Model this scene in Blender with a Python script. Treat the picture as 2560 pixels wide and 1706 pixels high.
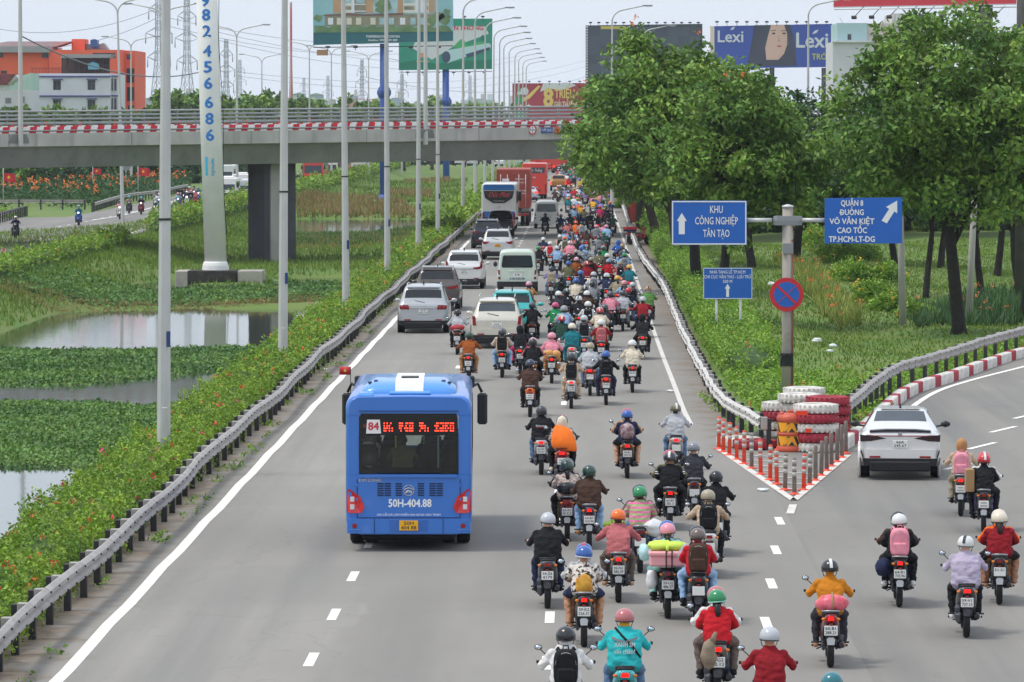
import bpy, math, random
import numpy as np
from mathutils import Vector, Matrix, noise as mnoise
R=math.radians
for o in list(bpy.data.objects): bpy.data.objects.remove(o)
random.seed(7); rng=np.random.default_rng(7)
scn=bpy.context.scene; col=scn.collection
# ---------------------------------------------------------------- camera
CAMZ=7.8; FPX=160/36*2560; HY=300.0; VX=1456.0
TH=math.atan((853-HY)/FPX); PSI=math.atan((VX-1280)/FPX*math.cos(TH))
cam=bpy.data.objects.new('camera',bpy.data.cameras.new('camera')); col.objects.link(cam); scn.camera=cam
cam.location=(0,0,CAMZ); cam.rotation_euler=(R(90)-TH,0,PSI)
cam.data.lens=160; cam.data.sensor_width=36; cam.data.clip_start=1; cam.data.clip_end=12000
# ---------------------------------------------------------------- sky and sun (bright, thinly overcast)
SUN_EL,SUN_AZ=R(64),R(-98)          # azimuth from +Y, negative = left of the road
w=bpy.data.worlds.new('World'); scn.world=w; w.use_nodes=True
nt=w.node_tree; nt.nodes.clear()
sky=nt.nodes.new('ShaderNodeTexSky'); sky.sky_type='NISHITA'; sky.sun_disc=False
sky.sun_elevation=SUN_EL; sky.sun_rotation=SUN_AZ; sky.air_density=1.0; sky.dust_density=2.5; sky.ozone_density=1.2
tc=nt.nodes.new('ShaderNodeTexCoord'); mp=nt.nodes.new('ShaderNodeMapping'); mp.inputs['Scale'].default_value=(1,1,4)
nz=nt.nodes.new('ShaderNodeTexNoise'); nz.inputs['Scale'].default_value=2.2; nz.inputs['Detail'].default_value=5
rp=nt.nodes.new('ShaderNodeMapRange'); rp.inputs['From Min'].default_value=.3; rp.inputs['From Max'].default_value=.75
rp.inputs['To Min'].default_value=.72; rp.inputs['To Max'].default_value=.92
mx=nt.nodes.new('ShaderNodeMix'); mx.data_type='RGBA'
mx.inputs['B'].default_value=(7.85,8.6,9.75,1)
bg=nt.nodes.new('ShaderNodeBackground'); bg.inputs['Strength'].default_value=.1
wo=nt.nodes.new('ShaderNodeOutputWorld')
L=nt.links.new
L(tc.outputs['Generated'],mp.inputs['Vector']); L(mp.outputs[0],nz.inputs['Vector']); L(nz.outputs[0],rp.inputs[0])
L(rp.outputs[0],mx.inputs['Factor']); L(sky.outputs[0],mx.inputs['A']); L(mx.outputs['Result'],bg.inputs[0]); L(bg.outputs[0],wo.inputs[0])
sl=bpy.data.lights.new('sun','SUN'); sl.energy=1.5; sl.angle=R(12); sl.color=(1,.955,.89)
so=bpy.data.objects.new('sun',sl); col.objects.link(so); so.location=(-60,40,120)
sd=Vector((math.sin(SUN_AZ)*math.cos(SUN_EL),math.cos(SUN_AZ)*math.cos(SUN_EL),math.sin(SUN_EL)))
so.rotation_euler=(-sd).to_track_quat('-Z','Y').to_euler()
scn.view_settings.view_transform='Standard'; scn.view_settings.look='None'; scn.view_settings.gamma=1
scn.view_settings.exposure=.36; scn.view_settings.use_curve_mapping=False
# ---------------------------------------------------------------- pixels of the photograph -> places
_F=Vector((-math.sin(PSI)*math.cos(TH),math.cos(PSI)*math.cos(TH),-math.sin(TH)))
_R=Vector((math.cos(PSI),math.sin(PSI),0)); _U=_R.cross(_F)
def ray(px,py): return _F+_R*((px-1280)/FPX)-_U*((py-853)/FPX)
def gp(px,py,z=0.0):
    d=ray(px,py); t=(z-CAMZ)/d.z; return Vector((d.x*t,d.y*t,z))
def at(px,py,Y):
    d=ray(px,py); t=Y/d.y; return Vector((d.x*t,Y,CAMZ+d.z*t))
def proj_np(P):
    P=np.asarray(P,float)-np.array([0,0,CAMZ]); f=P@np.array(_F); return np.stack([1280+FPX*(P@np.array(_R))/f,853-FPX*(P@np.array(_U))/f],-1)
# ---------------------------------------------------------------- mesh builder
class MB:
    def __init__(s): s.V=[]; s.F=[]; s.M=[]; s.S=[]
    def add(s,vs,fs,m=0,sm=False):
        o=len(s.V); s.V+= [tuple(v) for v in vs]; s.F+=[tuple(i+o for i in f) for f in fs]; s.M+=[m]*len(fs); s.S+=[sm]*len(fs); return s
    def box(s,c,d,m=0,b=0,rot=None):
        hx,hy,hz=d[0]/2,d[1]/2,d[2]/2; vs=[];fs=[]
        if b<=0:
            vs=[(x,y,z) for x in(-hx,hx) for y in(-hy,hy) for z in(-hz,hz)]
            fs=[(0,1,3,2),(4,6,7,5),(0,4,5,1),(2,3,7,6),(0,2,6,4),(1,5,7,3)]
        else:
            b=min(b,hx*.95,hy*.95,hz*.95); I={}
            for x in(-1,1):
                for y in(-1,1):
                    for z in(-1,1):
                        for a in range(3):
                            p=[x*(hx-b),y*(hy-b),z*(hz-b)]; p[a]=(x*hx,y*hy,z*hz)[a]; I[x,y,z,a]=len(vs); vs.append(tuple(p))
            for a in range(3):
                u,v=[k for k in range(3) if k!=a]
                for sg in(-1,1):
                    q=[]
                    for su,sv in((-1,-1),(1,-1),(1,1),(-1,1)):
                        k=[0,0,0];k[a]=sg;k[u]=su;k[v]=sv;q.append(I[k[0],k[1],k[2],a])
                    fs.append(tuple(q))
                for su in(-1,1):
                    for sv in(-1,1):
                        k=[0,0,0];k[u]=su;k[v]=sv;k0=k[:];k0[a]=-1;k1=k[:];k1[a]=1
                        fs.append((I[tuple(k0)+(u,)],I[tuple(k1)+(u,)],I[tuple(k1)+(v,)],I[tuple(k0)+(v,)]))
            for x in(-1,1):
                for y in(-1,1):
                    for z in(-1,1): fs.append((I[x,y,z,0],I[x,y,z,1],I[x,y,z,2]))
        if rot is not None: vs=[tuple(rot@Vector(v)) for v in vs]
        vs=[(v[0]+c[0],v[1]+c[1],v[2]+c[2]) for v in vs]
        return s.add(vs,fs,m,False)
    def loft(s,rings,m=0,caps=True,closed=True,sm=True):
        n=len(rings[0]); vs=[p for r in rings for p in r]; fs=[]
        for i in range(len(rings)-1):
            for j in range(n if closed else n-1):
                k=(j+1)%n; fs.append((i*n+j,i*n+k,(i+1)*n+k,(i+1)*n+j))
        s.add(vs,fs,m,sm)
        if caps and closed:
            o=len(s.V)-len(vs); s.F+=[tuple(o+j for j in reversed(range(n))),tuple(o+(len(rings)-1)*n+j for j in range(n))]; s.M+=[m,m]; s.S+=[False,False]
        return s
    def tube(s,pts,r,n=8,m=0,caps=True,sm=True):
        pts=[Vector(p) for p in pts]; rs=r if isinstance(r,(list,tuple)) else [r]*len(pts); rings=[]; pu=None
        for i,p in enumerate(pts):
            t=(pts[min(i+1,len(pts)-1)]-pts[max(i-1,0)]).normalized()
            if pu is None:
                pu=t.cross(Vector((0,0,1)))
                if pu.length<.05: pu=t.cross(Vector((0,1,0)))
            pu=(pu-t*pu.dot(t)).normalized(); pv=t.cross(pu)
            rings.append([tuple(p+pu*(math.cos(a)*rs[i])+pv*(math.sin(a)*rs[i])) for a in [2*math.pi*k/n for k in range(n)]])
        return s.loft(rings,m,caps,True,sm)
    def lathe(s,prof,c=(0,0,0),n=12,m=0,axis='Z',sm=True,caps=True):
        rings=[]
        for r,h in prof:
            ring=[]
            for k in range(n):
                a=2*math.pi*k/n; u,v=r*math.cos(a),r*math.sin(a)
                p=(u,v,h) if axis=='Z' else ((h,u,v) if axis=='X' else (v,h,u))
                ring.append((p[0]+c[0],p[1]+c[1],p[2]+c[2]))
            rings.append(ring)
        return s.loft(rings,m,caps,True,sm)
    def ell(s,c,r,nu=10,nv=7,m=0,z0=-1.,z1=1.):
        rings=[]
        for i in range(nv):
            t=z0+(z1-z0)*i/(nv-1); a=math.asin(max(-1,min(1,t))); q=max(math.cos(a),.02)
            rings.append([(c[0]+r[0]*q*math.cos(2*math.pi*k/nu),c[1]+r[1]*q*math.sin(2*math.pi*k/nu),c[2]+r[2]*math.sin(a)) for k in range(nu)])
        return s.loft(rings,m)
    def prism(s,poly,off,m=0,sm=False):   # poly: 3-D outline, off: extrusion vector
        n=len(poly); o=Vector(off); vs=[tuple(p) for p in poly]+[tuple(Vector(p)+o) for p in poly]
        fs=[tuple(reversed(range(n))),tuple(range(n,2*n))]+[(i,(i+1)%n,n+(i+1)%n,n+i) for i in range(n)]
        return s.add(vs,fs,m,sm)
    def quad(s,*p,m=0): return s.add(p,[tuple(range(len(p)))],m)
    def xf(s,M,i0=0):
        for i in range(i0,len(s.V)): s.V[i]=tuple(M@Vector(s.V[i]))
        return s
    def mesh(s,name,mats):
        me=bpy.data.meshes.new(name); me.from_pydata(s.V,[],s.F)
        for m in (mats if isinstance(mats,(list,tuple)) else [mats]): me.materials.append(m)
        me.polygons.foreach_set('material_index',s.M); me.polygons.foreach_set('use_smooth',s.S); me.update(); return me
    def build(s,name,mats,parent=None,**k): return put(name,s.mesh(name,mats),parent,**k)
def put(name,me,parent=None,loc=None,rz=0,label=None,cat=None,group=None,kind=None):
    o=bpy.data.objects.new(name,me); col.objects.link(o)
    if parent is not None: o.parent=parent
    if loc is not None: o.location=loc
    if rz: o.rotation_euler=(0,0,rz)
    return tag(o,label,cat,group,kind)
def tag(o,label=None,cat=None,group=None,kind=None):
    for k,v in(('label',label),('category',cat),('group',group),('kind',kind)):
        if v: o[k]=v
    return o
def empty(name,loc=(0,0,0),rz=0,label=None,cat=None,group=None): return put(name,None,None,loc,rz,label,cat,group)
def paint(o,*mats):                 # this object's own materials on shared mesh data
    for i,m in enumerate(mats):
        if m is not None: o.material_slots[i].link='OBJECT'; o.material_slots[i].material=m
    return o
# ---------------------------------------------------------------- materials
_mc={}
def hexc(h):
    h=h.lstrip('#'); return tuple((lambda c:c/12.92 if c<=.04045 else((c+.055)/1.055)**2.4)(int(h[i:i+2],16)/255) for i in(0,2,4))
def mat(name,c,rough=.6,metal=0,var=0.,scale=6,bump=0.,bscale=40,coat=0,emit=0,island=0.,c2=None,trans=0,alpha=1,spec=.5,dirt=0.,dscale=1.5,dcol=(.12,.10,.08),dst=None):
    if name in _mc: return _mc[name]
    if isinstance(c,str): c=hexc(c)
    m=bpy.data.materials.new(name); m.use_nodes=True; n=m.node_tree.nodes; l=m.node_tree.links.new; b=n['Principled BSDF']
    b.inputs['Roughness'].default_value=rough; b.inputs['Metallic'].default_value=metal; b.inputs['Coat Weight'].default_value=coat; b.inputs['Specular IOR Level'].default_value=spec
    b.inputs['Base Color'].default_value=(*c,1)
    if trans: b.inputs['Transmission Weight'].default_value=trans
    if alpha<1: b.inputs['Alpha'].default_value=alpha
    if emit: b.inputs['Emission Color'].default_value=(*c,1); b.inputs['Emission Strength'].default_value=emit
    src=None
    if var or c2 or bump or dirt: t=n.new('ShaderNodeTexCoord')
    if var or c2:
        z=n.new('ShaderNodeTexNoise'); z.inputs['Scale'].default_value=scale; z.inputs['Detail'].default_value=6; l(t.outputs['Object'],z.inputs['Vector'])
        x=n.new('ShaderNodeMix'); x.data_type='RGBA'
        d=c2 if c2 else tuple(v*(1-var) for v in c); d=hexc(d) if isinstance(d,str) else d
        a=c if c2 else tuple(min(1,v*(1+var)) for v in c)
        r=n.new('ShaderNodeMapRange'); r.inputs['From Min'].default_value=.33; r.inputs['From Max'].default_value=.67; l(z.outputs[0],r.inputs[0])
        x.inputs['A'].default_value=(*a,1); x.inputs['B'].default_value=(*d,1); l(r.outputs[0],x.inputs['Factor']); src=x.outputs['Result']
    if island:
        g=n.new('ShaderNodeNewGeometry'); h=n.new('ShaderNodeHueSaturation'); mr=n.new('ShaderNodeMapRange')
        mr.inputs['To Min'].default_value=1-island; mr.inputs['To Max'].default_value=1+island; l(g.outputs['Random Per Island'],mr.inputs[0]); l(mr.outputs[0],h.inputs['Value'])
        m2=n.new('ShaderNodeMath'); m2.operation='MULTIPLY'; m2.inputs[1].default_value=7.31; m3=n.new('ShaderNodeMath'); m3.operation='FRACT'; l(g.outputs['Random Per Island'],m2.inputs[0]); l(m2.outputs[0],m3.inputs[0])
        mh=n.new('ShaderNodeMapRange'); mh.inputs['To Min'].default_value=.48; mh.inputs['To Max'].default_value=.515; l(m3.outputs[0],mh.inputs[0]); l(mh.outputs[0],h.inputs['Hue'])
        if src: l(src,h.inputs['Color'])
        else: h.inputs['Color'].default_value=(*c,1)
        src=h.outputs[0]
    if dirt:
        z=n.new('ShaderNodeTexNoise'); z.inputs['Scale'].default_value=dscale; z.inputs['Detail'].default_value=8; z.inputs['Roughness'].default_value=.65; dm=n.new('ShaderNodeMapping'); dm.inputs['Scale'].default_value=dst or (1,1,1); l(t.outputs['Object'],dm.inputs[0]); l(dm.outputs[0],z.inputs['Vector'])
        r=n.new('ShaderNodeMapRange'); r.inputs['From Min'].default_value=.5; r.inputs['From Max'].default_value=.75; r.inputs['To Max'].default_value=dirt; l(z.outputs[0],r.inputs[0])
        x=n.new('ShaderNodeMix'); x.data_type='RGBA'; x.inputs['B'].default_value=(*dcol,1); l(r.outputs[0],x.inputs['Factor'])
        if src: l(src,x.inputs['A'])
        else: x.inputs['A'].default_value=(*c,1)
        src=x.outputs['Result']
    if src: l(src,b.inputs['Base Color'])
    if bump:
        z=n.new('ShaderNodeTexNoise'); z.inputs['Scale'].default_value=bscale; z.inputs['Detail'].default_value=4; l(t.outputs['Object'],z.inputs['Vector'])
        bp=n.new('ShaderNodeBump'); bp.inputs['Strength'].default_value=bump; bp.inputs['Distance'].default_value=.02; l(z.outputs[0],bp.inputs['Height']); l(bp.outputs[0],b.inputs['Normal'])
    _mc[name]=m; return m
def leafmat(name,c,c2,isl=.35,scale=.5):
    if name in _mc: return _mc[name]
    m=mat(name,c,.5,c2=c2,scale=scale,island=isl,spec=.35); n=m.node_tree.nodes; l=m.node_tree.links.new; b=n['Principled BSDF']
    tr=n.new('ShaderNodeBsdfTranslucent'); mx=n.new('ShaderNodeMixShader'); mx.inputs[0].default_value=.17; out=[x for x in n if x.type=='OUTPUT_MATERIAL'][0]
    s=b.inputs['Base Color'].links[0].from_socket; l(s,tr.inputs[0]); l(b.outputs[0],mx.inputs[1]); l(tr.outputs[0],mx.inputs[2]); l(mx.outputs[0],out.inputs[0]); return m
CONC=mat('concrete','#b7b3ad',.85,var=.12,scale=.6,bump=.25,bscale=9,dirt=.6,dscale=1.1,dcol=(.16,.15,.14),dst=(1,1,.1))
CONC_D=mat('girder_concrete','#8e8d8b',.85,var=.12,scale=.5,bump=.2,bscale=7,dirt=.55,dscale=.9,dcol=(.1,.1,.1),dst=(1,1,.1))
GALV=mat('galvanised_steel','#a8a39e',.6,.12,var=.16,scale=2.5,bump=.15,bscale=30,dirt=.45,dscale=2,dcol=(.2,.17,.14))
GALV_L=mat('pale_galvanised_steel','#c9c9c8',.45,.3,var=.08,scale=2,dirt=.25,dscale=1.2,dcol=(.3,.28,.25))
STEEL_D=mat('dark_steel','#3b3a3c',.6,.4,var=.2,scale=4)
BLACK=mat('black_rubber','#17171a',.75,var=.25,scale=8)
BLACKP=mat('black_plastic','#1c1c1f',.42,var=.15,scale=6)
WHITEP=mat('white_paint','#eceae6',.4,var=.04)
CHROME=mat('chrome','#c8c9cc',.18,.95)
RED=mat('red_paint','#c4202c',.45,var=.1,scale=3)
TEXTW=mat('white_lettering','#f2f2f0',.5)
# ---------------------------------------------------------------- lettering: flat print with a little body
_tc={}
_ws=bpy.data.scenes.new('workbench')
def bake(o):                       # evaluate one object alone, away from the big scene
    _ws.collection.objects.link(o)
    with bpy.context.temp_override(scene=_ws,view_layer=_ws.view_layers[0]): dg=bpy.context.evaluated_depsgraph_get(); dg.update()
    me=bpy.data.meshes.new_from_object(o.evaluated_get(dg)); _ws.collection.objects.unlink(o); return me
def textmesh(s,bold=0.,ital=0.,spacing=1.,lead=1.):
    k=(s,bold,ital,spacing,lead)
    if k in _tc: return _tc[k]
    if bold:      # heavier face: shifted copies of the outline, each a hair further out
        b0=textmesh(s,0,ital,spacing,lead); n=len(b0.vertices); co=np.empty(n*3,np.float32); b0.vertices.foreach_get('co',co); co=co.reshape(-1,3); F=[tuple(q.vertices) for q in b0.polygons]; V=[];FF=[]
        for i,(dx,dy) in enumerate(((-1,0),(1,0),(0,-.8),(0,.8))): V.append(co+np.array([dx*bold,dy*bold,.004*i])); FF+=[tuple(v+i*n for v in f) for f in F]
        me=bpy.data.meshes.new('t'); me.from_pydata(np.concatenate(V).tolist(),[],FF); _tc[k]=me; return me
    c=bpy.data.curves.new('t','FONT'); c.body=s; c.align_x='CENTER'; c.align_y='CENTER'; c.size=1; c.shear=ital; c.space_character=spacing; c.space_line=lead; c.resolution_u=2
    o=bpy.data.objects.new('t',c); me=bake(o); bpy.data.objects.remove(o); bpy.data.curves.remove(c)
    _tc[k]=me; return me
def text(name,s,size,loc,parent=None,m=None,rot=(R(90),0,0),width=None,bold=0.,ital=0.,spacing=1.,lead=1.,sx=1.,cat=None,label=None):
    me=textmesh(s,bold,ital,spacing,lead)
    xs=[v.co.x for v in me.vertices]; wd=(max(xs)-min(xs)) if xs else 1
    o=bpy.data.objects.new(name,me); col.objects.link(o)
    if len(me.materials)==0: me.materials.append(m or TEXTW)
    paint(o,m or TEXTW)
    sc=(width/wd if width else size*sx,size,size); o.scale=sc; o.rotation_euler=rot; o.location=loc
    if parent is not None: o.parent=parent
    return tag(o,label,cat)
# ================================================================ THE SETTING
def inpoly(P,poly):
    x,y=P[...,0],P[...,1]; ins=np.zeros(x.shape,bool); n=len(poly)
    for i in range(n):
        x1,y1=poly[i]; x2,y2=poly[(i+1)%n]
        c=((y1>y)!=(y2>y))&(x<(x2-x1)*(y-y1)/((y2-y1)+1e-12)+x1); ins^=c
    return ins
ZW=-1.62                                            # water level of the marsh beside the road
HYA=[[(-400,1000),(0,999),(150,1001),(406,1005),(600,1010),(450,1110),(330,1183),(180,1183),(90,1180),(0,1181),(-400,1185)],
     [(-400,874),(0,872),(250,872),(640,866),(800,872),(700,915),(600,935),(505,940),(300,962),(100,974),(0,976),(-400,982)],
     [(-400,700),(0,735),(225,733),(330,727),(441,726),(650,727),(745,712),(960,712),(930,742),(880,764),(640,768),(300,774),(0,782),(-400,792)]]
WAT=[[(222,713),(411,702),(455,700),(455,727),(330,728),(222,733)],[(744,696),(886,696),(868,706),(744,711)],
     [(690,549),(1065,549),(1045,575),(905,591),(740,592),(690,590)]]
def smooth01(t): t=np.clip(t,0,1); return t*t*(3-2*t)
def blur(a,k=1):
    for _ in range(k):
        p=np.pad(a,1,mode='edge'); a=(p[1:-1,1:-1]*2+p[:-2,1:-1]+p[2:,1:-1]+p[1:-1,:-2]+p[1:-1,2:])/6
    return a
xs=np.unique(np.concatenate([np.linspace(-1500,-90,24),np.arange(-90,-62,3.),np.arange(-62,-9,.7),np.arange(-9,24,1.2),np.arange(24,70,4.),np.linspace(70,1500,22)]))
ys=np.unique(np.concatenate([np.linspace(-40,52,8),np.arange(52,500,2.0),np.arange(500,840,8.),np.linspace(840,9000,40)]))
GX,GY=np.meshgrid(xs,ys); PX=proj_np(np.stack([GX,GY,np.full_like(GX,ZW)],-1))
marsh=(GX<-10.7)&(GX>-30.5)&(GY<472); far=PX[...,1]<778
land=far.copy()
for p in WAT: land&=~inpoly(PX,p)
hy=np.zeros_like(land)
for p in HYA: hy|=inpoly(PX,p)
bank=np.zeros_like(land); bank|=inpoly(PX,[(-600,640),(0,640),(300,640),(430,668),(330,690),(240,700),(120,735),(0,752),(-600,800)])
zm=np.where(hy,-1.575,np.where(land,-1.28,-2.5)); zm=np.where(bank,-1.0,zm)
zm=blur(zm,2)
GH=np.full_like(GX,-.07)
d1=-10.7-GX; d2=GX+29.8
near_slope=1-smooth01(d1/2.6); left_slope=1-smooth01(d2/np.where(GY<320,7.,3.))
hm=zm*(1-near_slope)*(1-left_slope)+(-.1)*np.maximum(near_slope,left_slope)
GH=np.where(marsh,hm,GH)
field=(GX<-10.7)&(GX>-30.5)&(GY>=472); GH=np.where(field,-.95+.25*np.sin(GX*.3)*np.sin(GY*.11),GH)
GH=np.where(field,(-.1)*np.maximum(near_slope,left_slope)+GH*(1-near_slope)*(1-left_slope),GH)
GH=np.where((GX>6)&(GY>124)&(GY<460),-.12-.25*smooth01((GX-6)/5)+.12*np.sin(GX*.7+GY*.13),GH)
def hgt(x,y):
    i=np.clip(np.searchsorted(xs,x)-1,0,len(xs)-2); j=np.clip(np.searchsorted(ys,y)-1,0,len(ys)-2)
    u=(x-xs[i])/(xs[i+1]-xs[i]); v=(y-ys[j])/(ys[j+1]-ys[j])
    return (GH[j,i]*(1-u)+GH[j,i+1]*u)*(1-v)+(GH[j+1,i]*(1-u)+GH[j+1,i+1]*u)*v
def npmesh(name,V,F,mats,smooth=True,fm=None):
    me=bpy.data.meshes.new(name); n=len(F); k=F.shape[1]
    me.vertices.add(len(V)); me.vertices.foreach_set('co',np.asarray(V,np.float32).ravel())
    me.loops.add(n*k); me.loops.foreach_set('vertex_index',np.asarray(F,np.int32).ravel())
    me.polygons.add(n); me.polygons.foreach_set('loop_start',np.arange(0,n*k,k,dtype=np.int32)); 
    try: me.polygons.foreach_set('loop_total',np.full(n,k,np.int32))
    except Exception: pass
    for m in (mats if isinstance(mats,(list,tuple)) else [mats]): me.materials.append(m)
    if fm is not None: me.polygons.foreach_set('material_index',np.asarray(fm,np.int32))
    me.polygons.foreach_set('use_smooth',np.full(n,smooth)); me.update(calc_edges=True); me.validate(); return me
ny,nx=GX.shape; I=np.arange(ny*nx).reshape(ny,nx)
GF=np.stack([I[:-1,:-1],I[:-1,1:],I[1:,1:],I[1:,:-1]],-1).reshape(-1,4)
GRASS=mat('grass_soil','#557a2c',.95,c2='#6f7a3a',scale=.25,bump=.5,bscale=6)
put('ground',npmesh('ground',np.stack([GX,GY,GH],-1).reshape(-1,3),GF,GRASS),kind='structure')
wm=mat('marsh_water','#3b4438',.06,spec=.6); wn=wm.node_tree
wm.node_tree.nodes['Principled BSDF'].inputs['IOR'].default_value=1.36
def water_bump(m):
    n=m.node_tree.nodes; l=m.node_tree.links.new; t=n.new('ShaderNodeTexCoord'); mp=n.new('ShaderNodeMapping'); mp.inputs['Scale'].default_value=(.5,.9,1)
    z=n.new('ShaderNodeTexNoise'); z.inputs['Scale'].default_value=2.2; z.inputs['Detail'].default_value=3; b=n.new('ShaderNodeBump'); b.inputs['Strength'].default_value=.1; b.inputs['Distance'].default_value=.03
    l(t.outputs['Object'],mp.inputs[0]); l(mp.outputs[0],z.inputs['Vector']); l(z.outputs[0],b.inputs['Height']); l(b.outputs[0],n['Principled BSDF'].inputs['Normal'])
water_bump(wm)
MB().quad((-31.5,40,ZW),(-9.9,40,ZW),(-9.9,476,ZW),(-31.5,476,ZW)).build('water',wm,kind='structure')
# ---- asphalt
def asphalt(name,dust=True,dim=1.):
    m=bpy.data.materials.new(name); m.use_nodes=True; n=m.node_tree.nodes; l=m.node_tree.links.new; b=n['Principled BSDF']; b.inputs['Roughness'].default_value=.82; b.inputs['Specular IOR Level'].default_value=.35
    t=n.new('ShaderNodeTexCoord')
    def noise(sc,scale=(1,1,1),det=6,ro=.55):
        mp=n.new('ShaderNodeMapping'); mp.inputs['Scale'].default_value=scale; z=n.new('ShaderNodeTexNoise'); z.inputs['Scale'].default_value=sc; z.inputs['Detail'].default_value=det; z.inputs['Roughness'].default_value=ro
        l(t.outputs['Object'],mp.inputs[0]); l(mp.outputs[0],z.inputs['Vector']); return z.outputs[0]
    def rng_(s,a,c,lo=0,hi=1):
        r=n.new('ShaderNodeMapRange'); r.inputs['From Min'].default_value=a; r.inputs['From Max'].default_value=c; r.inputs['To Min'].default_value=lo; r.inputs['To Max'].default_value=hi; l(s,r.inputs[0]); return r.outputs[0]
    def mix(f,a,c):
        x=n.new('ShaderNodeMix'); x.data_type='RGBA'; l(f,x.inputs['Factor'])
        for k,v in(('A',a),('B',c)):
            if isinstance(v,tuple): x.inputs[k].default_value=(*v,1)
            else: l(v,x.inputs[k])
        return x.outputs['Result']
    def mth(op,a,c=None):
        x=n.new('ShaderNodeMath'); x.operation=op
        for i,v in enumerate((a,c)):
            if v is None: continue
            if isinstance(v,(int,float)): x.inputs[i].default_value=v
            else: l(v,x.inputs[i])
        return x.outputs[0]
    c=mix(rng_(noise(.22,(1,.25,1)),.35,.65),(.264,.246,.216),(.327,.306,.268))
    c=mix(rng_(noise(.9,(1,.03,1),4),.44,.7,0,.85),c,(.205,.197,.185))     # wheel tracks
    c=mix(rng_(noise(38,det=2),.45,.7,0,.35),c,(.20,.195,.19))           # aggregate
    c=mix(rng_(noise(1.7,det=8,ro=.7),.6,.71,0,.6),c,(.17,.16,.145))    # oil spots, patches
    vo=n.new('ShaderNodeTexVoronoi'); vo.feature='DISTANCE_TO_EDGE'; vo.inputs['Scale'].default_value=.16; mp=n.new('ShaderNodeMapping'); mp.inputs['Scale'].default_value=(1.6,.5,1); wn_=n.new('ShaderNodeTexNoise'); wn_.inputs['Scale'].default_value=.9; wn_.inputs['Detail'].default_value=5; va=n.new('ShaderNodeVectorMath'); va.operation='MULTIPLY_ADD'; va.inputs[1].default_value=(1.4,1.4,0)
    l(t.outputs['Object'],wn_.inputs['Vector']); l(wn_.outputs['Color'],va.inputs[0]); l(t.outputs['Object'],va.inputs[2]); l(va.outputs[0],mp.inputs[0]); l(mp.outputs[0],vo.inputs['Vector'])
    c=mix(rng_(vo.outputs['Distance'],.0,.005,.2,0),c,(.12,.115,.11))   # sealed cracks
    c=mix(rng_(noise(.05,(.25,1,1),2),.52,.54,0,.22),c,(.21,.203,.19))    # cross-road resurfacing bands
    sp=n.new('ShaderNodeSeparateXYZ'); l(t.outputs['Object'],sp.inputs[0])
    if dust:
        # newer, darker surfacing right of an uneven seam between the first two lanes, cross joints
        seam=mth('ADD',sp.outputs[0],rng_(noise(.35),.3,.7,-.35,.35)); c=mix(rng_(seam,-3.62,-3.5,0,.55),c,mix(rng_(noise(.5,(1,.2,1)),.4,.6),(.224,.209,.185),(.262,.246,.219)))
        nz1=rng_(noise(.8,det=8,ro=.65),.3,.7,-.75,.75)
        for sgn,x0 in((-1,-7.75),(1,3.25)):
            q=mth('ADD',mth('MULTIPLY',mth('SUBTRACT',sp.outputs[0],x0),sgn),nz1)
            fade=rng_(sp.outputs[1],104,116,0,.9) if sgn>0 else rng_(sp.outputs[1],-60,-50,0,.9); c=mix(mth('MULTIPLY',rng_(q,-.35,.55),fade),c,mix(rng_(noise(3,det=7),.4,.6),(.17,.125,.085),(.235,.185,.14)))
    hs=n.new('ShaderNodeHueSaturation'); hs.inputs['Value'].default_value=dim; l(c,hs.inputs['Color']); l(hs.outputs[0],b.inputs['Base Color'])
    bp=n.new('ShaderNodeBump'); bp.inputs['Strength'].default_value=.25; bp.inputs['Distance'].default_value=.01; l(noise(60,det=3),bp.inputs['Height']); l(bp.outputs[0],b.inputs['Normal'])
    return m
ASPH=asphalt('asphalt'); ASPH2=asphalt('exit_asphalt',False,.86)
rd=MB()
for i in range(90):
    y0,y1=-30+i*28,-30+(i+1)*28; rd.quad((-8.95,y0,0),(4.05,y0,0),(4.05,y1,0),(-8.95,y1,0))
road=rd.build('main_road',ASPH,kind='structure')
KP=[gp(*p) for p in((2098,1128),(2160,1086),(2263,994),(2386,950),(2551,893),(2760,842),(3100,792),(3700,740))]   # kerb of the slip road
def cat_curve(P,n=12):
    out=[]
    for i in range(len(P)-1):
        a,b,c,d=P[max(i-1,0)],P[i],P[i+1],P[min(i+2,len(P)-1)]
        for k in range(n):
            t=k/n; out.append(.5*((2*b)+(c-a)*t+(2*a-5*b+4*c-d)*t*t+(3*b-a-3*c+d)*t**3))
    out.append(P[-1]); return out
def resample(P,step):
    out=[P[0].copy()]; acc=0
    for a,b in zip(P[:-1],P[1:]):
        L_=(b-a).length; s=step-acc
        while s<=L_: out.append(a+(b-a)*(s/L_)); s+=step
        acc=(acc+L_)%step
    return out
KC=cat_curve(KP)
def yk(x):
    if x<=KC[0].x: return KC[0].y+.3*(KC[0].x-x)
    for a,b in zip(KC[:-1],KC[1:]):
        if a.x<=x<=b.x: return a.y+(b.y-a.y)*(x-a.x)/max(b.x-a.x,1e-6)
    return KC[-1].y
ex=MB(); X=list(np.arange(3.,30,.6))+list(np.arange(30,KC[-1].x,4))
for a,b in zip(X[:-1],X[1:]): ex.quad((a,-30,-.006),(b,-30,-.006),(b,yk(b)+.1,-.006),(a,yk(a)+.1,-.006))
slip=ex.build('slip_road',ASPH2,kind='structure')
lr=MB()
for i in range(70):
    y0,y1=40+i*28,40+(i+1)*28; lr.quad((-41.5,y0,-.01),(-30.6,y0,-.01),(-30.6,y1,-.01),(-41.5,y1,-.01))
lroad=lr.build('opposite_road',ASPH2,kind='structure')
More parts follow.
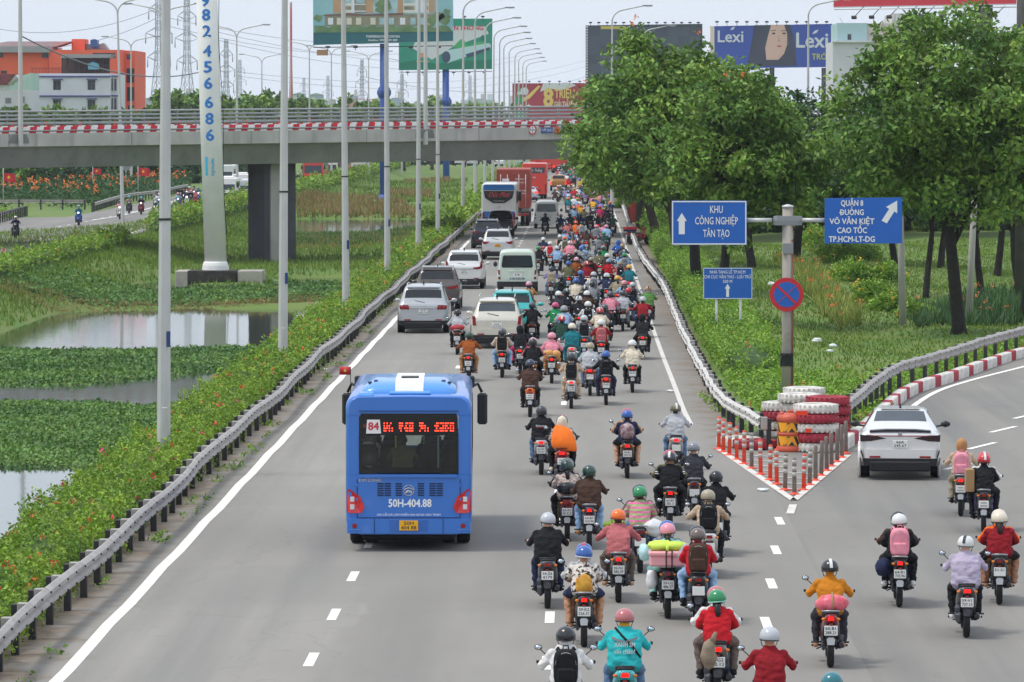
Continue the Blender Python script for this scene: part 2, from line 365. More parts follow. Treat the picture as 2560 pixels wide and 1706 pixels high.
br=MB(); B1=[gp(210,548),gp(400,552)]; br.quad((-90,236,-.016),(-38,264,-.016),(-38,B1[1].y,-.016),(B1[0].x-2,B1[0].y+8,-.016),(-90,344,-.016)).build('branch_road',ASPH2,kind='structure')
# ---- markings
PAINT=mat('road_paint','#f1ede6',.7,var=.05,scale=3,bump=.1,dirt=.3,dscale=2.5,dcol=(.35,.33,.3))
def strip(name,pts,w,z,par,pm=None):
    m=MB(); r=[]
    for i,p in enumerate(pts):
        t=(pts[min(i+1,len(pts)-1)]-pts[max(i-1,0)]); t.z=0; t.normalize(); nrm=Vector((t.y,-t.x,0))*w/2; r.append([(p.x-nrm.x,p.y-nrm.y,z),(p.x+nrm.x,p.y+nrm.y,z)])
    m.loft(r,0,False,False,False); return m.build(name,PAINT2 if name in('gore_line','hatch_line','worn_edge_line') else PAINT,par)
PAINT2=mat('worn_road_paint','#d9d3ca',.75,var=.12,scale=3,dirt=.75,dscale=4,dcol=(.3,.27,.24))
XL=(gp(133,1706).x+gp(964,828).x+gp(1185,589).x)/3
strip('edge_line',[Vector((XL+.02*math.sin(y*.7),y,0)) for y in np.arange(40,840,3)],.2,.005,road)
RL=[gp(*p) for p in((1727,1062),(1708,1023),(1690,975),(1632,820),(1565,619),(1518,482))]; RL.append(Vector((RL[-1].x,840,0)))
strip('worn_edge_line',resample(cat_curve(RL),1.5),.14,.005,road)
xd=sum(gp(*p).x for p in((773,1650),(836,1537),(884,1445)))/3
def dashes(x,y0,y1,par,step=6.,ln=1.65,z=.005,w=.15,x1=None):
    me=MB().quad((-w/2,-ln/2,0),(w/2,-ln/2,0),(w/2,ln/2,0),(-w/2,ln/2,0)).mesh('lane_dash',PAINT); y=y0
    while y<y1:
        xx=x if x1 is None else x+(x1-x)*(y-y0)/(y1-y0)
        put('lane_dash',me,par,(xx,y,z)); y+=step
yd=gp(836,1537).y
dashes(xd,yd-18,420,road); x2=(gp(1374,1544).x+gp(1409,1023).x)/2; dashes(x2,gp(1374,1544).y-12,420,road)
q0,q1=gp(1918,1558),gp(1953,1306); sl_=(q1.x-q0.x)/(q1.y-q0.y)
dashes(q0.x-sl_*12,q0.y-12,q1.y+.6,road,x1=q1.x)
for p in((2508,1074),(2455,1115),(2565,1040),(2400,1165)):
    g=gp(*p); o=MB().quad((-.075,-1.2,0),(.075,-1.2,0),(.075,1.2,0),(-.075,1.2,0)).build('lane_dash',PAINT,slip,loc=(g.x,g.y,.003)); o.rotation_euler.z=-.36
SLp=[gp(*p) for p in((2200,1085),(2249,1042),(2330,985),(2420,953),(2559,917),(2760,866),(3100,812))]
strip('edge_line',resample(cat_curve(SLp),.6),.17,.002,slip)
for xx in(-38.2,-34.4): dashes(xx,200,700,lroad,z=-.004)
strip('edge_line',[Vector((-31.2,y,0)) for y in range(120,1000,20)],.15,-.004,lroad)
strip('edge_line',[gp(205,549),gp(228,551),gp(300,540),gp(385,518),gp(480,490)],.2,-.003,lroad)
# gore: painted outline and hatching between the flexible posts
GA=[gp(1797,1123),gp(1985,1252),gp(2120,1138)]
strip('gore_line',[GA[0],GA[1]],.16,.009,road); strip('gore_line',[GA[1]+Vector((0,.05,0)),GA[2]],.16,.009,slip)
strip('gore_line',[gp(1983,1262),gp(1975,1285)],.16,.005,road)
for k in range(1,9):
    t=k/9.; a=GA[1].lerp(GA[0],t); b=GA[1].lerp(GA[2],t*.98)
    if k>5: b=a.lerp(b,.55)
    strip('hatch_line',[a+Vector((.15,0,0)),(a+b)/2+Vector((0,-.12,0)),b-Vector((.15,0,0))],.1,.0085+.0004*k,road)
# ---- guardrails: W-beam panels and posts, each its own part
def beam_ring(p,nrm,h):
    prof=[(0,.155),(.018,.15),(.075,.105),(.08,.06),(.022,.02),(.022,-.02),(.08,-.06),(.075,-.105),(.018,-.15),(0,-.155)]
    back=[(a-.012,b) for a,b in reversed(prof)]
    return [(p.x+nrm.x*a,p.y+nrm.y*a,p.z+h+b) for a,b in prof+back]
def guardrail(label,P,h=.62,seg=4.,post=2.,jit=.03,side=1,group='road guardrails',m=GALV,posthi=0.,blk=True,seed=1):
    rr=random.Random(seed); root=empty('guardrail',P[0],0,label,'guardrail',group); L0=P[0].copy()
    Q=resample(P,1.0)
    Q=[q+Vector((rr.uniform(-jit,jit),0,rr.uniform(-jit,jit)*.7)) for q in Q]
    def nrm(i):
        t=(Q[min(i+1,len(Q)-1)]-Q[max(i-1,0)]); t.z=0; t.normalize(); return Vector((t.y,-t.x,0))*side
    k=int(seg); i=0
    while i<len(Q)-1:
        j=min(i+k,len(Q)-1); mb=MB(); off=.006 if (i//k)%2 else 0
        mb.loft([beam_ring(Q[a]-L0+(Q[a]-Q[b_]).normalized()*0.06*(1 if e else 0),nrm(a)*1.0,h+off) for a,b_,e in [(i,min(i+1,j),True)]+[(a,a,False) for a in range(i+1,j)]+[(j,j-1,True)]],0,True,True,False)
        for a in range(i,j):
            for dz in(.085,-.085):
                c=Q[a]-L0+nrm(a)*.088; mb.box((c.x,c.y,c.z+h+dz+off),(.025,.03,.03),1)
        mb.build('rail_panel',[m,STEEL_D],root); i=j
    pm=MB().box((0,0,h/2-.02),(.11,.13,h+.3),0,.01).mesh('post',STEEL_D); bm=MB().box((0,0,h),(.16,.16,.3),0,.01).mesh('spacer_block',GALV)
    for i in range(0,len(Q),max(1,int(post))):
        n_=nrm(i); q=Q[i]-L0-n_*.2; q.z=0; a=math.atan2(n_.y,n_.x); put('post',pm,root,q,a)
        if blk: put('spacer_block',bm,root,Q[i]-L0-n_*.085,a)
    return root
XG=-7.99
guardrail('long dented steel guardrail along the flower hedge',[Vector((XG+.05*math.sin(y*.17)+.04*math.sin(y*.43+1),y,0)) for y in np.arange(48,280,2)],post=2,seg=4,jit=.009,seed=3)
guardrail('guardrail along the flower hedge beyond the overpass',[Vector((XG,y,0)) for y in np.arange(280,660,8)],post=8,seg=16,jit=.02,seed=4)
RG=[gp(*p,.62) for p in((1899,1060),(1880,1046),(1801,1000),(1746,915),(1699,822),(1650,706),(1584,606))]
RG=[Vector((p.x,p.y,0)) for p in RG]; RG=[RG[0]]+[Vector((p.x+.05,p.y,0)) for p in RG[1:]]+[Vector((3.6,460,0)),Vector((3.7,640,0))]
GALV_W=mat('whitewashed_steel','#cfcbc4',.6,.15,var=.12,scale=2,dirt=.5,dscale=3,dcol=(.25,.22,.19))
guardrail('whitewashed guardrail with bent end beside the tyre stack',cat_curve(RG,8),post=2,seg=4,side=-1,m=GALV_W,seed=6)
SG=[p+Vector((-.32,.34,0)) for p in KC]; SG=[Vector((p.x,p.y,.1)) for p in SG if p.x<40]
guardrail('curved steel guardrail above the red and white kerb',SG,post=2,seg=4,side=1,jit=.015,seed=8)
# left road rails
guardrail('guardrail with faded orange band at the side-road fork',[gp(x,522+(x+20)*.004) for x in range(-60,230,12)],post=2,side=-1,h=.7,seed=9,jit=.01,blk=False)
guardrail('curved guardrail in front of orange canna flowers',[gp(*p) for p in((236,529),(290,512),(330,503),(390,496),(470,478))],post=2,side=1,seed=10,jit=.01,blk=False)
guardrail('short guardrail end on the grass verge of side road',[gp(*p) for p in((-40,565),(0,556),(40,545),(62,538))],post=2,side=-1,seed=11,jit=.01,blk=False)
# ---- kerb of painted blocks
kerb=empty('kerb',KC[0]); tag(kerb,kind='structure'); KW=mat('kerb_white','#d9d4cc',.85,var=.1,scale=4,bump=.4,bscale=25,dirt=.6,dscale=5,dcol=(.25,.2,.16)); KR=mat('kerb_red','#a5293a',.8,var=.18,scale=4,bump=.4,bscale=25,dirt=.4,dscale=5)
kq=resample(KC,.05); i=0; n_=0; km={}
while i<len(kq)-20 and n_<90:
    red=n_%2==1; ln=.95 if red else 2.1; st=int(ln/.05); j=min(i+st,len(kq)-1); a,b=kq[i],kq[j]; d=b-a
    if red not in km: km[red]=MB().box((0,0,.13),(ln-.015,.26,.34),0,.025).mesh('kerb_block',KR if red else KW)
    o=put('kerb_block',km[red],kerb,(a+b)/2-KC[0],math.atan2(d.y,d.x)); o.location.z+=random.uniform(-.01,.01); i=j; n_+=1
# ================================================================ OVERPASS
BL,BR=at(0,335,278),at(1420,318,300)
bu=(BR-BL); blen=bu.length; bu.normalize(); bu2=Vector((bu.x,bu.y,0)).normalized(); bv=Vector((-bu2.y,bu2.x,0))
bridge=empty('overpass_bridge',(BL.x,BL.y,BL.z),0,'grey concrete road overpass with red and white striped kerb and steel railings','overpass')
U0,U1=-75.,110.
def BP(u,v,z): p=bu*u+bv*v; return (p.x,p.y,p.z+z)   # local, z from the top of the edge beam
def bsec(name,prof,u0,u1,m,sm=False):
    mb=MB(); mb.loft([[BP(u,v,z) for v,z in prof] for u in(u0,u1)],0,True,True,sm); return mb.build(name,m,bridge)
WB=12.5
u=U0
while u<U1:      # precast edge-beam panels with open joints, both sides
    e=min(u+8.4,U1); bsec('edge_beam',[(0,0),(.5,0),(.5,-.55),(.28,-.86),(0,-.80)],u+.02,e-.02,CONC); bsec('edge_beam',[(WB-.5,0),(WB,0),(WB,-.8),(WB-.28,-.86),(WB-.5,-.55)],u+.02,e-.02,CONC); u=e
bsec('deck',[(.45,-.1),(WB-.45,-.1),(WB-.45,-.5),(WB-1.6,-.85),(1.6,-.85),(.45,-.5)],U0,U1,ASPH2)
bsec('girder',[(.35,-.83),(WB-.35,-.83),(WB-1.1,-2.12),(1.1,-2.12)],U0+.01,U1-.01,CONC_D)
KBW=mat('stripe_white','#e9e6e3',.6,var=.05,dirt=.25,dscale=2,dcol=(.4,.36,.34)); KBR=mat('stripe_red','#cf2337',.6,var=.1,dirt=.15,dscale=2)
def stripe_blocks(v0,u0,u1,flip):
    for red in(0,1):
        prof=[(v0,.003),(v0+.22,.003),(v0+.22,.4),(v0+.06,.4)]; sh=.16*flip
        r0=[BP((-.2),v,z) for v,z in prof]; 
        mb=MB(); mb.loft([[BP(uu+z*sh*2,v,z) for v,z in prof] for uu in(0.003,.457)],0,True,True,False); me=mb.mesh('kerb_block',KBR if red else KBW); k=0; uu=u0
        while uu<u1:
            if k%2==red: p=bu*uu; put('kerb_block',me,bridge,(p.x,p.y,p.z))
            uu+=.46; k+=1
stripe_blocks(.04,-4.,60.,1); stripe_blocks(WB-.3,-6.,66.,-1)
RAIL=mat('railing_steel','#9b9c9c',.45,.5,var=.12,scale=2,dirt=.3,dscale=3)
pm=MB()
for dx in(-.03,.03): pm.tube([(dx,0,0),(dx,0,.35),(dx,.1,.75),(dx,.04,1.28)],[.03,.03,.026,.022],6)
pm=pm.mesh('rail_post',RAIL); ang=math.atan2(bu2.y,bu2.x)
for v,sg in((.2,1),(WB-.2,-1)):
    u=-6.
    while u<75: p=bu*u+bv*(v-.0); put('rail_post',pm,bridge,(p.x,p.y,p.z+.05),ang if sg>0 else ang+math.pi); u+=2.45
    for z,r,dv in((.16,.045,-.19),(.58,.055,.0),(.84,.05,.06),(1.08,.05,.04),(1.33,.055,.0)):
        MB().tube([BP(U0,v+dv*sg,z),BP(U1,v+dv*sg,z)],r,8).build('rail_pipe',RAIL,bridge)
def drain(u):
    MB().loft([[BP(u-w_,-.25,-.05-.0*w_),BP(u+w_*.8,-.25,-.05),BP(u+w_*1.3,-.02,-.6),BP(u-w_*1.3,-.02,-.6)] for w_ in(.55,)]+[[BP(u-.7,.3,-.05),BP(u+.6,.3,-.05),BP(u+.9,.3,-.6),BP(u-.9,.3,-.6)]],0,True,True,False).build('lamp_bracket',CONC_D,bridge)
ORG=mat('orange_plastic','#ef4a2a',.5,var=.08,dirt=.2,dscale=6)
bol=MB().lathe([(.09,0),(.09,.02),(.04,.03),(.04,.75),(.03,.78)],n=10).mesh('delineator_post',ORG)
for k in range(-2,28):
    p=BL+bu*(k*2.35)+bv*3.2; put('delineator_post',bol,None,(p.x,p.y,p.z-.1),0,'orange flexible delineator post in a row on the overpass deck','delineator','orange posts on the overpass')
# pier with capital
PIM=mat('pier_concrete','#a19d98',.85,var=.1,scale=.7,bump=.2,dirt=.35,dscale=.6); PID=mat('dark_pier_concrete','#4b4a50',.85,var=.2,scale=.8,bump=.2)  # second tone is darker, used on all columns but one
pu=((at(692,500,296)-BL).dot(bu2))-2.1; 
def bx(name,u0,u1,v0,v1,z0,z1,m):
    mb=MB(); mb.loft([[BP(u0,v0,z-bu.z*u0),BP(u1,v0,z-bu.z*u0),BP(u1,v1,z-bu.z*u0),BP(u0,v1,z-bu.z*u0)] for z in(z0,z1)],0,True,True,False); return mb.build(name,m,bridge)
zb=-2.3-BL.z
pz=bu.z*pu-2.12
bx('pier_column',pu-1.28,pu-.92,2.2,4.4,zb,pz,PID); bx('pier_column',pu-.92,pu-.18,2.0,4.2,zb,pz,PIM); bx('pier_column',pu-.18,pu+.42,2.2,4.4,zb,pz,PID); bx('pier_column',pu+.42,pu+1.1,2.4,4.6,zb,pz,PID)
# ================================================================ LAMP POSTS
LAMPM=mat('lamp_post_steel','#c3c2be',.55,.12,var=.07,scale=1.2,dirt=.45,dscale=4,dcol=(.33,.3,.27),dst=(1,1,.08)); BLUES=mat('blue_sticker','#1f3f7a',.5); LENS=mat('lamp_lens','#d9d9d5',.2)
def octa(r,z,dx=0,n=8): return [(dx+r*math.cos(a),r*math.sin(a),z) for a in [math.pi/8+2*math.pi*k/n for k in range(n)]]
H=17.0
me_pole=MB(); me_pole.loft([octa(.16,-.4),octa(.15,2),octa(.125,7),octa(.095,12),octa(.07,H-1.0)],0,True,True,False); me_pole=me_pole.mesh('pole',LAMPM)
def arm_mesh(ln,sg):
    pts=[(0,0,H-1.05)]+[(sg*(1.1*(1-math.cos(t))),0,H-1.05+1.0*math.sin(t)) for t in np.linspace(.2,1.35,6)]; x,_,z=pts[-1]; pts.append((sg*ln,0,z+.35)); return pts,MB().tube(pts,[.06]*7+[.04],8).mesh('arm',LAMPM)
ARM={}
def lamp_head(pt,sg): return MB().box((pt[0]+sg*.35,0,pt[2]+.03),(.85,.28,.12),0,.05).box((pt[0]+sg*.42,0,pt[2]-.045),(.55,.22,.04),1,.01).mesh('lamp_head',[mat('lamp_housing','#8f9296',.5,.3),LENS])
for ln,sg in((2.6,1),(2.6,-1)):
    pts,me=arm_mesh(ln,sg); ARM[sg]=(me,lamp_head(pts[-1],sg))
me_band=MB().lathe([(.158,0),(.158,.05)],n=16).mesh('steel_band',STEEL_D); me_st=MB().box((.115,-.115,0),(.10,.012,.34),0,0,Matrix.Rotation(R(45),3,'Z')).mesh('sticker',BLUES)
me_hat=MB().box((.03,-.142,0),(.13,.03,.7),0,.01).mesh('hatch_cover',LAMPM)
def lamp(x,y,arms,label,group,lean=0,full=True,z=0):
    o=empty('street_lamp',(x,y,z),0,label,'street lamp',group); o.rotation_euler=(0,lean,0); put('pole',me_pole,o)
    for sg in arms: put('arm',ARM[sg][0],o); put('lamp_head',ARM[sg][1],o)
    if full:
        s=put('sticker',me_st,o,(0,0,3.3)); s.location=(-.01,.0,3.0); put('steel_band',me_band,o,(0,0,5.6)).scale=(.93,.93,1); put('hatch_cover',me_hat,o,(0,0,1.15))
    return o
ly=[v*.958 for v in (104.,144,182.8,221.6,263,299.2,362,403,443,482,516,557,594,636,680,724,770)]
for i,y in enumerate(ly):
    lamp(-9.1 if i else -9.2,y,(1,),'tall grey street lamp in the roadside hedge, '+['first','second','third','fourth','fifth','sixth','seventh','eighth','ninth','tenth','eleventh'][(5-i) if i<6 else i-6]+(' before' if i<6 else ' beyond')+' the overpass','street lamps in the flower hedge',lean=[.009,.008,-.007,-.003,.005,-.001,.002,0,.003][i%9],full=i<6)
for px,py in((307,553),(410,538),(593,495),(774,462),(829,452),(922,441),(1005,428)):
    g=gp(px,py); lamp(g.x,g.y,(1,-1),'twin-arm street lamp along the opposite carriageway','lamps of the opposite road',lean=R(-1.2) if px<320 else 0,full=False)
for px,hh in((52,1),(1064,1)):
    y=BL.y-.4+(BR.y-BL.y)*px/1420; g=at(px,340,y); lamp(g.x,g.y,(-1,),'slim street lamp fixed to the outer edge of the overpass','lamps of the overpass',full=False,z=6.6); drain((g-BL).dot(bu2))
for px,py,Y in((328,300,520),(655,300,660),(1530,300,380),(2020,300,360),(1606,300,460)): 
    g=at(px,py,Y); lamp(g.x,Y,(1,-1) if px<700 else (1,),'tall street lamp rising behind the overpass' if px<700 else 'tall street lamp rising out of the roadside trees','background street lamps',full=False)
# ================================================================ VEGETATION
def unit(a): return a/np.maximum(np.linalg.norm(a,axis=-1,keepdims=True),1e-9)
def leaves(P,size,asp=.5,bias=(0,0,.6),jit=1.,droop=0.):
    n=len(P); size=np.broadcast_to(size,(n,)) if np.ndim(size)==0 else size
    N=unit(rng.normal(size=(n,3))*jit+np.asarray(bias)); T=unit(np.cross(N,rng.normal(size=(n,3)))); 
    if droop: T=unit(T+np.array([0,0,-droop])); N=unit(np.cross(T,np.cross(N,T)))
    B=np.cross(N,T); s=size[:,None]
    V=np.stack([P,P+T*s*.45+B*s*asp*.5+N*s*.06,P+T*s,P+T*s*.45-B*s*asp*.5+N*s*.06],1).reshape(-1,3)
    return V,np.arange(n*4).reshape(n,4)
def blades(P,h,w,lean=.5,n=3):
    P=np.repeat(P,n,0); k=len(P); a=rng.uniform(0,2*math.pi,k); d=np.stack([np.cos(a),np.sin(a),np.zeros(k)],1); q=np.stack([-np.sin(a),np.cos(a),np.zeros(k)],1)
    hh=(np.repeat(h,n) if np.ndim(h) else np.full(k,h))*rng.uniform(.6,1.15,k); ww=w*hh/np.mean(hh)
    l=rng.uniform(.1,1,k)*lean; tip=P+d*(hh*l)[:,None]+np.array([0,0,1])*hh[:,None]*np.sqrt(1-np.minimum(l,.9)**2)[:,None]
    V=np.stack([P-q*ww[:,None]/2,P+q*ww[:,None]/2,tip],1).reshape(-1,3); return V,np.arange(k*3).reshape(k,3)
LF_TREE=leafmat('tree_leaves','#7a9a3c','#466a2b',.5,.45); LF_TREE2=leafmat('pale_tree_leaves','#8fae4a','#62883a',.42,.4); LF_DARK=leafmat('dark_tree_leaves','#3f642f','#284923',.4,.3)
LF_HEDGE=leafmat('hedge_leaves','#8fae36','#62852b',.4,.7); LF_COVER=leafmat('ground_cover_leaves','#8fb33a','#628a2d',.38,.6); LF_HYA=leafmat('hyacinth_leaves','#6b8f43','#466b35',.42,.35)
LF_GRASS=leafmat('grass_blades','#829c3c','#607c2e',.3,.12); LF_DRY=leafmat('dry_grass_blades','#a58a5a','#7f7142',.3,.3); LF_LILY=leafmat('daylily_blades','#a3a64c','#6f8638',.3,.5); LF_LILYD=leafmat('dark_lily_blades','#4f7338','#3c5f3c',.3,.5)
LF_CORE=mat('dark_core','#3d5626',.95,var=.3,scale=3); BARK=mat('bark','#4a4238',.95,var=.3,scale=5,bump=.8,bscale=14); BARK_D=mat('dark_bark','#2b2722',.95,var=.3,scale=5,bump=.8,bscale=14)
FL_R=mat('red_blossom','#e8432f',.6,island=.25); FL_O=mat('orange_blossom','#ee7f3a',.6,island=.25); FL_Y=mat('yellow_blossom','#efc443',.6,island=.2); FL_P=mat('pink_blossom','#e0527a',.6,island=.2)
def joinV(parts):
    Vs=[];Fs=[];o=0
    for V,F in parts: Vs.append(V);Fs.append(F+o);o+=len(V)
    return np.concatenate(Vs),np.concatenate(Fs)
def tree(name,label,base,cz,rad,th=.3,nclump=170,per=90,leaf=.26,lm=None,bark=None,lean=(0,0),fork=.45,group=None,seed=0,coff=(0,0),cat='tree',flowers=0,flat=.75):
    global rng
    r=random.Random(seed); rs=np.random.default_rng(seed+100); base=Vector(base)
    root=empty(name,base,0,label,cat,group); c=Vector((coff[0],coff[1],cz-base.z))
    # clump centres: lobed ellipsoid, denser near its skin
    C=[]
    while len(C)<nclump:
        v=rs.normal(size=3); v/=np.linalg.norm(v); v=v/(np.abs(v)**2.6).sum()**(1/2.6)*.98; lob=.8+.46*mnoise.noise(Vector(v*1.7)+Vector((seed*3.1,0,0)))+.3*mnoise.noise(Vector(v*4.3)+Vector((0,seed*2.3,0)))
        q=(rs.uniform(.15,1)**.42)*lob; p=np.array([c.x+v[0]*rad[0]*q,c.y+v[1]*rad[1]*q,c.z+v[2]*rad[2]*q*(1 if v[2]>0 else .85)])
        C.append(p)
    C=np.array(C); mb=MB(); fz=cz*fork-base.z*fork; top=Vector((lean[0],lean[1],fz))
    pts=[Vector((0,0,-.3)),Vector((0,0,.15)),Vector((lean[0]*.35+r.uniform(-.08,.08),lean[1]*.4,fz*.4)),Vector((lean[0]*.75,lean[1]*.7+r.uniform(-.1,.1),fz*.75)),top]
    mb.tube(pts,[th*1.5,th*1.12,th,th*.9,th*.78],9)
    limbs=[]
    for k in range(r.choice([5,6,7])):
        e=Vector(C[r.randrange(len(C))])*.75+c*.25; m=top.lerp(e,.5)+Vector((r.uniform(-.4,.4),r.uniform(-.4,.4),r.uniform(.0,.5))); t0=top-Vector((0,0,r.uniform(0,fz*.25)))*(1 if k else 0)
        mb.tube([t0,t0.lerp(m,.5)+Vector((0,0,.12)),m,e],[th*.6,th*.45,th*.33,th*.12],7); limbs.append((m,e))
    for k in range(min(46,nclump)):
        t=Vector(C[k]); m,e=min(limbs,key=lambda l_:(l_[0]-t).length+(l_[1]-t).length); s=m.lerp(e,r.uniform(.1,.9)); mb.tube([s,s.lerp(t,.5)+Vector((r.uniform(-.2,.2),r.uniform(-.2,.2),.15)),t],[th*.16,th*.11,.012],5)
    mb.build('trunk',bark or BARK,root)
    rc=rs.uniform(.35,.9,nclump)*min(rad)*.22+.12
    P=np.repeat(C,per,0)+unit(rs.normal(size=(nclump*per,3)))*(np.repeat(rc,per)*rs.uniform(.25,1,nclump*per)**.5)[:,None]*np.array([1,1,flat])
    V,F=leaves(P,rs.uniform(.65,1.25,len(P))*leaf,.5,(0,-.15,.55),.8,droop=.35); fm=(rs.random(nclump)<.3).astype(int).repeat(per)
    me=npmesh('crown',V,F,[lm or LF_TREE,LF_TREE2 if (lm or LF_TREE)!=LF_DARK else LF_TREE],False,fm); put('crown',me,root)
    if flowers:
        idx=[k for k in range(nclump) if C[k][2]>c.z+.15*rad[2]]; fp=[C[k]+np.array([0,-.3,rc[k]]) for k in r.sample(idx,min(flowers,len(idx)))]
        V,F=leaves(np.repeat(np.array(fp),9,0)+rs.normal(size=(9*len(fp),3))*.06,.11,.8); put('blossom',npmesh('blossom',V,F,FL_O,False),root,kind='stuff')
    return root
# --- roadside trees right of the carriageway
def T(px,py,cpx,cpy,rad,label,**k):
    g=gp(px,py); c=at(cpx,cpy,g.y); return tree('roadside_tree',label,(g.x,g.y,-.1),c.z,rad,coff=(c.x-g.x,0),cat='tree',group='roadside trees on the grass island',**k)
T(2397,817,2400,308,(6.3,5.4,4.7),'spreading green tree with forked trunk behind the lily bed of the grass island',th=.24,nclump=340,per=130,leaf=.28,seed=11,lean=(-.35,.3),fork=.5,flowers=3,bark=BARK_D)
T(1804,795,1850,375,(3.7,3.8,3.7),'green tree rising behind the small blue direction sign',th=.2,nclump=190,per=115,leaf=.29,seed=12,lean=(.2,.2),fork=.5,flowers=3,bark=BARK_D)
T(1744,730,1690,322,(4.5,4.6,5.0),'tall broad tree with orange blossom above the KHU CÔNG NGHIỆP sign',th=.25,nclump=270,per=120,leaf=.32,seed=13,lean=(-.2,.4),fork=.5,flowers=7,bark=BARK_D)
T(1700,655,1612,345,(4.3,4.8,4.3),'broad tree leaning over the guardrail in front of the overpass',th=.25,nclump=210,per=105,leaf=.36,seed=14,lean=(-.6,.2),fork=.52,flowers=2)
T(1640,610,1590,372,(4.4,5,4.2),'leafy tree overhanging the road beside the overpass',th=.3,nclump=170,per=90,leaf=.42,seed=15,lean=(-.5,0),fork=.5)
T(1600,570,1588,380,(4.9,5,4.2),'roadside tree hiding the right end of the overpass',th=.3,nclump=150,per=80,leaf=.5,seed=16)
for i,(px,py,cx,cy,r_) in enumerate([(1610,530,1600,410,4.2),(1590,500,1590,405,4.2),(1570,470,1565,398,4.2),(1552,445,1545,388,4.6),(1530,425,1528,380,5)]):
    T(px,py,cx,cy,(r_,r_,r_*.85),'distant roadside tree beyond the overpass at the end of the tree row',th=.3,nclump=80,per=55,leaf=.8,seed=20+i)
# --- trees across the grass island
for i,(px,py,cx,cy,rad,s) in enumerate([(2315,728,2330,430,(3.2,3,2.6),.14),(2453,726,2475,420,(3.4,3,2.8),.15),(2494,678,2500,420,(4,3.6,3),.18),(2545,702,2570,400,(4,3.6,3.2),.17),(2352,658,2350,440,(3.6,3.4,2.8),.18),(2237,652,2230,430,(4.2,3.6,3.2),.18),(2562,778,2600,360,(4,3.6,3.4),.2),(2120,640,2110,420,(4.4,4,3.2),.22),(1990,640,1980,390,(5,4,4),.25),(1880,660,1890,410,(4,3.6,3.6),.22)]):
    g=gp(px,py); c=at(cx,cy,g.y)
    tree('park_tree','slender dark-trunked tree standing on the lawn of the grass island',(g.x,g.y,-.25),c.z,rad,s,nclump=120,per=75,leaf=.38,lm=LF_DARK,bark=BARK_D,coff=(c.x-g.x,0),seed=40+i,lean=((-1)**i*.3,.2),fork=.55,group='trees on the island lawn')
for i,(px,Y,cy,r_) in enumerate([(1900,350,470,5),(2020,330,480,5.5),(2140,360,465,6),(2260,340,470,6),(2380,370,460,6.5),(2500,344,455,6.5),(2620,360,440,7),(1800,380,470,6),(1720,400,460,6),(2080,420,430,7),(2320,430,420,8),(2560,440,400,9)]):
    c=at(px,cy+70,Y); r_*=1.4; tree('background_tree','dense dark green tree closing the back of the island lawn',(c.x,Y,-.3),c.z,(r_,r_*.8,r_*.62),.25,nclump=170,per=60,leaf=.62,lm=LF_DARK,bark=BARK_D,seed=60+i,fork=.45,group='dense trees behind the lawn')
# --- clipped flower hedges
def hedge(label,x0,x1,y0,y1,top,dens,leaf,flowers,lm=LF_HEDGE,seed=1,group='hedges',zfun=None,lump=.18,name='flower_hedge'):
    rs=np.random.default_rng(seed); root=empty(name,((x0+x1)/2,y0,0),0,label,'hedge',group); wd=(x1-x0); ln=y1-y0; endf=lambda y:np.clip(np.minimum(y,ln-y)/.9,.02,1)**.5
    def shape(t,y):           # t: 0..1 round the section from the left foot over the top to the right foot
        a=math.pi*(1-t); cx=np.cos(a); sz=np.sin(a); ex=np.sign(cx)*np.abs(cx)**.6; ez=np.abs(sz)**.55
        nn=np.array([mnoise.noise(Vector((float(a_)*1.1+seed*7,float(b_)*.75,0)))+.6*mnoise.noise(Vector((float(a_)*2.6,float(b_)*1.9,seed))) for a_,b_ in zip(t*4,y)])
        k=(1+lump*nn*1.6)*endf(y); h=top*(.82+.45*np.abs(nn)); return ex*wd/2*k,ez*h*k,nn
    n=int(dens*ln*(wd+1.4*top)); t=rs.random(n); y=rs.random(n)*ln; x,z,nn=shape(t,y); d=rs.uniform(.86,1.07,n)
    P=np.stack([x*d,y,z*d],1)
    V,F=leaves(P,rs.uniform(.7,1.3,n)*leaf,.55,(0,-.1,.45),.9); put('foliage',npmesh('foliage',V,F,lm,False),root,kind='stuff')
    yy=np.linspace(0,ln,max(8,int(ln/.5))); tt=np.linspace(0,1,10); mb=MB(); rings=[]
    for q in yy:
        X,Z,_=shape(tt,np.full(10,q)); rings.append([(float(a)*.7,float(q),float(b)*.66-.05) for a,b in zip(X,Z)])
    mb.loft(rings,0,False,False,True).build('dark_core',LF_CORE,root)  # solid dark core added inside the hedge, closes gaps between the leaves
    if flowers:
        k=flowers; t=rs.uniform(.12,.8,k); y=rs.random(k)**1.2*ln; x,z,_=shape(t,y); C=np.stack([x,y,z],1)*np.array([1.04,1,1.05])
        rep=9; P=np.repeat(C,rep,0)+unit(rs.normal(size=(k*rep,3)))*np.repeat(rs.uniform(.02,.055,k),rep)[:,None]
        V,F=leaves(P,np.repeat(rs.uniform(.035,.07,k),rep)*(1 if leaf<.12 else 1.6),.9); fm=np.repeat(rs.choice([0,1,2],k,p=[.5,.38,.12]),rep); put('blossom',npmesh('blossom',V,F,[FL_R,FL_O,FL_P],False,fm),root,kind='stuff')
    return root
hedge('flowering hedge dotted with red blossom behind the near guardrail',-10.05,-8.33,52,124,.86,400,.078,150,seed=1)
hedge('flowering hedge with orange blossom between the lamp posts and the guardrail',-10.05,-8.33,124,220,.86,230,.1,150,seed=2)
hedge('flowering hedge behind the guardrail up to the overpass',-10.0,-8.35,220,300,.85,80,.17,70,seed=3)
hedge('green hedge behind the guardrail beyond the overpass',-10.6,-8.3,300,660,1.2,26,.32,0,seed=4)
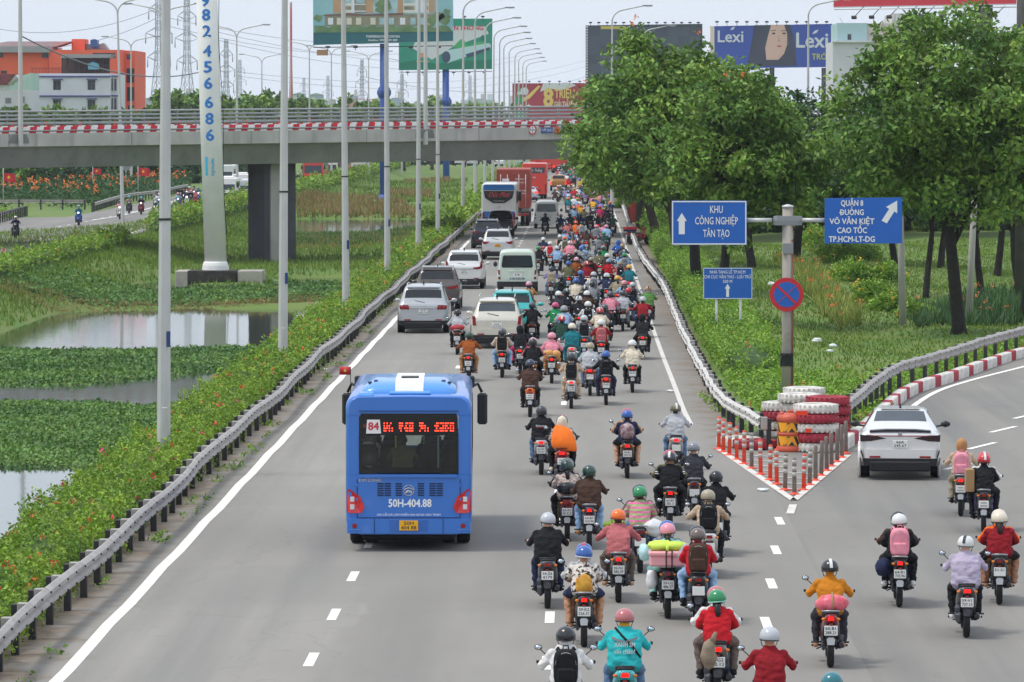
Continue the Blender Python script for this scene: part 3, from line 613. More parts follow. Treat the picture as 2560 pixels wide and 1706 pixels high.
hedge('bright green hedge along the whitewashed guardrail',4.25,6.3,140,300,.85,150,.105,20,LF_COVER,seed=5)
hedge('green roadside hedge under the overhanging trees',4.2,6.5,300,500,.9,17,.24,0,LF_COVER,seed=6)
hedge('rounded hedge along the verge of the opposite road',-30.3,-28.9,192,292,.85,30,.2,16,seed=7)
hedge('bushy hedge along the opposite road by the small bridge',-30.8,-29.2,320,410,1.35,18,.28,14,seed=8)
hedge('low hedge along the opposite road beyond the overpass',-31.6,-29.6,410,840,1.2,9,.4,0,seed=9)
# --- spreading cover, mats, grass
def sample_poly(poly_px,z,dens):
    W=[gp(*p,z) for p in poly_px]; P=[(p.x,p.y) for p in W]; a=np.array(P); lo,hi=a.min(0),a.max(0); n=int(dens*(hi-lo).prod()); 
    Q=np.random.default_rng(len(P)+n).uniform(lo,hi,(n,2)); return Q[inpoly(Q,P)]
def cover(name,label,cat,poly,z,dens,leaf,lm,hgt_=.3,bias=(0,0,.7),asp=.6,lump=.6,stuff=True,ground=True,fl=None):
    Q=sample_poly(poly,z,dens); n=len(Q)
    nn=np.array([mnoise.noise(Vector((a*lump,b*lump,3.3)))+.5*mnoise.noise(Vector((a*lump*2.7,b*lump*2.7,1.3))) for a,b in Q]); g=hgt(Q[:,0],Q[:,1]) if ground else np.full(n,z)
    P=np.stack([Q[:,0],Q[:,1],g+np.abs(nn)*hgt_*1.3+rng.uniform(0,hgt_*.5,n)],1)
    V,F=leaves(P,rng.uniform(.7,1.3,n)*leaf,asp,bias,.8); o=put(name,npmesh(name,V,F,lm,False),label=label,cat=cat,kind='stuff')
    if fl:
        k=fl[0]; i=rng.choice(n,k,replace=False); C=P[i]+np.array([0,0,.06]); C=np.repeat(C,8,0)+rng.normal(size=(8*k,3))*.03; V,F=leaves(C,fl[1],.9); put('blossom',npmesh('blossom',V,F,fl[2],False),o,kind='stuff')
    return o
for k,(p,d) in enumerate(zip(HYA,(125,88,46))):
    cover('water_hyacinth',['floating mat of water hyacinth by the near end of the hedge','middle floating mat of water hyacinth between two strips of water','far floating mat of water hyacinth in front of the white column'][k],'water plant',p,ZW,d,(.115,.14,.19)[k],LF_HYA,.13,(0,-.25,.8),.75,lump=.9)
for k,p in enumerate([[(0,981),(300,968),(505,947),(505,953),(300,978),(0,990)],[(0,1178),(178,1182),(170,1190),(0,1190)],[(0,776),(300,769),(640,763),(790,760),(790,768),(300,780),(0,788)],[(650,755),(790,748),(800,764),(650,768)]]):
    cover('dead_reeds','brown strip of dead reeds along the edge of the hyacinth mat','reeds',p,ZW,36,.3,LF_DRY,.1,(0,0,.9),.15)
def grass(name,label,polys,z,dens,h,w,lm,lean=.6,nb=3,avoid=None,cat='grass'):
    P=[]
    for p in polys: P.append(sample_poly(p,z,dens))
    Q=np.concatenate(P)
    if avoid is not None: Q=Q[avoid(Q)]
    P=np.stack([Q[:,0],Q[:,1],hgt(Q[:,0],Q[:,1])-.02],1); P=P[P[:,2]>ZW+.02]
    V,F=blades(P,rng.uniform(.6,1.2,len(P))*h,w,lean,nb); return put(name,npmesh(name,V,F,lm,False),label=label,cat=cat,kind='stuff')
grass('marsh_grass','rank green grass on the marsh around the column footing',[[(-300,640),(0,620),(290,600),(500,560),(1040,552),(1100,545),(900,690),(745,696),(640,720),(440,700),(225,735),(0,800),(-300,840)]],-1.1,7,.34,.05,LF_GRASS)
grass('field_grass','green field grass between the two roads beyond the overpass',[[(690,548),(1062,548),(1150,500),(1170,450),(700,452),(600,520),(640,548)]],-.8,1.8,.5,.12,LF_GRASS)
grass('dry_grass','patches of tall straw-coloured dry grass by the far pond',[[(740,500),(860,495),(1000,500),(1060,530),(1050,540),(742,540)],[(950,478),(1080,480),(1080,492),(950,490)],[(1010,452),(1120,448),(1130,456),(1010,460)]],-.8,3.4,.75,.12,LF_DRY)
grass('reed_fringe','brown reed fringe along the near shore of the far pond',[[(640,604),(740,596),(920,593),(1040,580),(1030,602),(900,628),(640,630)]],-1.45,6,.32,.06,LF_DRY)
grass('reed_fringe','dark green reeds in front of the far pond beside the pier',[[(640,592),(740,592),(920,590),(1045,574),(1030,595),(900,622),(640,625)]],-1.45,8,.36,.08,LF_LILYD)
ISL=[(1712,860),(1650,720),(1600,620),(1900,600),(2560,585),(2900,590),(2900,800),(2560,880),(2300,960),(2170,1060),(1960,1010),(1830,1000)]
grass('lawn_grass','short lawn grass on the island between the carriageway and slip road',[ISL],-.1,13,.16,.05,LF_GRASS,avoid=lambda Q:(Q[:,0]>4.3))
cover('ground_cover','bright leafy ground cover behind the tyre stack and slip-road rail','ground cover',[(1800,940),(1870,900),(2000,915),(2160,920),(2560,815),(2700,800),(2700,830),(2560,868),(2263,975),(2165,1060),(2060,1060),(1905,1050)],.1,80,.11,LF_COVER,.32,fl=(26,.05,FL_R))
_q=rng.uniform((-8.1,52),(-7.6,235),(5200,2)); _k=np.array([mnoise.noise(Vector((b*.35,a,7)))+(-.9-(a+7.6))*.25 for a,b in _q]); _q=_q[_k>.0]
V,F=leaves(np.stack([_q[:,0],_q[:,1],rng.uniform(0,.1,len(_q))],1),rng.uniform(.06,.13,len(_q)),.5); put('verge_weeds',npmesh('verge_weeds',V,F,LF_COVER,False),label='weeds growing out of the dirt beside the near guardrail posts',cat='weeds',kind='stuff')
grass('bank_grass','grass on the bank below the opposite road hedge',[[(-300,560),(300,575),(640,505),(700,520),(480,640),(250,700),(0,760),(-300,820)]],-.6,9,.28,.06,LF_GRASS,avoid=lambda Q:Q[:,0]>-29.6)
cover('verge_weeds','weeds at the foot of the bent rail end by the flexible posts','weeds',[(1755,980),(1780,1000),(1840,1050),(1890,1085),(1870,1090),(1800,1040),(1745,995)],0,55,.1,LF_COVER,.2)
cover('verge_weeds','weeds along the red and white kerb stones','weeds',[(2160,1080),(2230,1010),(2250,1020),(2180,1085)],0,30,.12,LF_COVER,.25)
# --- lily beds and shrubs on the island
def lily(label,poly,dens,h,lm,nf,fm,z=-.2):
    Q=sample_poly(poly,z,dens); P=np.stack([Q[:,0],Q[:,1],hgt(Q[:,0],Q[:,1])],1); V,F=blades(P,rng.uniform(.7,1.2,len(P))*h,.07,.9,6); o=put('lily_bed',npmesh('lily_bed',V,F,lm,False),label=label,cat='flower bed',kind='stuff')
    i=rng.choice(len(P),nf); C=P[i]+np.array([0,0,1])*h*.95; C=np.repeat(C,8,0)+rng.normal(size=(8*nf,3))*.05; V,F=leaves(C,.085,.8); put('blossom',npmesh('blossom',V,F,fm,False),o,kind='stuff')
lily('yellow-green daylily bed with orange flowers behind the no-stopping sign',[(1985,665),(2040,670),(2110,740),(2160,800),(2110,815),(2060,790),(2020,740)],5,.75,LF_LILY,26,FL_O)
lily('dark green lily bed with orange flowers at the foot of the forked tree',[(2262,790),(2300,765),(2480,738),(2560,735),(2600,790),(2400,812),(2290,815)],5,.75,LF_LILYD,16,FL_O)
lily('pale lily bed with orange flowers at the back of the lawn',[(1930,640),(2010,650),(2020,690),(1960,680)],4,.7,LF_LILY,9,FL_O)
for i,(px,py,rr_,hh) in enumerate([(2090,640,1.7,1.5),(2130,690,1.5,1.4),(2180,735,1.3,1.2),(2230,760,1.3,1.1),(2215,690,1.5,1.3),(2040,600,1.8,1.6),(2150,640,1.6,1.4),(2290,780,1.0,.8)]):
    g=gp(px,py); root=empty('flowering_shrub',(g.x,g.y,-.3),0,'leafy round shrub with yellow flowers among the daylilies','shrub','yellow-flowered shrubs on the island')
    n=2600; v=unit(rng.normal(size=(n,3))); v[:,2]=np.abs(v[:,2]); lob=np.array([.8+.35*mnoise.noise(Vector(q*2.2)+Vector((i*5.,0,0))) for q in v])[:,None]; P=v*lob*np.array([rr_,rr_,hh])*rng.uniform(.55,1,(n,1))
    V,F=leaves(P,rng.uniform(.1,.22,n),.5,(0,-.1,.5)); put('foliage',npmesh('foliage',V,F,LF_COVER,False),root)
    mb=MB()
    for k in range(6): a=k*1.05; mb.tube([(0,0,0),(math.cos(a)*rr_*.3,math.sin(a)*rr_*.3,hh*.4),(math.cos(a)*rr_*.55,math.sin(a)*rr_*.55,hh*.7)],[.03,.02,.01],5)
    mb.build('stem',BARK,root); C=P[rng.choice(n,16)]*1.06; C=np.repeat(C,7,0)+rng.normal(size=(112,3))*.05; V,F=leaves(C,.12,.8); put('blossom',npmesh('blossom',V,F,FL_Y,False),root,kind='stuff')
# --- left background: canna bed and tree belt behind the opposite road
def bed(label,poly,z,dens,leaf,lm,h,nf,fm):
    o=cover('canna_bed',label,'flower bed',poly,z,dens,leaf,lm,h,(0,-.2,.3),.4,.4); Q=sample_poly(poly,z,nf); P=np.stack([Q[:,0],Q[:,1],hgt(Q[:,0],Q[:,1])+h*1.25+rng.uniform(-.3,.25,len(Q))],1); C=np.repeat(P,5,0)+rng.normal(size=(5*len(P),3))*.07; V,F=leaves(C,.2,.7,(0,-1,.2)); put('blossom',npmesh('blossom',V,F,fm,False),o,kind='stuff')
bed('tall canna bed with masses of orange flowers behind the curved rail',[(-150,520),(60,516),(235,522),(300,508),(470,476),(480,458),(300,470),(0,492),(-150,495)],0,5,.5,LF_DARK,1.4,.1,FL_O)
cover('verge_grass','grass verge with low bushes inside the side-road fork','grass',[(-100,560),(0,553),(60,538),(0,525),(-100,528)],0,8,.25,LF_COVER,.3)
for i,(px,Y,cy,r_) in enumerate([(-40,524,430,5),(60,516,445,5),(130,532,440,5.5),(200,540,430,6),(280,544,440,6),(350,552,440,6),(430,564,440,6),(490,600,440,5),(-120,532,420,6),(20,600,410,6),(160,600,410,6),(310,610,405,6.5),(450,640,415,6),(560,680,420,6)]):
    c=at(px,cy,Y); tree('background_tree','dark leafy tree in the belt behind the canna bed',(c.x,Y,-.1),c.z,(r_*.85,r_*.7,r_*.62),.2,nclump=70,per=42,leaf=.75,lm=LF_DARK,bark=BARK_D,seed=90+i,fork=.4,group='tree belt behind the canna bed')
for i,(px,Y,cy,r_) in enumerate([(40,580,280,6),(140,584,274,6),(230,590,275,5),(320,600,276,5),(430,600,262,7),(500,610,268,7),(620,640,268,7),(690,660,262,7),(760,670,266,6),(840,690,270,6),(930,700,268,6),(1010,720,272,5),(1080,740,268,6),(1160,780,272,5),(1215,800,264,6),(560,630,272,6)]):
    c=at(px,cy+(17 if px>340 else 24),Y); r_*=.8 if px>340 else .55; tree('distant_tree','rounded green treetop showing above the overpass railing',(c.x,Y,0),c.z,(r_,r_*.8,r_*.55),.25,nclump=60,per=45,leaf=.8,lm=LF_TREE,seed=120+i,fork=.6,group='treetops behind the overpass')
# ================================================================ VEHICLES
GLASS=mat('tinted_glass','#14171b',.08,spec=.7,var=.1,scale=1.5); GLASSL=mat('pale_glass','#3c444b',.08,spec=.7,var=.2,scale=1.2); TAIL=mat('tail_light_lens','#8f1218',.15,coat=.4,var=.2,scale=12); TAILON=mat('lit_brake_light','#ff2a1c',.3,emit=2.2)
AMB=mat('amber_lens','#e07a1c',.25); PLW=mat('white_plate','#e6e5df',.5); PLY=mat('yellow_plate','#f0b019',.5); PLT=mat('plate_lettering','#22222a',.6); REFL=mat('clear_lens','#d7d8da',.12,spec=.7)
RIMM=mat('alloy_rim','#9a9da1',.3,.8); HEADON=mat('lit_headlight','#fff8e8',.3,emit=2.5)
def carpaint(h,metal=.25,rough=.28): return mat('car_paint_'+h.strip('#'),h,rough,metal,coat=.6,dirt=.12,dscale=2.2,dcol=(.25,.22,.2))
TYRE=MB().lathe([(.20,-.09),(.30,-.105),(.335,-.08),(.34,-.03),(.34,.03),(.335,.08),(.30,.105),(.20,.09)],n=20,axis='X').mesh('tyre',BLACK)
RIM=MB().lathe([(.02,.085),(.06,.08),(.07,.06),(.19,.07),(.215,.09),(.215,-.08),(.03,-.08)],n=16,axis='X')
for k in range(5):
    a=k*2*math.pi/5; RIM.box((.075,math.cos(a)*.12,math.sin(a)*.12),(.02,.05,.2),0,0,Matrix.Rotation(-(a-math.pi/2),3,'X'))
RIM=RIM.mesh('rim',RIMM)
def wheel(root,x,y,r=.34,w=1.):
    t=put('wheel',TYRE,root,(x,y,r)); s=r/.34; t.scale=(w*(1 if x>0 else -1),s,s); put('rim',RIM,t); return t
NH=12
def half(y,w,z0,zb,wr,zr):
    m=(z0+zb)*.5; g=lambda t:w*.95+(wr-w*.95)*t
    return [(0,y,z0),(w*.84,y,z0),(w*.96,y,z0+.05),(w*.995,y,z0+.16),(w,y,m+.04),(w*.99,y,zb-.07),(w*.95,y,zb),(g(.12),y,zb+.1*(zr-zb)),(g(.9),y,zb+.86*(zr-zb)),(wr*.92,y,zb+.955*(zr-zb)),(wr*.62,y,zb+.99*(zr-zb)),(0,y,zr)]
def ring(st):
    h=half(*st); return h+[(-p[0],p[1],p[2]) for p in reversed(h[1:-1])]
def interp(st,k=3):
    out=[]
    for a,b in zip(st[:-1],st[1:]):
        for i in range(k): t=i/k; out.append(tuple(p+(q-p)*t for p,q in zip(a,b)))
    out.append(st[-1]); return out
def patch(rings,i0,i1,js,off):
    """glass laid on the shell: quads of the loft between stations, a few millimetres proud"""
    mb=MB(); n=len(rings[0])
    for i in range(i0,i1):
        for j in js:
            q=[Vector(rings[i][j]),Vector(rings[i][(j+1)%n]),Vector(rings[i+1][(j+1)%n]),Vector(rings[i+1][j])]; nn=(q[2]-q[0]).cross(q[3]-q[1])
            if nn.length<1e-9: continue
            nn.normalize(); c=Vector((0,q[0].y,.7)); 
            if nn.dot((q[0]+q[2])/2-c)<0: nn=-nn
            mb.add([tuple(p+nn*off) for p in q],[(0,1,2,3)],0,True)
    return mb
def plate(root,x,y,z,s,yel=False,w=.33,h=.165,tilt=0,name='number_plate'):
    p=MB().box((0,0,0),(w,.014,h),0,.006).build(name,PLY if yel else PLW,root,loc=(x,y,z)); p.rotation_euler=(tilt,0,0)
    if s:
        ln=s.split('\n')
        for k,q in enumerate(ln): text('plate_lettering',q,h*(.52 if len(ln)>1 else .62),(0,-.0085,h*(.23-.46*k) if len(ln)>1 else 0),p,PLT,width=w*(.52 if len(q)<4 else .82 if len(ln)>1 else .86),bold=.012)
    return p
SHAPES={ # y,w,z0,zb,wr,zr
'suv':([(0,.78,.56,.95,.66,.99),(.03,.86,.47,1.02,.72,1.07),(.09,.90,.42,1.05,.75,1.15),(.30,.92,.38,1.07,.70,1.60),(.42,.925,.36,1.08,.68,1.71),(.7,.93,.35,1.08,.67,1.75),(1.7,.93,.34,1.07,.67,1.78),(2.5,.93,.34,1.05,.66,1.72),(2.8,.93,.34,1.04,.67,1.60),(3.45,.92,.34,1.03,.78,1.09),(4.2,.9,.36,.98,.78,1.01),(4.55,.85,.42,.9,.7,.93),(4.68,.74,.5,.78,.6,.8)],2,3,6,8,4.0),
'mpv':([(0,.76,.52,.92,.62,.96),(.03,.83,.44,.99,.68,1.04),(.09,.865,.38,1.02,.70,1.14),(.34,.88,.36,1.04,.66,1.54),(.46,.885,.34,1.05,.64,1.64),(.8,.885,.33,1.05,.63,1.67),(1.7,.885,.32,1.04,.63,1.70),(2.5,.885,.32,1.03,.63,1.63),(2.8,.885,.32,1.02,.64,1.52),(3.45,.88,.32,1.01,.74,1.06),(4.1,.86,.34,.95,.74,.98),(4.4,.8,.4,.86,.66,.89),(4.52,.7,.48,.74,.58,.76)],2,3,6,8,3.8),
'sedan':([(0,.74,.50,.92,.64,.95),(.03,.82,.40,.97,.70,1.01),(.09,.86,.34,1.0,.72,1.06),(.45,.875,.32,1.0,.70,1.085),(.62,.88,.31,.99,.66,1.13),(1.35,.88,.30,.98,.56,1.42),(1.6,.88,.30,.97,.55,1.45),(2.2,.88,.30,.96,.56,1.47),(2.5,.88,.30,.95,.57,1.43),(3.3,.87,.30,.93,.72,.99),(4.0,.85,.32,.88,.72,.9),(4.35,.8,.38,.8,.66,.82),(4.48,.68,.46,.7,.56,.72)],4,5,6,9,3.75)}
def car(kind,label,px,py,col_,lights,name='car',plate_s=None,yel=False,extra=None,glass=GLASS,cat='car',group=None,scale=(1,1,1),rz=0,lights_on=False,rearlabel=None,trim=True):
    st,a,b,c0,c1,yf=SHAPES[kind]; g=gp(px,py); root=empty(name,g,rz,label,cat,group); root.scale=scale
    P=carpaint(col_) if isinstance(col_,str) else col_
    fine=interp(st,3); rings=[ring(s) for s in fine]
    MB().loft(rings,0,True,True,True).build('body',P,root)
    patch(rings,a*3+1,b*3,[9,10,11,12],.006).build('rear_window',glass,root); 
    for js,i0,i1 in(([7],b*3+2,(c1)*3-3),([14],b*3+2,(c1)*3-3)): patch(rings,i0,i1,js,.006).build('side_window',glass,root)
    patch(rings,c1*3+1-(0 if kind!='sedan' else 2),(c1+1)*3-1,[9,10,11,12],.006).build('windscreen',glass,root)
    W=st[3][1]; L_=st[-1][0]
    for y in(.92,L_-.88):
        for sx in(-1,1): wheel(root,sx*(W-.11),y,.345 if kind=='suv' else .31)
    for y in(.92,L_-.88):
        for sx in(-1,1): MB().lathe([(.34,0),(.42,.012),(.42,-.05),(.34,-.05)],c=(sx*(W-.008),y,.36),n=18,axis='X').build('wheel_arch',BLACKP if kind!='sedan' else P,root)
    for poly in lights:            # outline in x,z on the right half of the tail
        for sx in(-1,1): MB().prism([(sx*x,-.012,z) for x,z in (poly if sx>0 else poly[::-1])],(0,.16,0)).build('tail_light',TAILON if lights_on else TAIL,root)
    if trim:
        MB().loft([[(x,y,z) for x,z in((-w_,.30),(w_,.30),(w_*1.02,.46),(-w_*1.02,.46))] for y,w_ in((-.035,W*.80),(.0,W*.90),(.3,W*.985))],0,True,True,False).build('bumper_trim',BLACKP,root)
        MB().loft([[(x,y,z) for x,z in((-w_,.47),(w_,.47),(w_,.66),(-w_,.66))] for y,w_ in((-.05,W*.78),(-.02,W*.88),(.25,W*.992))],0,True,True,False).build('bumper',P,root)
        for sx in(-1,1): MB().box((sx*W*.62,-.052,.5),(.24,.02,.045),0,.008).build('reflector',TAIL,root)
    MB().box((0,.12,.3),(W*1.5,.5,.22),0,.03).build('underbody',BLACK,root)
    for sx in(-1,1):
        m=MB().ell((sx*(W+.13),0,0),(.11,.055,.075),10,6).tube([(sx*(W-.08),.03,-.05),(sx*(W+.06),0,-.03)],.025,6); m.build('wing_mirror',P if kind!='sedan' else BLACKP,root,loc=(0,L_*.66,1.1 if kind!='sedan' else 1.02))
    plate(root,0,-.062 if not trim else -.03,.80 if kind!='sedan' else .78,plate_s or '',yel)
    if kind!='sedan':
        MB().loft([[(-.6,y,z),(.6,y,z),(.6,y,z+.035),(-.6,y,z+.035)] for y,z in((.30,st[4][5]-.05),(.52,st[4][5]+.01))],0,True,True,False).build('roof_spoiler',P,root)
        MB().tube([(.06,.07,1.12),(-.32,.12,1.2)],.012,5).build('wiper',BLACKP,root)
    MB().lathe([(.03,0),(.02,.12),(.004,.14)],c=(0,.62 if kind!='sedan' else 1.5,st[6][5]-.02),n=6).build('antenna',BLACKP,root)
    if extra: extra(root,P,W,st)
    return root
def rails(root,P,W,st):
    for sx in(-1,1): MB().tube([(sx*.6,.55,1.74),(sx*.61,.7,1.80),(sx*.6,2.3,1.79),(sx*.59,2.5,1.73)],.018,6).build('roof_rail',GALV_L,root)
def garnish(root,P,W,st): MB().box((0,-.03,.93),(.9,.03,.05),0,.01).build('chrome_garnish',CHROME,root)
L_CLUST=[(.52,.86),(.86,.88),(.88,1.02),(.56,1.04)]; L_BOOM=[(.40,.92),(.62,.90),(.84,.96),(.86,1.10),(.74,1.04),(.42,.99)]; L_TALL=[(.70,.78),(.83,.80),(.84,1.12),(.74,1.1)]; L_V=[(.44,1.02),(.58,.90),(.72,.86),(.84,.92),(.84,1.06),(.60,1.01)]
def fort(root,P,W,st):
    rails(root,P,W,st); garnish(root,P,W,st)
    for sx in(-1,1):
        for dx in(.61,.77): MB().lathe([(.055,0),(.05,-.02),(.02,-.025)],c=(sx*dx,-.02,.95),n=12,axis='Y').build('lamp_lens',TAIL,root)
    text('badge','TOYOTA',.05,(0,-.05,.99),root,CHROME)
LC=lambda pts:[pts]
car('suv','silver sport utility vehicle with round twin tail lamps beside the guardrail',1058,834,'#b9bbbd',[[(.50,.87),(.85,.88),(.88,1.03),(.54,1.04)]],plate_s='51G\n816.14',extra=fort,name='sport_utility_vehicle',group='cars on the main road')
car('suv','dark brown utility vehicle with silver roof half hidden behind the silver one',1093,778,'#5a5350',[L_BOOM],name='sport_utility_vehicle',group='cars on the main road',extra=lambda r,P,W,s:(rails(r,P,W,s),MB().box((0,1.4,1.775),(1.22,1.9,.03),0,.012).build('roof_skin',carpaint('#c9ccce'),r)))
car('suv','white crossover with wide red tail lamps driving in the lane by the hedge',1160,723,'#e4e3e0',[L_BOOM,[(.72,1.0),(.86,1.05),(.82,1.3),(.78,1.3)]],plate_s='51H\n752.19',extra=lambda r,P,W,s:(garnish(r,P,W,s),[MB().lathe([(.04,0),(.04,.1)],c=(sx*.5,-.09,.4),n=10,axis='Y').build('exhaust_tip',CHROME,r) for sx in(-1,1)]),name='crossover_car',group='cars on the main road')
car('mpv','silver people carrier with yellow plate ahead of the white crossover',1244,650,'#cfcfce',[L_V],plate_s='51F\n273.06',yel=True,name='people_carrier',group='cars on the main road',extra=rails)
car('suv','dark navy utility vehicle close to the guardrail before the overpass shadow',1217,622,'#1b2030',[[(.46,1.0),(.84,.92),(.86,1.08),(.62,1.06)]],plate_s='51K\n508',yel=True,name='sport_utility_vehicle',group='cars on the main road',lights_on=False,extra=rails)
car('mpv','cream people carrier with brake lights beside the man in brown',1242,872,'#d8d2c2',[L_TALL],plate_s='51A\n217.03',glass=GLASSL,name='people_carrier',group='cars on the main road',extra=lambda r,P,W,s:(rails(r,P,W,s),text('badge','INNOVA',.07,(.0,-.045,.93),r,CHROME)))
car('mpv','turquoise taxi squeezed between the cream people carrier and the pale green van',1280,846,'#35b3b0',[[(.30,.98),(.86,.98),(.86,1.04),(.30,1.04)]],name='taxi',cat='taxi',group='cars on the main road',extra=lambda r,P,W,s:text('taxi_lettering','XANH SM',.1,(0,-.04,.9),r,TEXTW))
def sed(root,P,W,st):
    MB().loft([[(-.66,y,z),(-.3,y,z+.02),(.3,y,z+.02),(.66,y,z),(.66,y,z+.03),(.3,y,z+.055),(-.3,y,z+.055),(-.66,y,z+.03)] for y,z in((.02,1.03),(.14,1.045))],0,True,True,False).build('boot_spoiler',BLACKP,root)
    MB().box((0,-.02,.955),(1.3,.02,.02),0,.004).build('tail_garnish',TAIL,root)
    MB().lathe([(.045,0),(.045,.012)],c=(0,-.03,1.0),n=14,axis='Y').build('badge',CHROME,root)
    for sx in(-1,1): MB().prism([(sx*.80,-.045,.44),(sx*.86,-.03,.62),(sx*.84,-.03,.66),(sx*.79,-.045,.5)],(0,.05,0)).build('vent',BLACKP,root)
    MB().box((0,1.95,1.455),(.86,1.0,.012),0,.004).build('roof_panel',P,root)
    for sx in(-1,1): MB().box((sx*(.885),2.3,.86),(.012,.16,.03),0,.004).build('door_handle',P,root)
SMK=mat('smoked_lens','#2c1517',.15,coat=.4)
_T=TAIL; TAIL_KEEP=TAIL
car('sedan','white saloon car with black boot spoiler turning onto the slip road',2250,1200,'#e3e1de',[[(.30,.90),(.62,.84),(.86,.83),(.87,.97),(.60,.97)]],plate_s='66A\n245.67',name='saloon_car',rz=R(-4),extra=sed,glass=GLASSL)  # paler glass colour paints the sky's reflection into the windows
for o in bpy.data.objects:
    if o.name.startswith('tail_light') and o.parent and o.parent.name=='saloon_car': paint(o,SMK)
car('sedan','small silver saloon in the shadow between red coach and container lorry',1322,506,'#b7bcc0',[L_CLUST],name='saloon_car',group='distant cars on the main road',lights_on=True)
for i,(px,py,k,c_,lb) in enumerate([(1397,433,'suv','#20242b','dark car with lit brake lamps in front of the far red coach'),(1303,433,'mpv','#6fa3b8','pale blue car in the far queue beside red coaches'),(1330,430,'sedan','#d8d8d8','white car in the far queue behind the red coaches'),(1250,418,'sedan','#dfe0e0','white car waiting beyond the overpass hedge'),(1150,415,'suv','#e0e1e2','white utility vehicle waiting at the far crossing'),(1180,416,'sedan','#c9ccd0','grey car waiting at the far crossing')]):
    car(k,lb,px,py,c_,[L_CLUST],name='distant_car',group='distant cars on the main road',lights_on=i==0)
# pick-ups
def pickup(label,px,py,c_,lights_on=False,scale=(1,1,1)):
    g=gp(px,py); r=empty('pickup_truck',g,0,label,'pickup truck','cars on the main road'); P=carpaint(c_); W=.92
    st=[(0,.86,.55,1.0,.8,1.03),(.04,.9,.5,1.04,.82,1.08),(1.5,.92,.45,1.06,.82,1.1),(1.56,.92,.45,1.06,.72,1.15),(1.75,.92,.45,1.06,.66,1.68),(2.0,.92,.45,1.06,.65,1.76),(3.0,.92,.45,1.06,.65,1.76),(3.3,.92,.45,1.06,.66,1.62),(3.9,.92,.45,1.06,.78,1.12),(4.9,.9,.48,1.0,.76,1.04),(5.2,.82,.55,.86,.66,.9)]
    rings=[ring(s) for s in interp(st,3)]; MB().loft(rings,0,True,True,True).build('body',P,r); patch(rings,10,12,[9,10,11,12],.006).build('rear_window',GLASS,r)
    patch(rings,25,27,[9,10,11,12],.006).build('windscreen',GLASS,r)
    for js in([7],[14]): patch(rings,13,22,js,.006).build('side_window',GLASS,r)
    MB().box((0,.78,1.105),(1.5,1.36,.02),0,.008).build('bed_cover',BLACKP,r); MB().box((0,-.06,.52),(1.66,.16,.16),0,.03).build('bumper',BLACKP if c_!='#14161a' else CHROME,r)
    for sx in(-1,1):
        MB().box((sx*.82,-.005,.88),(.15,.06,.32),0,.015).build('tail_light',TAILON if lights_on else TAIL,r); MB().tube([(sx*.62,1.62,1.1),(sx*.58,1.72,1.62),(sx*.4,1.74,1.68)],.03,6).build('roll_bar',BLACKP,r)
        MB().ell((sx*1.08,3.4,1.15),(.12,.06,.1),9,6).build('wing_mirror',BLACKP,r)
        for y in(1.0,4.2): wheel(r,sx*.8,y,.38)
    plate(r,0,-.15,.55,'',False); return r
pickup('black pickup truck following the blue and white coach',1250,592,'#14161a'); pickup('orange pickup truck in front of two riders near the far red coaches',1396,478,'#b0762c',True)
# vans
def van(label,px,py,c_,ptxt=None,windowfull=True,group='cars on the main road'):
    g=gp(px,py); r=empty('van',g,0,label,'van',group); P=carpaint(c_,.05,.35); W=.9; H=2.02
    st=[(0,.84,.5,1.0,.70,1.88),(.02,.88,.44,1.02,.74,1.94),(.1,.9,.40,1.03,.76,2.0),(.5,.9,.38,1.03,.76,2.03),(3.6,.9,.38,1.03,.75,2.0),(4.0,.9,.38,1.03,.75,1.86),(4.6,.88,.4,1.0,.74,1.1),(4.9,.8,.46,.9,.66,.95)]
    rings=[ring(s) for s in interp(st,3)]; MB().loft(rings,0,True,True,True).build('body',P,r)
    MB().prism([(-.66,-.012,1.22),(.66,-.012,1.22),(.70,-.012,1.30),(.64,-.008,1.72),(.58,-.006,1.77),(-.58,-.006,1.77),(-.64,-.008,1.72),(-.70,-.012,1.30)],(0,.05,0)).build('rear_window',GLASS if c_!='#b9bbb9' else GLASSL,r)
    for js in([7],[14]): patch(rings,7,13,js,.006).build('side_window',GLASS,r)
    MB().prism([(-.72,-.004,.70),(.72,-.004,.70),(.72,-.004,1.16),(-.72,-.004,1.16)],(0,.01,0)).build('tailgate_panel',P,r)
    MB().box((0,-.02,1.06),(.72,.04,.05),0,.01).build('tailgate_handle',P,r); text('badge','TOYOTA',.055,(0,-.02,1.13),r,CHROME)
    for sx in(-1,1):
        MB().prism([(sx*.74,-.014,.70),(sx*.85,-.014,.70),(sx*.85,-.014,1.12),(sx*.78,-.014,1.12)],(0,.1,0)).build('tail_light',TAIL,r); MB().box((sx*.8,-.02,.86),(.1,.012,.09),0,.004).build('reversing_lamp',REFL,r)
        MB().ell((sx*1.05,4.1,1.25),(.1,.06,.13),9,6).build('wing_mirror',BLACKP,r)
        for y in(.95,3.9): wheel(r,sx*.78,y,.33)
    MB().loft([[(-w_,y,.36),(w_,y,.36),(w_,y,.6),(-w_,y,.6)] for y,w_ in((-.09,.82),(-.05,.88),(.2,.905))],0,True,True,False).build('bumper',BLACKP if ptxt else P,r)
    plate(r,0,-.012,.90 if ptxt else .56,'51B' if ptxt else '',False,.4,.2)
    if ptxt: text('number_lettering',ptxt,.13,(0,-.012,.72),r,mat('navy_lettering','#26325e',.5),width=.66,bold=.02)
    MB().tube([(-.2,-.02,1.25),(.25,-.03,1.28)],.012,5).build('wiper',BLACKP,r); return r
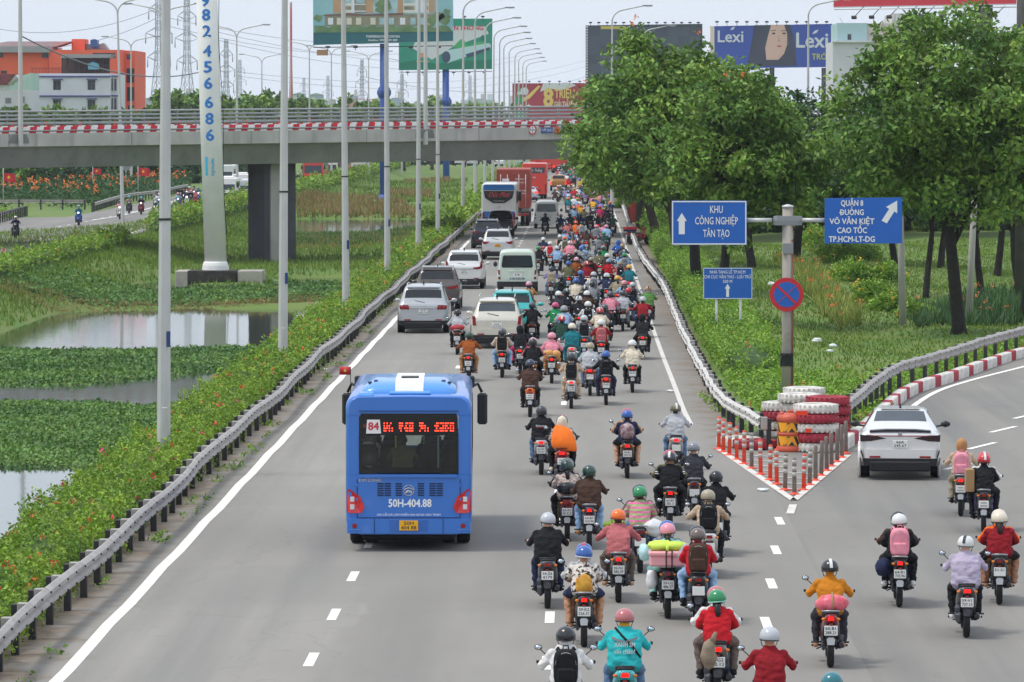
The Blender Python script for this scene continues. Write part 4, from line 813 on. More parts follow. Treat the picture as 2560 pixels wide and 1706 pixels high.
van('pale green van with dark rear window ahead of the turquoise taxi',1293,738,'#cfdccb','51B-330.98'); van('silver van in front of the rider dressed in black',1366,572,'#b9bbb9')
# ---- coaches and lorries
def rrect(w,h,r,cz,y,n=4):
    out=[]
    for sx,sz,a0 in((1,-1,-90),(1,1,0),(-1,1,90),(-1,-1,180)):
        for k in range(n+1): a=R(a0+90*k/n); out.append((sx*(w-r)+r*math.cos(a),y,cz+sz*(h-r)+r*math.sin(a)))
    return out
def coach(label,px,py,W,H,L_,z0,c_,name='coach',rear=True,rz=0,group='coaches and lorries',cat='coach',front=None,roofc=None):
    g=gp(px,py); r=empty(name,g,rz,label,cat,group); P=c_ if not isinstance(c_,str) else carpaint(c_,.0,.3); cz=(z0+H)/2; h=(H-z0)/2
    secs=[(0,.93,.97),(.03,.975,.99),(.12,1,1),(L_-.3,1,1),(L_-.08,.96,.98),(L_,.9,.94)]
    MB().loft([rrect(W*a,h*b,.14,cz,y) for y,a,b in secs],0,True,True,True).build('body',P,r)
    for sx in(-1,1): MB().box((sx*(W+.002),L_*.52,z0+(H-z0)*.66),(.02,L_*.86,(H-z0)*.3),0,.008).build('side_window',GLASS,r)
    for y,rr_ in((2.1,.46),(L_-2.0,.46)):
        for sx in(-1,1):
            wheel(r,sx*(W-.2),y,rr_,1.3)
            if y<3: wheel(r,sx*(W-.52),y,rr_,1.3)
    MB().box((0,1.5,z0-.02),(W*1.5,2.4,.3),0,.04).build('underbody',BLACK,r)
    return r,P
# blue city bus
BUSB=mat('bus_blue','#3474c8',.3,.05,coat=.5,var=.04,scale=.8,dirt=.08,dscale=1.5,dcol=(.3,.3,.32)); BUSL=mat('bus_light_blue','#579be2',.3,.05,coat=.5)
g=gp(1022,1335,.32); bus=empty('city_bus',(g.x,g.y,0),R(1.25),'blue city bus with route board 84 and red dot-matrix display','bus')
W,H,LB=1.14,2.82,7.4
def clearglass(name,tint,k=.1):
    if name in _mc: return _mc[name]
    m=bpy.data.materials.new(name); m.use_nodes=True; n=m.node_tree.nodes; l=m.node_tree.links.new; n.clear(); tr=n.new('ShaderNodeBsdfTransparent'); tr.inputs[0].default_value=(*tint,1); gl=n.new('ShaderNodeBsdfGlossy'); gl.inputs['Roughness'].default_value=.04; fr=n.new('ShaderNodeFresnel'); fr.inputs[0].default_value=1.5; mx=n.new('ShaderNodeMixShader'); o=n.new('ShaderNodeOutputMaterial'); l(fr.outputs[0],mx.inputs[0]); l(tr.outputs[0],mx.inputs[1]); l(gl.outputs[0],mx.inputs[2]); l(mx.outputs[0],o.inputs[0]); _mc[name]=m; return m
BGL=clearglass('bus_window_glass',(.78,.82,.8)); BGR=clearglass('bus_rear_glass',(.82,.86,.84)); Z1,Z2=1.40,2.46
def ustrip(a,dz,y,top):        # half cross-section of the shell: below the window line, or the roof above it
    w_=W*a; r_=.2
    if not top: return [(-w_,y,Z1),(-w_,y,.54+dz)]+[(-w_+r_-r_*math.cos(t),y,.54+dz-r_*math.sin(t)) for t in (.5,1.0,1.57)]+[(w_-r_+r_*math.sin(t),y,.54+dz-r_*math.cos(t)) for t in (0,.57,1.07)]+[(w_,y,.54+dz),(w_,y,Z1)]
    zt=H+dz; return [(w_,y,Z2),(w_,y,zt-r_)]+[(w_-r_+r_*math.cos(t),y,zt-r_+r_*math.sin(t)) for t in (.4,.8,1.2,1.57)]+[(0,y,zt+.012)]+[(-w_+r_-r_*math.sin(t),y,zt-r_+r_*math.cos(t)) for t in (0,.37,.77,1.17)]+[(-w_,y,zt-r_),(-w_,y,Z2)]
ST=((0,.945,-.03),(.04,.985,-.01),(.14,1,0),(LB-.3,1,0),(LB-.06,.95,-.02),(LB,.9,-.04))
for top in(False,True): MB().loft([ustrip(a,dz,y,top) for y,a,dz in ST],0,False,False,True).build('roof_shell' if top else 'lower_shell',BUSB,bus)
MB().prism([q for q in ustrip(.945,-.03,0,False)],(0,.05,0)).build('rear_panel',BUSB,bus); MB().prism([q for q in ustrip(.945,-.03,0,True)],(0,.05,0)).build('rear_header',BUSB,bus); MB().prism([q for q in ustrip(.9,-.04,LB-.05,False)],(0,.05,0)).build('front_panel',BUSB,bus); MB().prism([q for q in ustrip(.9,-.04,LB-.05,True)],(0,.05,0)).build('front_header',BUSB,bus)
for sx in(-1,1):
    MB().loft([[(sx*.90,0,z),(sx*W*.945,0,z),(sx*W*.985,.04,z),(sx*W,.14,z),(sx*W,.42,z),(sx*(W-.06),.42,z),(sx*(W-.06),.12,z),(sx*.90,.06,z)] for z in(Z1-.01,Z2+.01)],0,True,True,False).build('rear_pillar',BUSB,bus)
    MB().loft([[(sx*.9,LB,z),(sx*W*.95,LB-.06,z),(sx*W,LB-.3,z),(sx*(W-.06),LB-.3,z),(sx*.86,LB-.06,z)] for z in(Z1-.01,Z2+.01)],0,True,True,False).build('front_pillar',BUSB,bus)
    for y in np.arange(.42,LB-.4,1.3): MB().box((sx*(W-.005),y+.02,(Z1+Z2)/2),(.02,.09,Z2-Z1+.02)).build('window_pillar',BLACKP,bus); MB().box((sx*(W-.012),min(y+.67,LB-.75),(Z1+Z2)/2),(.012,1.22 if y<5.5 else .9,Z2-Z1+.01)).build('side_window',BGL,bus)
MB().box((0,LB-.05,(Z1+Z2)/2),(2*.9,.02,Z2-Z1)).build('windscreen',BGL,bus)
MB().prism([(-.90,-.012,1.42),(-.62,-.012,1.40),(-.56,-.012,1.44),(.56,-.012,1.44),(.62,-.012,1.40),(.90,-.012,1.42),(.895,-.012,2.10),(-.895,-.012,2.10)],(0,.012,0)).build('rear_window',BGR,bus)
BGK=mat('bus_glass','#0b0d10',.1,spec=.6)
MB().prism([(-.895,-.012,2.105),(.895,-.012,2.105),(.885,-.012,2.42),(.86,-.012,2.5),(-.86,-.012,2.5),(-.885,-.012,2.42)],(0,.05,0)).build('display_band',BGK,bus)
for q in([(-.9,1.42),(-.84,1.42),(-.84,2.1),(-.9,2.1)],[(.84,1.42),(.9,1.42),(.9,2.1),(.84,2.1)],[(-.84,1.425),(.84,1.425),(.84,1.52),(-.84,1.52)]): MB().prism([(x,-.016,z) for x,z in q],(0,.003,0)).build('window_seal',BGK,bus)
SEAT=mat('bus_seat','#2a4a80',.7,var=.15,scale=6); PALE=mat('bus_interior_light','#b9c4c0',.6,var=.1,scale=3)
MB().box((0,LB/2,.9),(W*1.94,LB-.3,.06)).build('floor',mat('bus_floor','#8f9696',.8),bus); MB().box((0,.55,1.16),(2.1,.7,.5),0,.05).build('rear_bench',SEAT,bus)
for r_,y in enumerate((1.5,2.5,3.5,4.5)):
    for x in(-.78,-.36,.36,.78): s_=MB().loft([[(x-w_,y+d_,z),(x+w_,y+d_,z),(x+w_,y+d_+.08,z),(x-w_,y+d_+.08,z)] for w_,d_,z in((.19,.06,1.25),(.2,.0,1.5),(.19,-.04,1.75),(.13,-.05,1.84))],0,True,True,True).box((x,y+.25,1.3),(.4,.44,.1),0,.03).build('seat',SEAT if r_%2 else mat('dark_seat','#1c242c',.6),bus); MB().tube([(x-.16,y-.06,1.72),(x-.14,y-.09,1.9),(x+.14,y-.09,1.9),(x+.16,y-.06,1.72)],.014,6).build('grab_handle',BLACKP,s_)
for x,y in((-.25,.95),(.25,1.9),(.52,1.2),(-.3,3.4),(.3,4.6)): MB().tube([(x,y,.92),(x,y,2.72)],.018,8).build('grab_pole',mat('grab_pole_yellow','#d8c34a',.4) if x<0 else PALE,bus)
def blob(name,pts,m,y): MB().prism([(x,y,z) for x,z in pts],(0,.0012,0)).build(name,m,bus)
blob('route_board',[(-.77,2.14),(-.50,2.14),(-.52,2.39),(-.75,2.39)],WHITEP,-.019); text('route_number','84',.2,(-.635,-.0215,2.265),bus,mat('red_lettering','#cf1f3a',.5),width=.2,bold=.03)
LED=mat('led_red','#ff3a22',.4,emit=4.)
led=MB(); rr_=random.Random(4); words="84 BẾN CHỢ LỚN"
for gi,x0 in enumerate(np.arange(-.44,.78,.092)):
    if gi in(2,6,9): continue
    for a in range(3):
        for b_ in range(4):
            if rr_.random()<.68: led.box((x0+a*.026,-.021,2.19+b_*.045),(.017,.006,.022))
led.build('led_display',LED,bus)
for sx in(-1,1): MB().lathe([(.028,0),(.028,.01)],c=(sx*.8,-.024,2.28),n=12,axis='Y').build('marker_lamp',TAIL,bus)
MB().prism([(-.92,-.008,.62),(.92,-.008,.62),(.92,-.008,1.30),(.62,-.008,1.30),(.58,-.008,1.335),(-.58,-.008,1.335),(-.62,-.008,1.30),(-.92,-.008,1.30)],(0,.03,0)).build('engine_hatch',BUSB,bus)
SEAM=mat('panel_seam','#16305f',.7)
for c_,d_ in(((-.93,-.004,.96),(.012,.02,.70)),((.93,-.004,.96),(.012,.02,.70)),((0,-.004,.612),(1.87,.02,.012)),((-.62,-.055,.465),(.01,.012,.27)),((.62,-.055,.465),(.01,.012,.27)),((0,-.01,2.545),(1.8,.03,.01))): MB().box(c_,d_).build('panel_seam',SEAM,bus)
for z in(.72,.95,1.2):
    for sx in(-1,1): MB().box((sx*.935,-.016,z),(.04,.02,.05),0,.006).build('hinge',BUSB,bus)
MB().loft([[(-w_,y,z),(w_,y,z),(w_,y,z+.05),(-w_,y,z+.05)] for y,w_,z in((-.05,.86,1.345),(.02,.92,1.345))],0,True,True,False).build('hatch_lip',BUSB,bus)
sl_=MB().box((0,0,0),(.115,.02,.022),0,.004).mesh('vent_slat',mat('vent_shadow','#0f2148',.7))
for x in(-.51,-.38,-.18,.22,.43,.56):
    for k in range(6): put('vent_slat',sl_,bus,(x,-.014,1.02+k*.042))
for x in(-1.02,1.02):
    for k in range(16): put('vent_slat',MB().box((0,0,0),(.13,.03,.03),0,.01).mesh('vent_slat',BUSL) if k==0 and x<0 else bpy.data.meshes['vent_slat.001'],bus,(x,.035,1.52+k*.052))
em=MB()
for k,(r0,dz) in enumerate(((.085,0),(.06,-.03),(.07,-.06))): em.tube([(r0*math.sin(t),-.02,1.13+dz+r0*.75*math.cos(t)-.04) for t in np.linspace(-1.3,1.3,9)],.011,6)
em.tube([(.095*math.sin(t),-.02,1.11+.095*math.cos(t)) for t in np.linspace(0,2*math.pi,21)],.008,6).build('emblem',CHROME,bus)
text('maker_lettering','KIM LONG',.075,(-.7,-.02,1.29),bus,CHROME,width=.4,bold=.015)
text('fleet_number','50H-404.88',.2,(.02,-.0095,.87),bus,TEXTW,width=.78,bold=.03); text('notice','XIN LỖI DÃ LÀM PHIỀN KHI XE RA VÀO TRẠM',.05,(.0,-.0095,.665),bus,TEXTW,width=1.15,bold=.01)
MB().loft([[(-W*a,y,.33),(W*a,y,.33),(W*a,y,.6),(-W*a,y,.6)] for y,a in((-.05,.9),(-.03,.975),(.3,1.005))],0,True,True,False).build('bumper',BUSB,bus)
MB().loft([[(-w_,-.053-(.006 if w_<.4 else 0),.36),(w_,-.053,.36),(w_+.02,-.053,.57),(-w_-.02,-.053,.57)] for w_ in(.34,)]+[[(-.33,-.03,.37),(.33,-.03,.37),(.33,-.03,.56),(-.33,-.03,.56)]],0,True,True,False).build('plate_recess',mat('bus_blue_deep','#2a63b4',.35,coat=.4),bus)
plate(bus,0,-.068,.475,'50H\n404 88',True,.34,.18)
for sx in(-1,1):
    lt=MB().prism([(sx*1.085,-.03,.70),(sx*.86,-.035,.70),(sx*.80,-.035,.80),(sx*.88,-.035,1.0),(sx*1.08,-.03,1.14),(sx*1.12,.02,1.1),(sx*1.125,.02,.74)],(0,.09,0)).build('tail_light',mat('bus_tail_lens','#d3262a',.2,coat=.4,var=.2,scale=9),bus)
    for z in(.79,.93): MB().box((sx*1.02,-.036,z+.02),(.075,.012,.09),0,.006).build('lamp_lens',REFL,lt)
    MB().lathe([(.045,0),(.045,.03)],c=(sx*.98,-.08,.47),n=14,axis='Y').build('fog_lamp',TAIL,bus); MB().box((sx*.98,-.062,.405),(.2,.012,.012)).build('reflective_strip',BUSL,bus)
    for y in(1.75,): wheel(bus,sx*.98,y,.42,1.2); wheel(bus,sx*.70,y,.42,1.2)
    wheel(bus,sx*.96,5.7,.42,1.2)
    MB().tube([(sx*1.08,LB-.3,2.55),(sx*1.24,LB-.1,2.62),(sx*1.32,LB-.05,2.45)],.03,6).box((sx*1.33,LB-.05,2.12),(.2,.08,.62),0,.04).box((sx*1.12,LB-.2,2.66),(.12,.12,.24),0,.03).build('wing_mirror',BLACKP,bus)
    MB().box((sx*.3,.12,.62),(.06,.01,.01)).build('hatch_seam',BLACKP,bus) if False else None
MB().box((0,1.4,.3),(1.7,2.2,.25),0,.04).build('underbody',BLACK,bus)
acp=[]
for y,a,h_ in((.75,.9,.0),(.8,.93,.10),(1.1,.95,.19),(1.6,.95,.22),(3.2,.95,.22),(3.5,.92,.16),(3.6,.88,.0)):
    w_=.92*a; acp.append([(-w_,y,H-.03),(-w_*.97,y,H+h_*.5),(-w_*.72,y,H+h_),(0,y,H+h_*1.04),(w_*.72,y,H+h_),(w_*.97,y,H+h_*.5),(w_,y,H-.03)])
ac=MB().loft(acp,0,True,True,True).build('air_conditioner',BUSL,bus)
MB().loft([[(x,y,z+.006) for x,z in((-.26,h0-.05),(-.255,h0),(.255,h0),(.26,h0-.05))] for y,h0 in((.72,H-.0),(.8,H+.11),(1.1,H+.205),(1.6,H+.235),(3.1,H+.235))],0,True,True,False).build('white_panel',WHITEP,ac)
MB().box((0,1.75,H+.246),(.32,.5,.015),0,.004).build('grille',STEEL_D,ac)
for sx in(-1,1):
    for k in range(2): MB().box((sx*(.62+.11*k),1.3,H+.2-.03*k),(.07,.3,.02),0,.004).build('vent',mat('vent_shadow','#0f2148',.7),ac)
MB().box((.02,.36,H+.03),(.76,.3,.07),0,.03).build('roof_hatch',BUSL,bus); MB().box((-.78,.3,H+.0),(.32,.5,.1),0,.05).build('roof_duct',BUSL,bus)
f=MB().tube([(0,0,-.9),(0,0,.0)],.008,5).build('mirror_flag',BLACKP,None,loc=gp(868,978,2.6)); f.location=(g.x-1.42,g.y+LB-.1,2.95); tag(f,'tiny red flag on a stalk by the wing mirror of blue bus','flag')
MB().loft([[(x,.01*math.sin(x*30),z) for z in(-.16,0)]+[(x,.012+.01*math.sin(x*30),z) for z in(0,-.16)] for x in np.linspace(0,-.22,6)],0,True,True,True).build('flag_cloth',RED,f); text('star','★',.09,(-.11,-.012,-.08),f,mat('flag_yellow','#f2cf2c',.6))
# blue and white coach
ck,P=coach('white and blue coach with script lettering on black rear window',1247,580,1.2,3.35,11.5,.4,mat('coach_white','#e6e4e0',.3,coat=.4,dirt=.1))
CB=mat('coach_blue','#2a73c2',.3,coat=.4)
MB().prism([(-1.1,-.015,.62),(1.1,-.015,.62),(1.1,-.015,1.42),(.55,-.015,1.42),(.5,-.015,1.36),(-.5,-.015,1.36),(-.55,-.015,1.42),(-1.1,-.015,1.42)],(0,.05,0)).build('blue_panel',CB,ck)
MB().prism([(-1.08,-.012,2.9),(1.08,-.012,2.9),(1.05,-.012,3.22),(.9,-.012,3.28),(-.9,-.012,3.28),(-1.05,-.012,3.22)],(0,.06,0)).build('blue_panel',CB,ck)
MB().prism([(-.4,-.02,2.0),(.4,-.02,2.0),(.95,-.02,2.35),(1.06,-.02,2.85),(-1.06,-.02,2.85),(-.95,-.02,2.35)],(0,.05,0)).build('rear_window',GLASS,ck)
MB().box((-.7,-.03,2.58),(.2,.006,.035)).build('lettering_bar',mat('coral_lettering','#d8484e',.5),ck); text('name_lettering','Dức Phát',.5,(0,-.026,2.58),ck,mat('coral_lettering','#d8484e',.5),width=1.5,ital=.35,bold=.02); text('model_lettering','UNIVERSE',.13,(0,-.026,2.14),ck,GALV_L,width=.8)
MB().tube([(.12*math.cos(t),-.02,1.72+.06*math.sin(t)) for t in np.linspace(0,6.28,17)],.012,5).build('emblem',CHROME,ck)
for sx in(-1,1): MB().box((sx*1.08,-.01,.95),(.14,.06,.75),0,.02).build('tail_light',TAIL,ck); MB().box((sx*1.32,11.2,2.3),(.2,.1,.7),0,.04).build('wing_mirror',BLACKP,ck)
plate(ck,0,-.03,.72,'50H\n022.20',False,.4,.2)
# red coaches
CR=mat('coach_red','#d93a2b',.3,coat=.4,dirt=.06)
def redcoach(label,px,py,W=1.22,H=3.5,t1='Minh Thắng'):
    r,P=coach(label,px,py,W,H,11.5,.45,CR); MB().prism([(-1.0,-.012,2.55),(1.0,-.012,2.55),(1.02,-.012,3.1),(-1.02,-.012,3.1)],(0,.05,0)).build('rear_window',GLASSL,r)
    text('name_lettering',t1,.42,(0,-.02,2.82),r,mat('cream_lettering','#e9d7cd',.5),width=1.5,ital=.3); MB().box((0,-.015,2.1),(.3,.03,.14),0,.03).build('emblem',CHROME,r); MB().box((0,-.02,.95),(1.3,.03,.03)).build('seam',TAIL,r); text('fleet_number','51B-506.28',.14,(0,-.02,1.15),r,TEXTW)
    for sx in(-1,1): MB().box((sx*1.1,-.01,1.05),(.12,.06,.9),0,.02).build('tail_light',TAIL,r)
redcoach('red coach with cream script on its rear window next to the container lorry',1336,498); redcoach('red coach far ahead facing away beyond the overpass',1398,433); redcoach('red coach half hidden in the far queue',1372,429); redcoach('low red coach roof seen between the container and the far queue',1345,428,1.2,3.1)
# container lorry
g=gp(1283,566); cl=empty('container_lorry',g,0,'lorry carrying a rust-red ribbed shipping container','lorry','coaches and lorries'); CT=mat('container_red','#a3473a',.6,.1,var=.12,scale=1.5,dirt=.35,dscale=2,dcol=(.16,.07,.05))
MB().box((0,6.1,2.75),(2.44,12.1,2.85),0,.02).build('container',CT,cl); cont=[o for o in cl.children][0]
for x in(-.92,-.42,.42,.92): MB().tube([(x,-.02,1.38),(x,-.02,3.8)],.025,6).build('locking_bar',GALV_L,cont)
for x in(-1.17,0,1.17): MB().box((x,.03,2.6),(.1,.06,2.52),0,.01).build('door_post',CT,cont)
for sx in(-1,1):
    for k in range(34): MB().box((sx*1.222,.5+k*.34,2.6),(.05,.17,2.3),0,.012).build('corrugation',CT,cont) if k<24 else None
for z,s in((3.45,'SEGU 402617 9'),(3.2,'45G1'),(2.6,'MAX GR 30480'),(2.4,'TARE 3900')): text('container_lettering',s,.15,(.55,-.035,z),cont,TEXTW,width=.8)
MB().box((-.55,-.03,3.4),(.5,.012,.18)).box((-.55,-.03,3.1),(.5,.012,.14)).build('placard',WHITEP,cont)
MB().box((0,5.6,1.15),(1.1,11.2,.28),0,.02).build('chassis',STEEL_D,cl); MB().box((0,.02,.85),(2.3,.1,.2),0,.02).build('bumper',mat('bumper_red','#8a2f2a',.6,dirt=.4),cl); MB().box((0,13.4,2.0),(2.4,2.0,2.6),0,.15).build('cab',carpaint('#c9c9c9'),cl)
for sx in(-1,1):
    MB().box((sx*.95,-.04,.85),(.3,.03,.12),0,.01).build('tail_light',TAIL,cl)
    for y in(1.2,2.5,12.8): wheel(cl,sx*1.02,y,.5,1.4); (wheel(cl,sx*.68,y,.5,1.4) if y<5 else None)
# ---- oncoming vehicles on the opposite road (seen from the front)
def oncoming(label,px,py,W,H,L_,c_,kind='bus',stripe=None):
    r,P=coach(label,px,py,W,H,L_,.4,c_,name='coach' if kind=='bus' else 'van',rz=math.pi,group='oncoming vehicles',cat='coach' if kind=='bus' else 'van')
    y=L_+.012; zt=H-.25; zb_=H*.45
    MB().prism([(-W*.86,y,zb_),(W*.86,y,zb_),(W*.82,y-.02,zt),(-W*.82,y-.02,zt)],(0,-.06,0)).build('windscreen',GLASSL,r)
    for sx in(-1,1):
        MB().box((sx*W*.68,y-.0,.85),(.34,.08,.2),0,.03).build('headlight',REFL,r); MB().box((sx*(W+.15),L_-.15,H*.66),(.18,.1,.5),0,.04).build('wing_mirror',BLACKP,r)
    MB().box((0,y-.02,.55),(W*1.8,.1,.25),0,.04).build('bumper',BLACKP if kind!='bus' else P,r); MB().box((0,L_*.5,H+.08),(W*1.2,L_*.3,.2),0,.08).build('roof_unit',WHITEP,r); MB().box((0,y+.01,.66),(.4,.02,.13)).build('number_plate',PLW,r)
    if stripe: MB().box((0,y+.001,zb_-.18),(W*1.7,.02,.16)).build('stripe',stripe,r)
oncoming('red and white coach coming along the opposite road behind the pier',796,460,1.22,3.2,11,CR); oncoming('second oncoming coach with red sides behind a pale one',855,446,1.22,3.3,11,CR,stripe=WHITEP); oncoming('small white bus between the two red coaches',832,450,1.0,2.8,7,WHITEP)
oncoming('white and green minibus coming on behind the white column',573,472,1.05,2.75,7,mat('coach_cream','#d9dcd6',.4),stripe=mat('stripe_green','#5c8f5a',.5)); oncoming('white delivery van leading the oncoming traffic beside the white column',577,497,.92,2.1,5,WHITEP,'van'); oncoming('white van behind the delivery van on the opposite road',610,484,.92,2.1,5,WHITEP,'van'); oncoming('silver car queueing behind the oncoming vans',622,490,.86,1.6,4.3,carpaint('#c4c8cb'),'van')
# ================================================================ PEOPLE AND MOTORBIKES
COL={'black':'#1d1d20','charcoal':'#36363c','grey':'#85878c','pale grey':'#b4b5b8','white':'#dddcd8','beige':'#c0a78e','tan':'#b58458','brown':'#4b352b','rust':'#98501f','orange':'#f06f16','amber':'#c67c1c','red':'#c21d28','dark red':'#8c1822','pink':'#e2909f','salmon':'#b9696a','magenta':'#c83c70','lilac':'#b5a9bd','purple':'#8b80ac','navy':'#252d4a','blue':'#2b5aa6','light blue':'#93b3d4','denim':'#5f7a99','teal':'#1c7079','turquoise':'#2db2b4','green':'#1e8850','dark green':'#28473c','olive':'#69664a','yellow':'#e0a62a','mint':'#9fd8d0','taupe':'#6a5b54','silver':'#b9bcc0','khaki':'#a3977c','cream':'#dccfb8'}
def cloth(c): return mat('cloth_'+c.replace(' ','_'),COL[c],.85,var=.14,scale=5,bump=.7,bscale=12,spec=.25)
def shell(c): return mat('helmet_shell_'+c.replace(' ','_'),COL[c],.28,coat=.5)
def bikep(c): return mat('bike_paint_'+c.replace(' ','_'),COL[c],.28,.1,coat=.5,dirt=.15,dscale=6)
SKIN=[mat('skin_a','#b98462',.55,var=.08),mat('skin_b','#a06f50',.55,var=.08),mat('skin_c','#c99a7b',.55,var=.08)]; HAIR=mat('black_hair','#17120f',.5,var=.2,scale=20)
LITE=mat('lit_rear_lamp','#ff1208',.3,emit=1.3); LITA=mat('lit_amber_lamp','#ffae3a',.3,emit=3.); MIRR=mat('mirror_glass','#c9d3dc',.05,.9); ENG=mat('engine_metal','#54545a',.5,.6,var=.25,scale=9); EXH=mat('exhaust_metal','#3a3a3e',.45,.6,var=.2,scale=8); ALU=mat('aluminium','#a9abae',.4,.7)
def remesh(mb,vox,smooth=4):
    me=mb.mesh('b',SKIN[0]); o=bpy.data.objects.new('b',me)
    m=o.modifiers.new('r','REMESH'); m.mode='VOXEL'; m.voxel_size=vox; m.use_smooth_shade=True
    s=o.modifiers.new('s','SMOOTH'); s.factor=.5; s.iterations=smooth
    out=bake(o); bpy.data.objects.remove(o); return out
def make_body(pose,vox=.0135,seed=0,girth=1.0):
    mb=MB(); bones=[]    # bones: (a,b,ra,rb,slot)
    V3=Vector
    def cap(a,b,ra,rb,slot,n=10):
        a,b=V3(a),V3(b); d=(b-a).normalized(); pts=[a-d*ra*.95,a-d*ra*.6,a,b,b+d*rb*.6,b+d*rb*.95]; mb.tube(pts,[ra*.3,ra*.8,ra,rb,rb*.8,rb*.3],n); bones.append((a,b,ra,rb,slot))
    T=pose['torso']; rings=[]
    for (y,z,rx,ry) in T:
        rx*=girth; ry*=girth; rings.append([(rx*math.copysign(abs(math.cos(t))**.85,math.cos(t)),y+ry*math.copysign(abs(math.sin(t))**.85,math.sin(t)),z) for t in [2*math.pi*k/18 for k in range(18)]])
    mb.loft(rings)
    for (a,b) in zip(T[:-1],T[1:]): bones.append((V3((0,a[0],a[1])),V3((0,b[0],b[1])),a[2]*girth,b[2]*girth,2 if b[1]<pose['belt'] else (1 if b[1]<pose['collar'] else 4)))
    hy,hz=pose['head']; mb.ell((0,hy,hz),(.074,.094,.112),12,9); mb.ell((0,hy+.045,hz-.075),(.05,.045,.045),10,7); mb.ell((0,hy+.098,hz-.012),(.014,.022,.026),8,6)
    for sx in(-1,1): mb.ell((sx*.076,hy,hz-.01),(.014,.026,.034),8,6)
    for sx in(-1,1):
        s=lambda p:(sx*p[0],p[1],p[2])
        A=[s(p) for p in pose['arm' if sx>0 or 'arm_l' not in pose else 'arm_l']]; ra=[.068*girth**.5,.052,.037]
        mb.ell(A[0],(.074*girth**.5,.072,.074),12,8); cap(A[0],A[1],ra[0],ra[1],1); cap(A[1],A[2],ra[1]*.96,ra[2],5)
        h=V3(A[2]); g_=V3(s(pose['grip'])); d=(g_-h).normalized(); cap(h,h.lerp(g_,.7),.03,.036,0,8)
        side=V3((sx,0,0)); up=V3((0,0,1))
        for k in range(4):         # fingers curl over the grip, thumb closes below
            b=h.lerp(g_,.75)+side*(.036-.024*k); ln=(.035,.04,.038,.03)[k]; c1=b+d*ln+up*.012; c2=c1+d*.012-up*.03; cap(b,c1,.0105,.0095,0,6); cap(c1,c2,.0095,.008,0,6)
        tb=h.lerp(g_,.45)-side*.035; cap(tb,tb+d*.045-up*.012-side*.006,.012,.009,0,6)
        L_=[s(p) for p in pose['leg']]; rl=[.1*girth**.6,.07,.05]
        mb.ell(L_[0],(.115*girth**.6,.12,.1),12,8); cap(L_[0],L_[1],rl[0],rl[1],2,12); cap(L_[1],L_[2],rl[1]*.97,rl[2],6,12)
        ft=[s(p) for p in pose['foot']]; cap(ft[0],ft[1],.043,.036,3,8); cap(L_[2],ft[0],.045,.042,3,8)
    me=remesh(mb,vox); nv=len(me.vertices); co=np.empty(nv*3,np.float32); me.vertices.foreach_get('co',co); co=co.reshape(-1,3)
    nf=len(me.polygons); cen=np.empty(nf*3,np.float32); me.polygons.foreach_get('center',cen); cen=cen.reshape(-1,3)
    def slots(P):
        best=np.full(len(P),1e9); sl=np.zeros(len(P),int)
        for a,b,ra,rb,s_ in bones:
            a_,b_=np.array(a),np.array(b); d=b_-a_; t=np.clip(((P-a_)@d)/max(d@d,1e-9),0,1); q=np.linalg.norm(P-(a_+t[:,None]*d),axis=1)-(ra+(rb-ra)*t)
            m=q<best; best[m]=q[m]; sl[m]=s_
        hd=np.linalg.norm((P-np.array([0,hy,hz]))/np.array([.1,.12,.14]),axis=1)<1.05
        sl[hd]=np.where(P[hd][:,1]>hy+.01,0,4); return sl
    sl=slots(cen); vs=slots(co)
    nrm=np.empty(nv*3,np.float32); me.vertices.foreach_get('normal',nrm); nrm=nrm.reshape(-1,3)
    clothv=np.isin(vs,[1,2,5,6]); d=np.array([mnoise.noise(Vector((p[0]*9+seed,p[1]*7,p[2]*16)))*.017+mnoise.noise(Vector((p[0]*24,p[1]*20,p[2]*34+seed)))*.007 for p in co]); co=co+nrm*(d*clothv)[:,None]
    me.vertices.foreach_set('co',co.astype(np.float32).ravel()); me.materials.clear()
    for m in(SKIN[0],cloth('grey'),cloth('navy'),cloth('black'),HAIR,cloth('grey'),cloth('navy')): me.materials.append(m)
    me.polygons.foreach_set('material_index',sl.astype(np.int32)); me.polygons.foreach_set('use_smooth',np.ones(nf,bool)); me.update(); me.name='body'; return me
RID={'torso':[(.39,.715,.15,.13),(.395,.76,.195,.155),(.40,.84,.198,.148),(.425,.94,.19,.142),(.46,1.04,.195,.142),(.495,1.13,.19,.134),(.52,1.195,.15,.105),(.535,1.245,.10,.08),(.55,1.29,.06,.06),(.56,1.34,.055,.055)],'belt':.80,'collar':1.26,'head':(.578,1.392),
 'arm':[(.168,.52,1.165),(.30,.60,.985),(.305,.83,1.0)],'grip':(.305,.925,1.0),'leg':[(.09,.43,.80),(.205,.78,.665),(.195,.66,.30)],'foot':[(.195,.64,.245),(.215,.83,.225)]}
RID2={'torso':[(.37,.715,.15,.13),(.375,.76,.20,.155),(.385,.84,.20,.15),(.43,.94,.192,.142),(.485,1.03,.198,.142),(.54,1.11,.195,.135),(.575,1.165,.155,.105),(.60,1.21,.10,.08),(.62,1.25,.06,.06),(.64,1.30,.055,.055)],'belt':.80,'collar':1.225,'head':(.655,1.345),
 'arm':[(.172,.575,1.135),(.335,.66,.975),(.31,.84,1.0)],'grip':(.305,.925,1.0),'leg':[(.09,.41,.80),(.235,.74,.655),(.21,.62,.30)],'foot':[(.21,.60,.245),(.235,.78,.225)]}
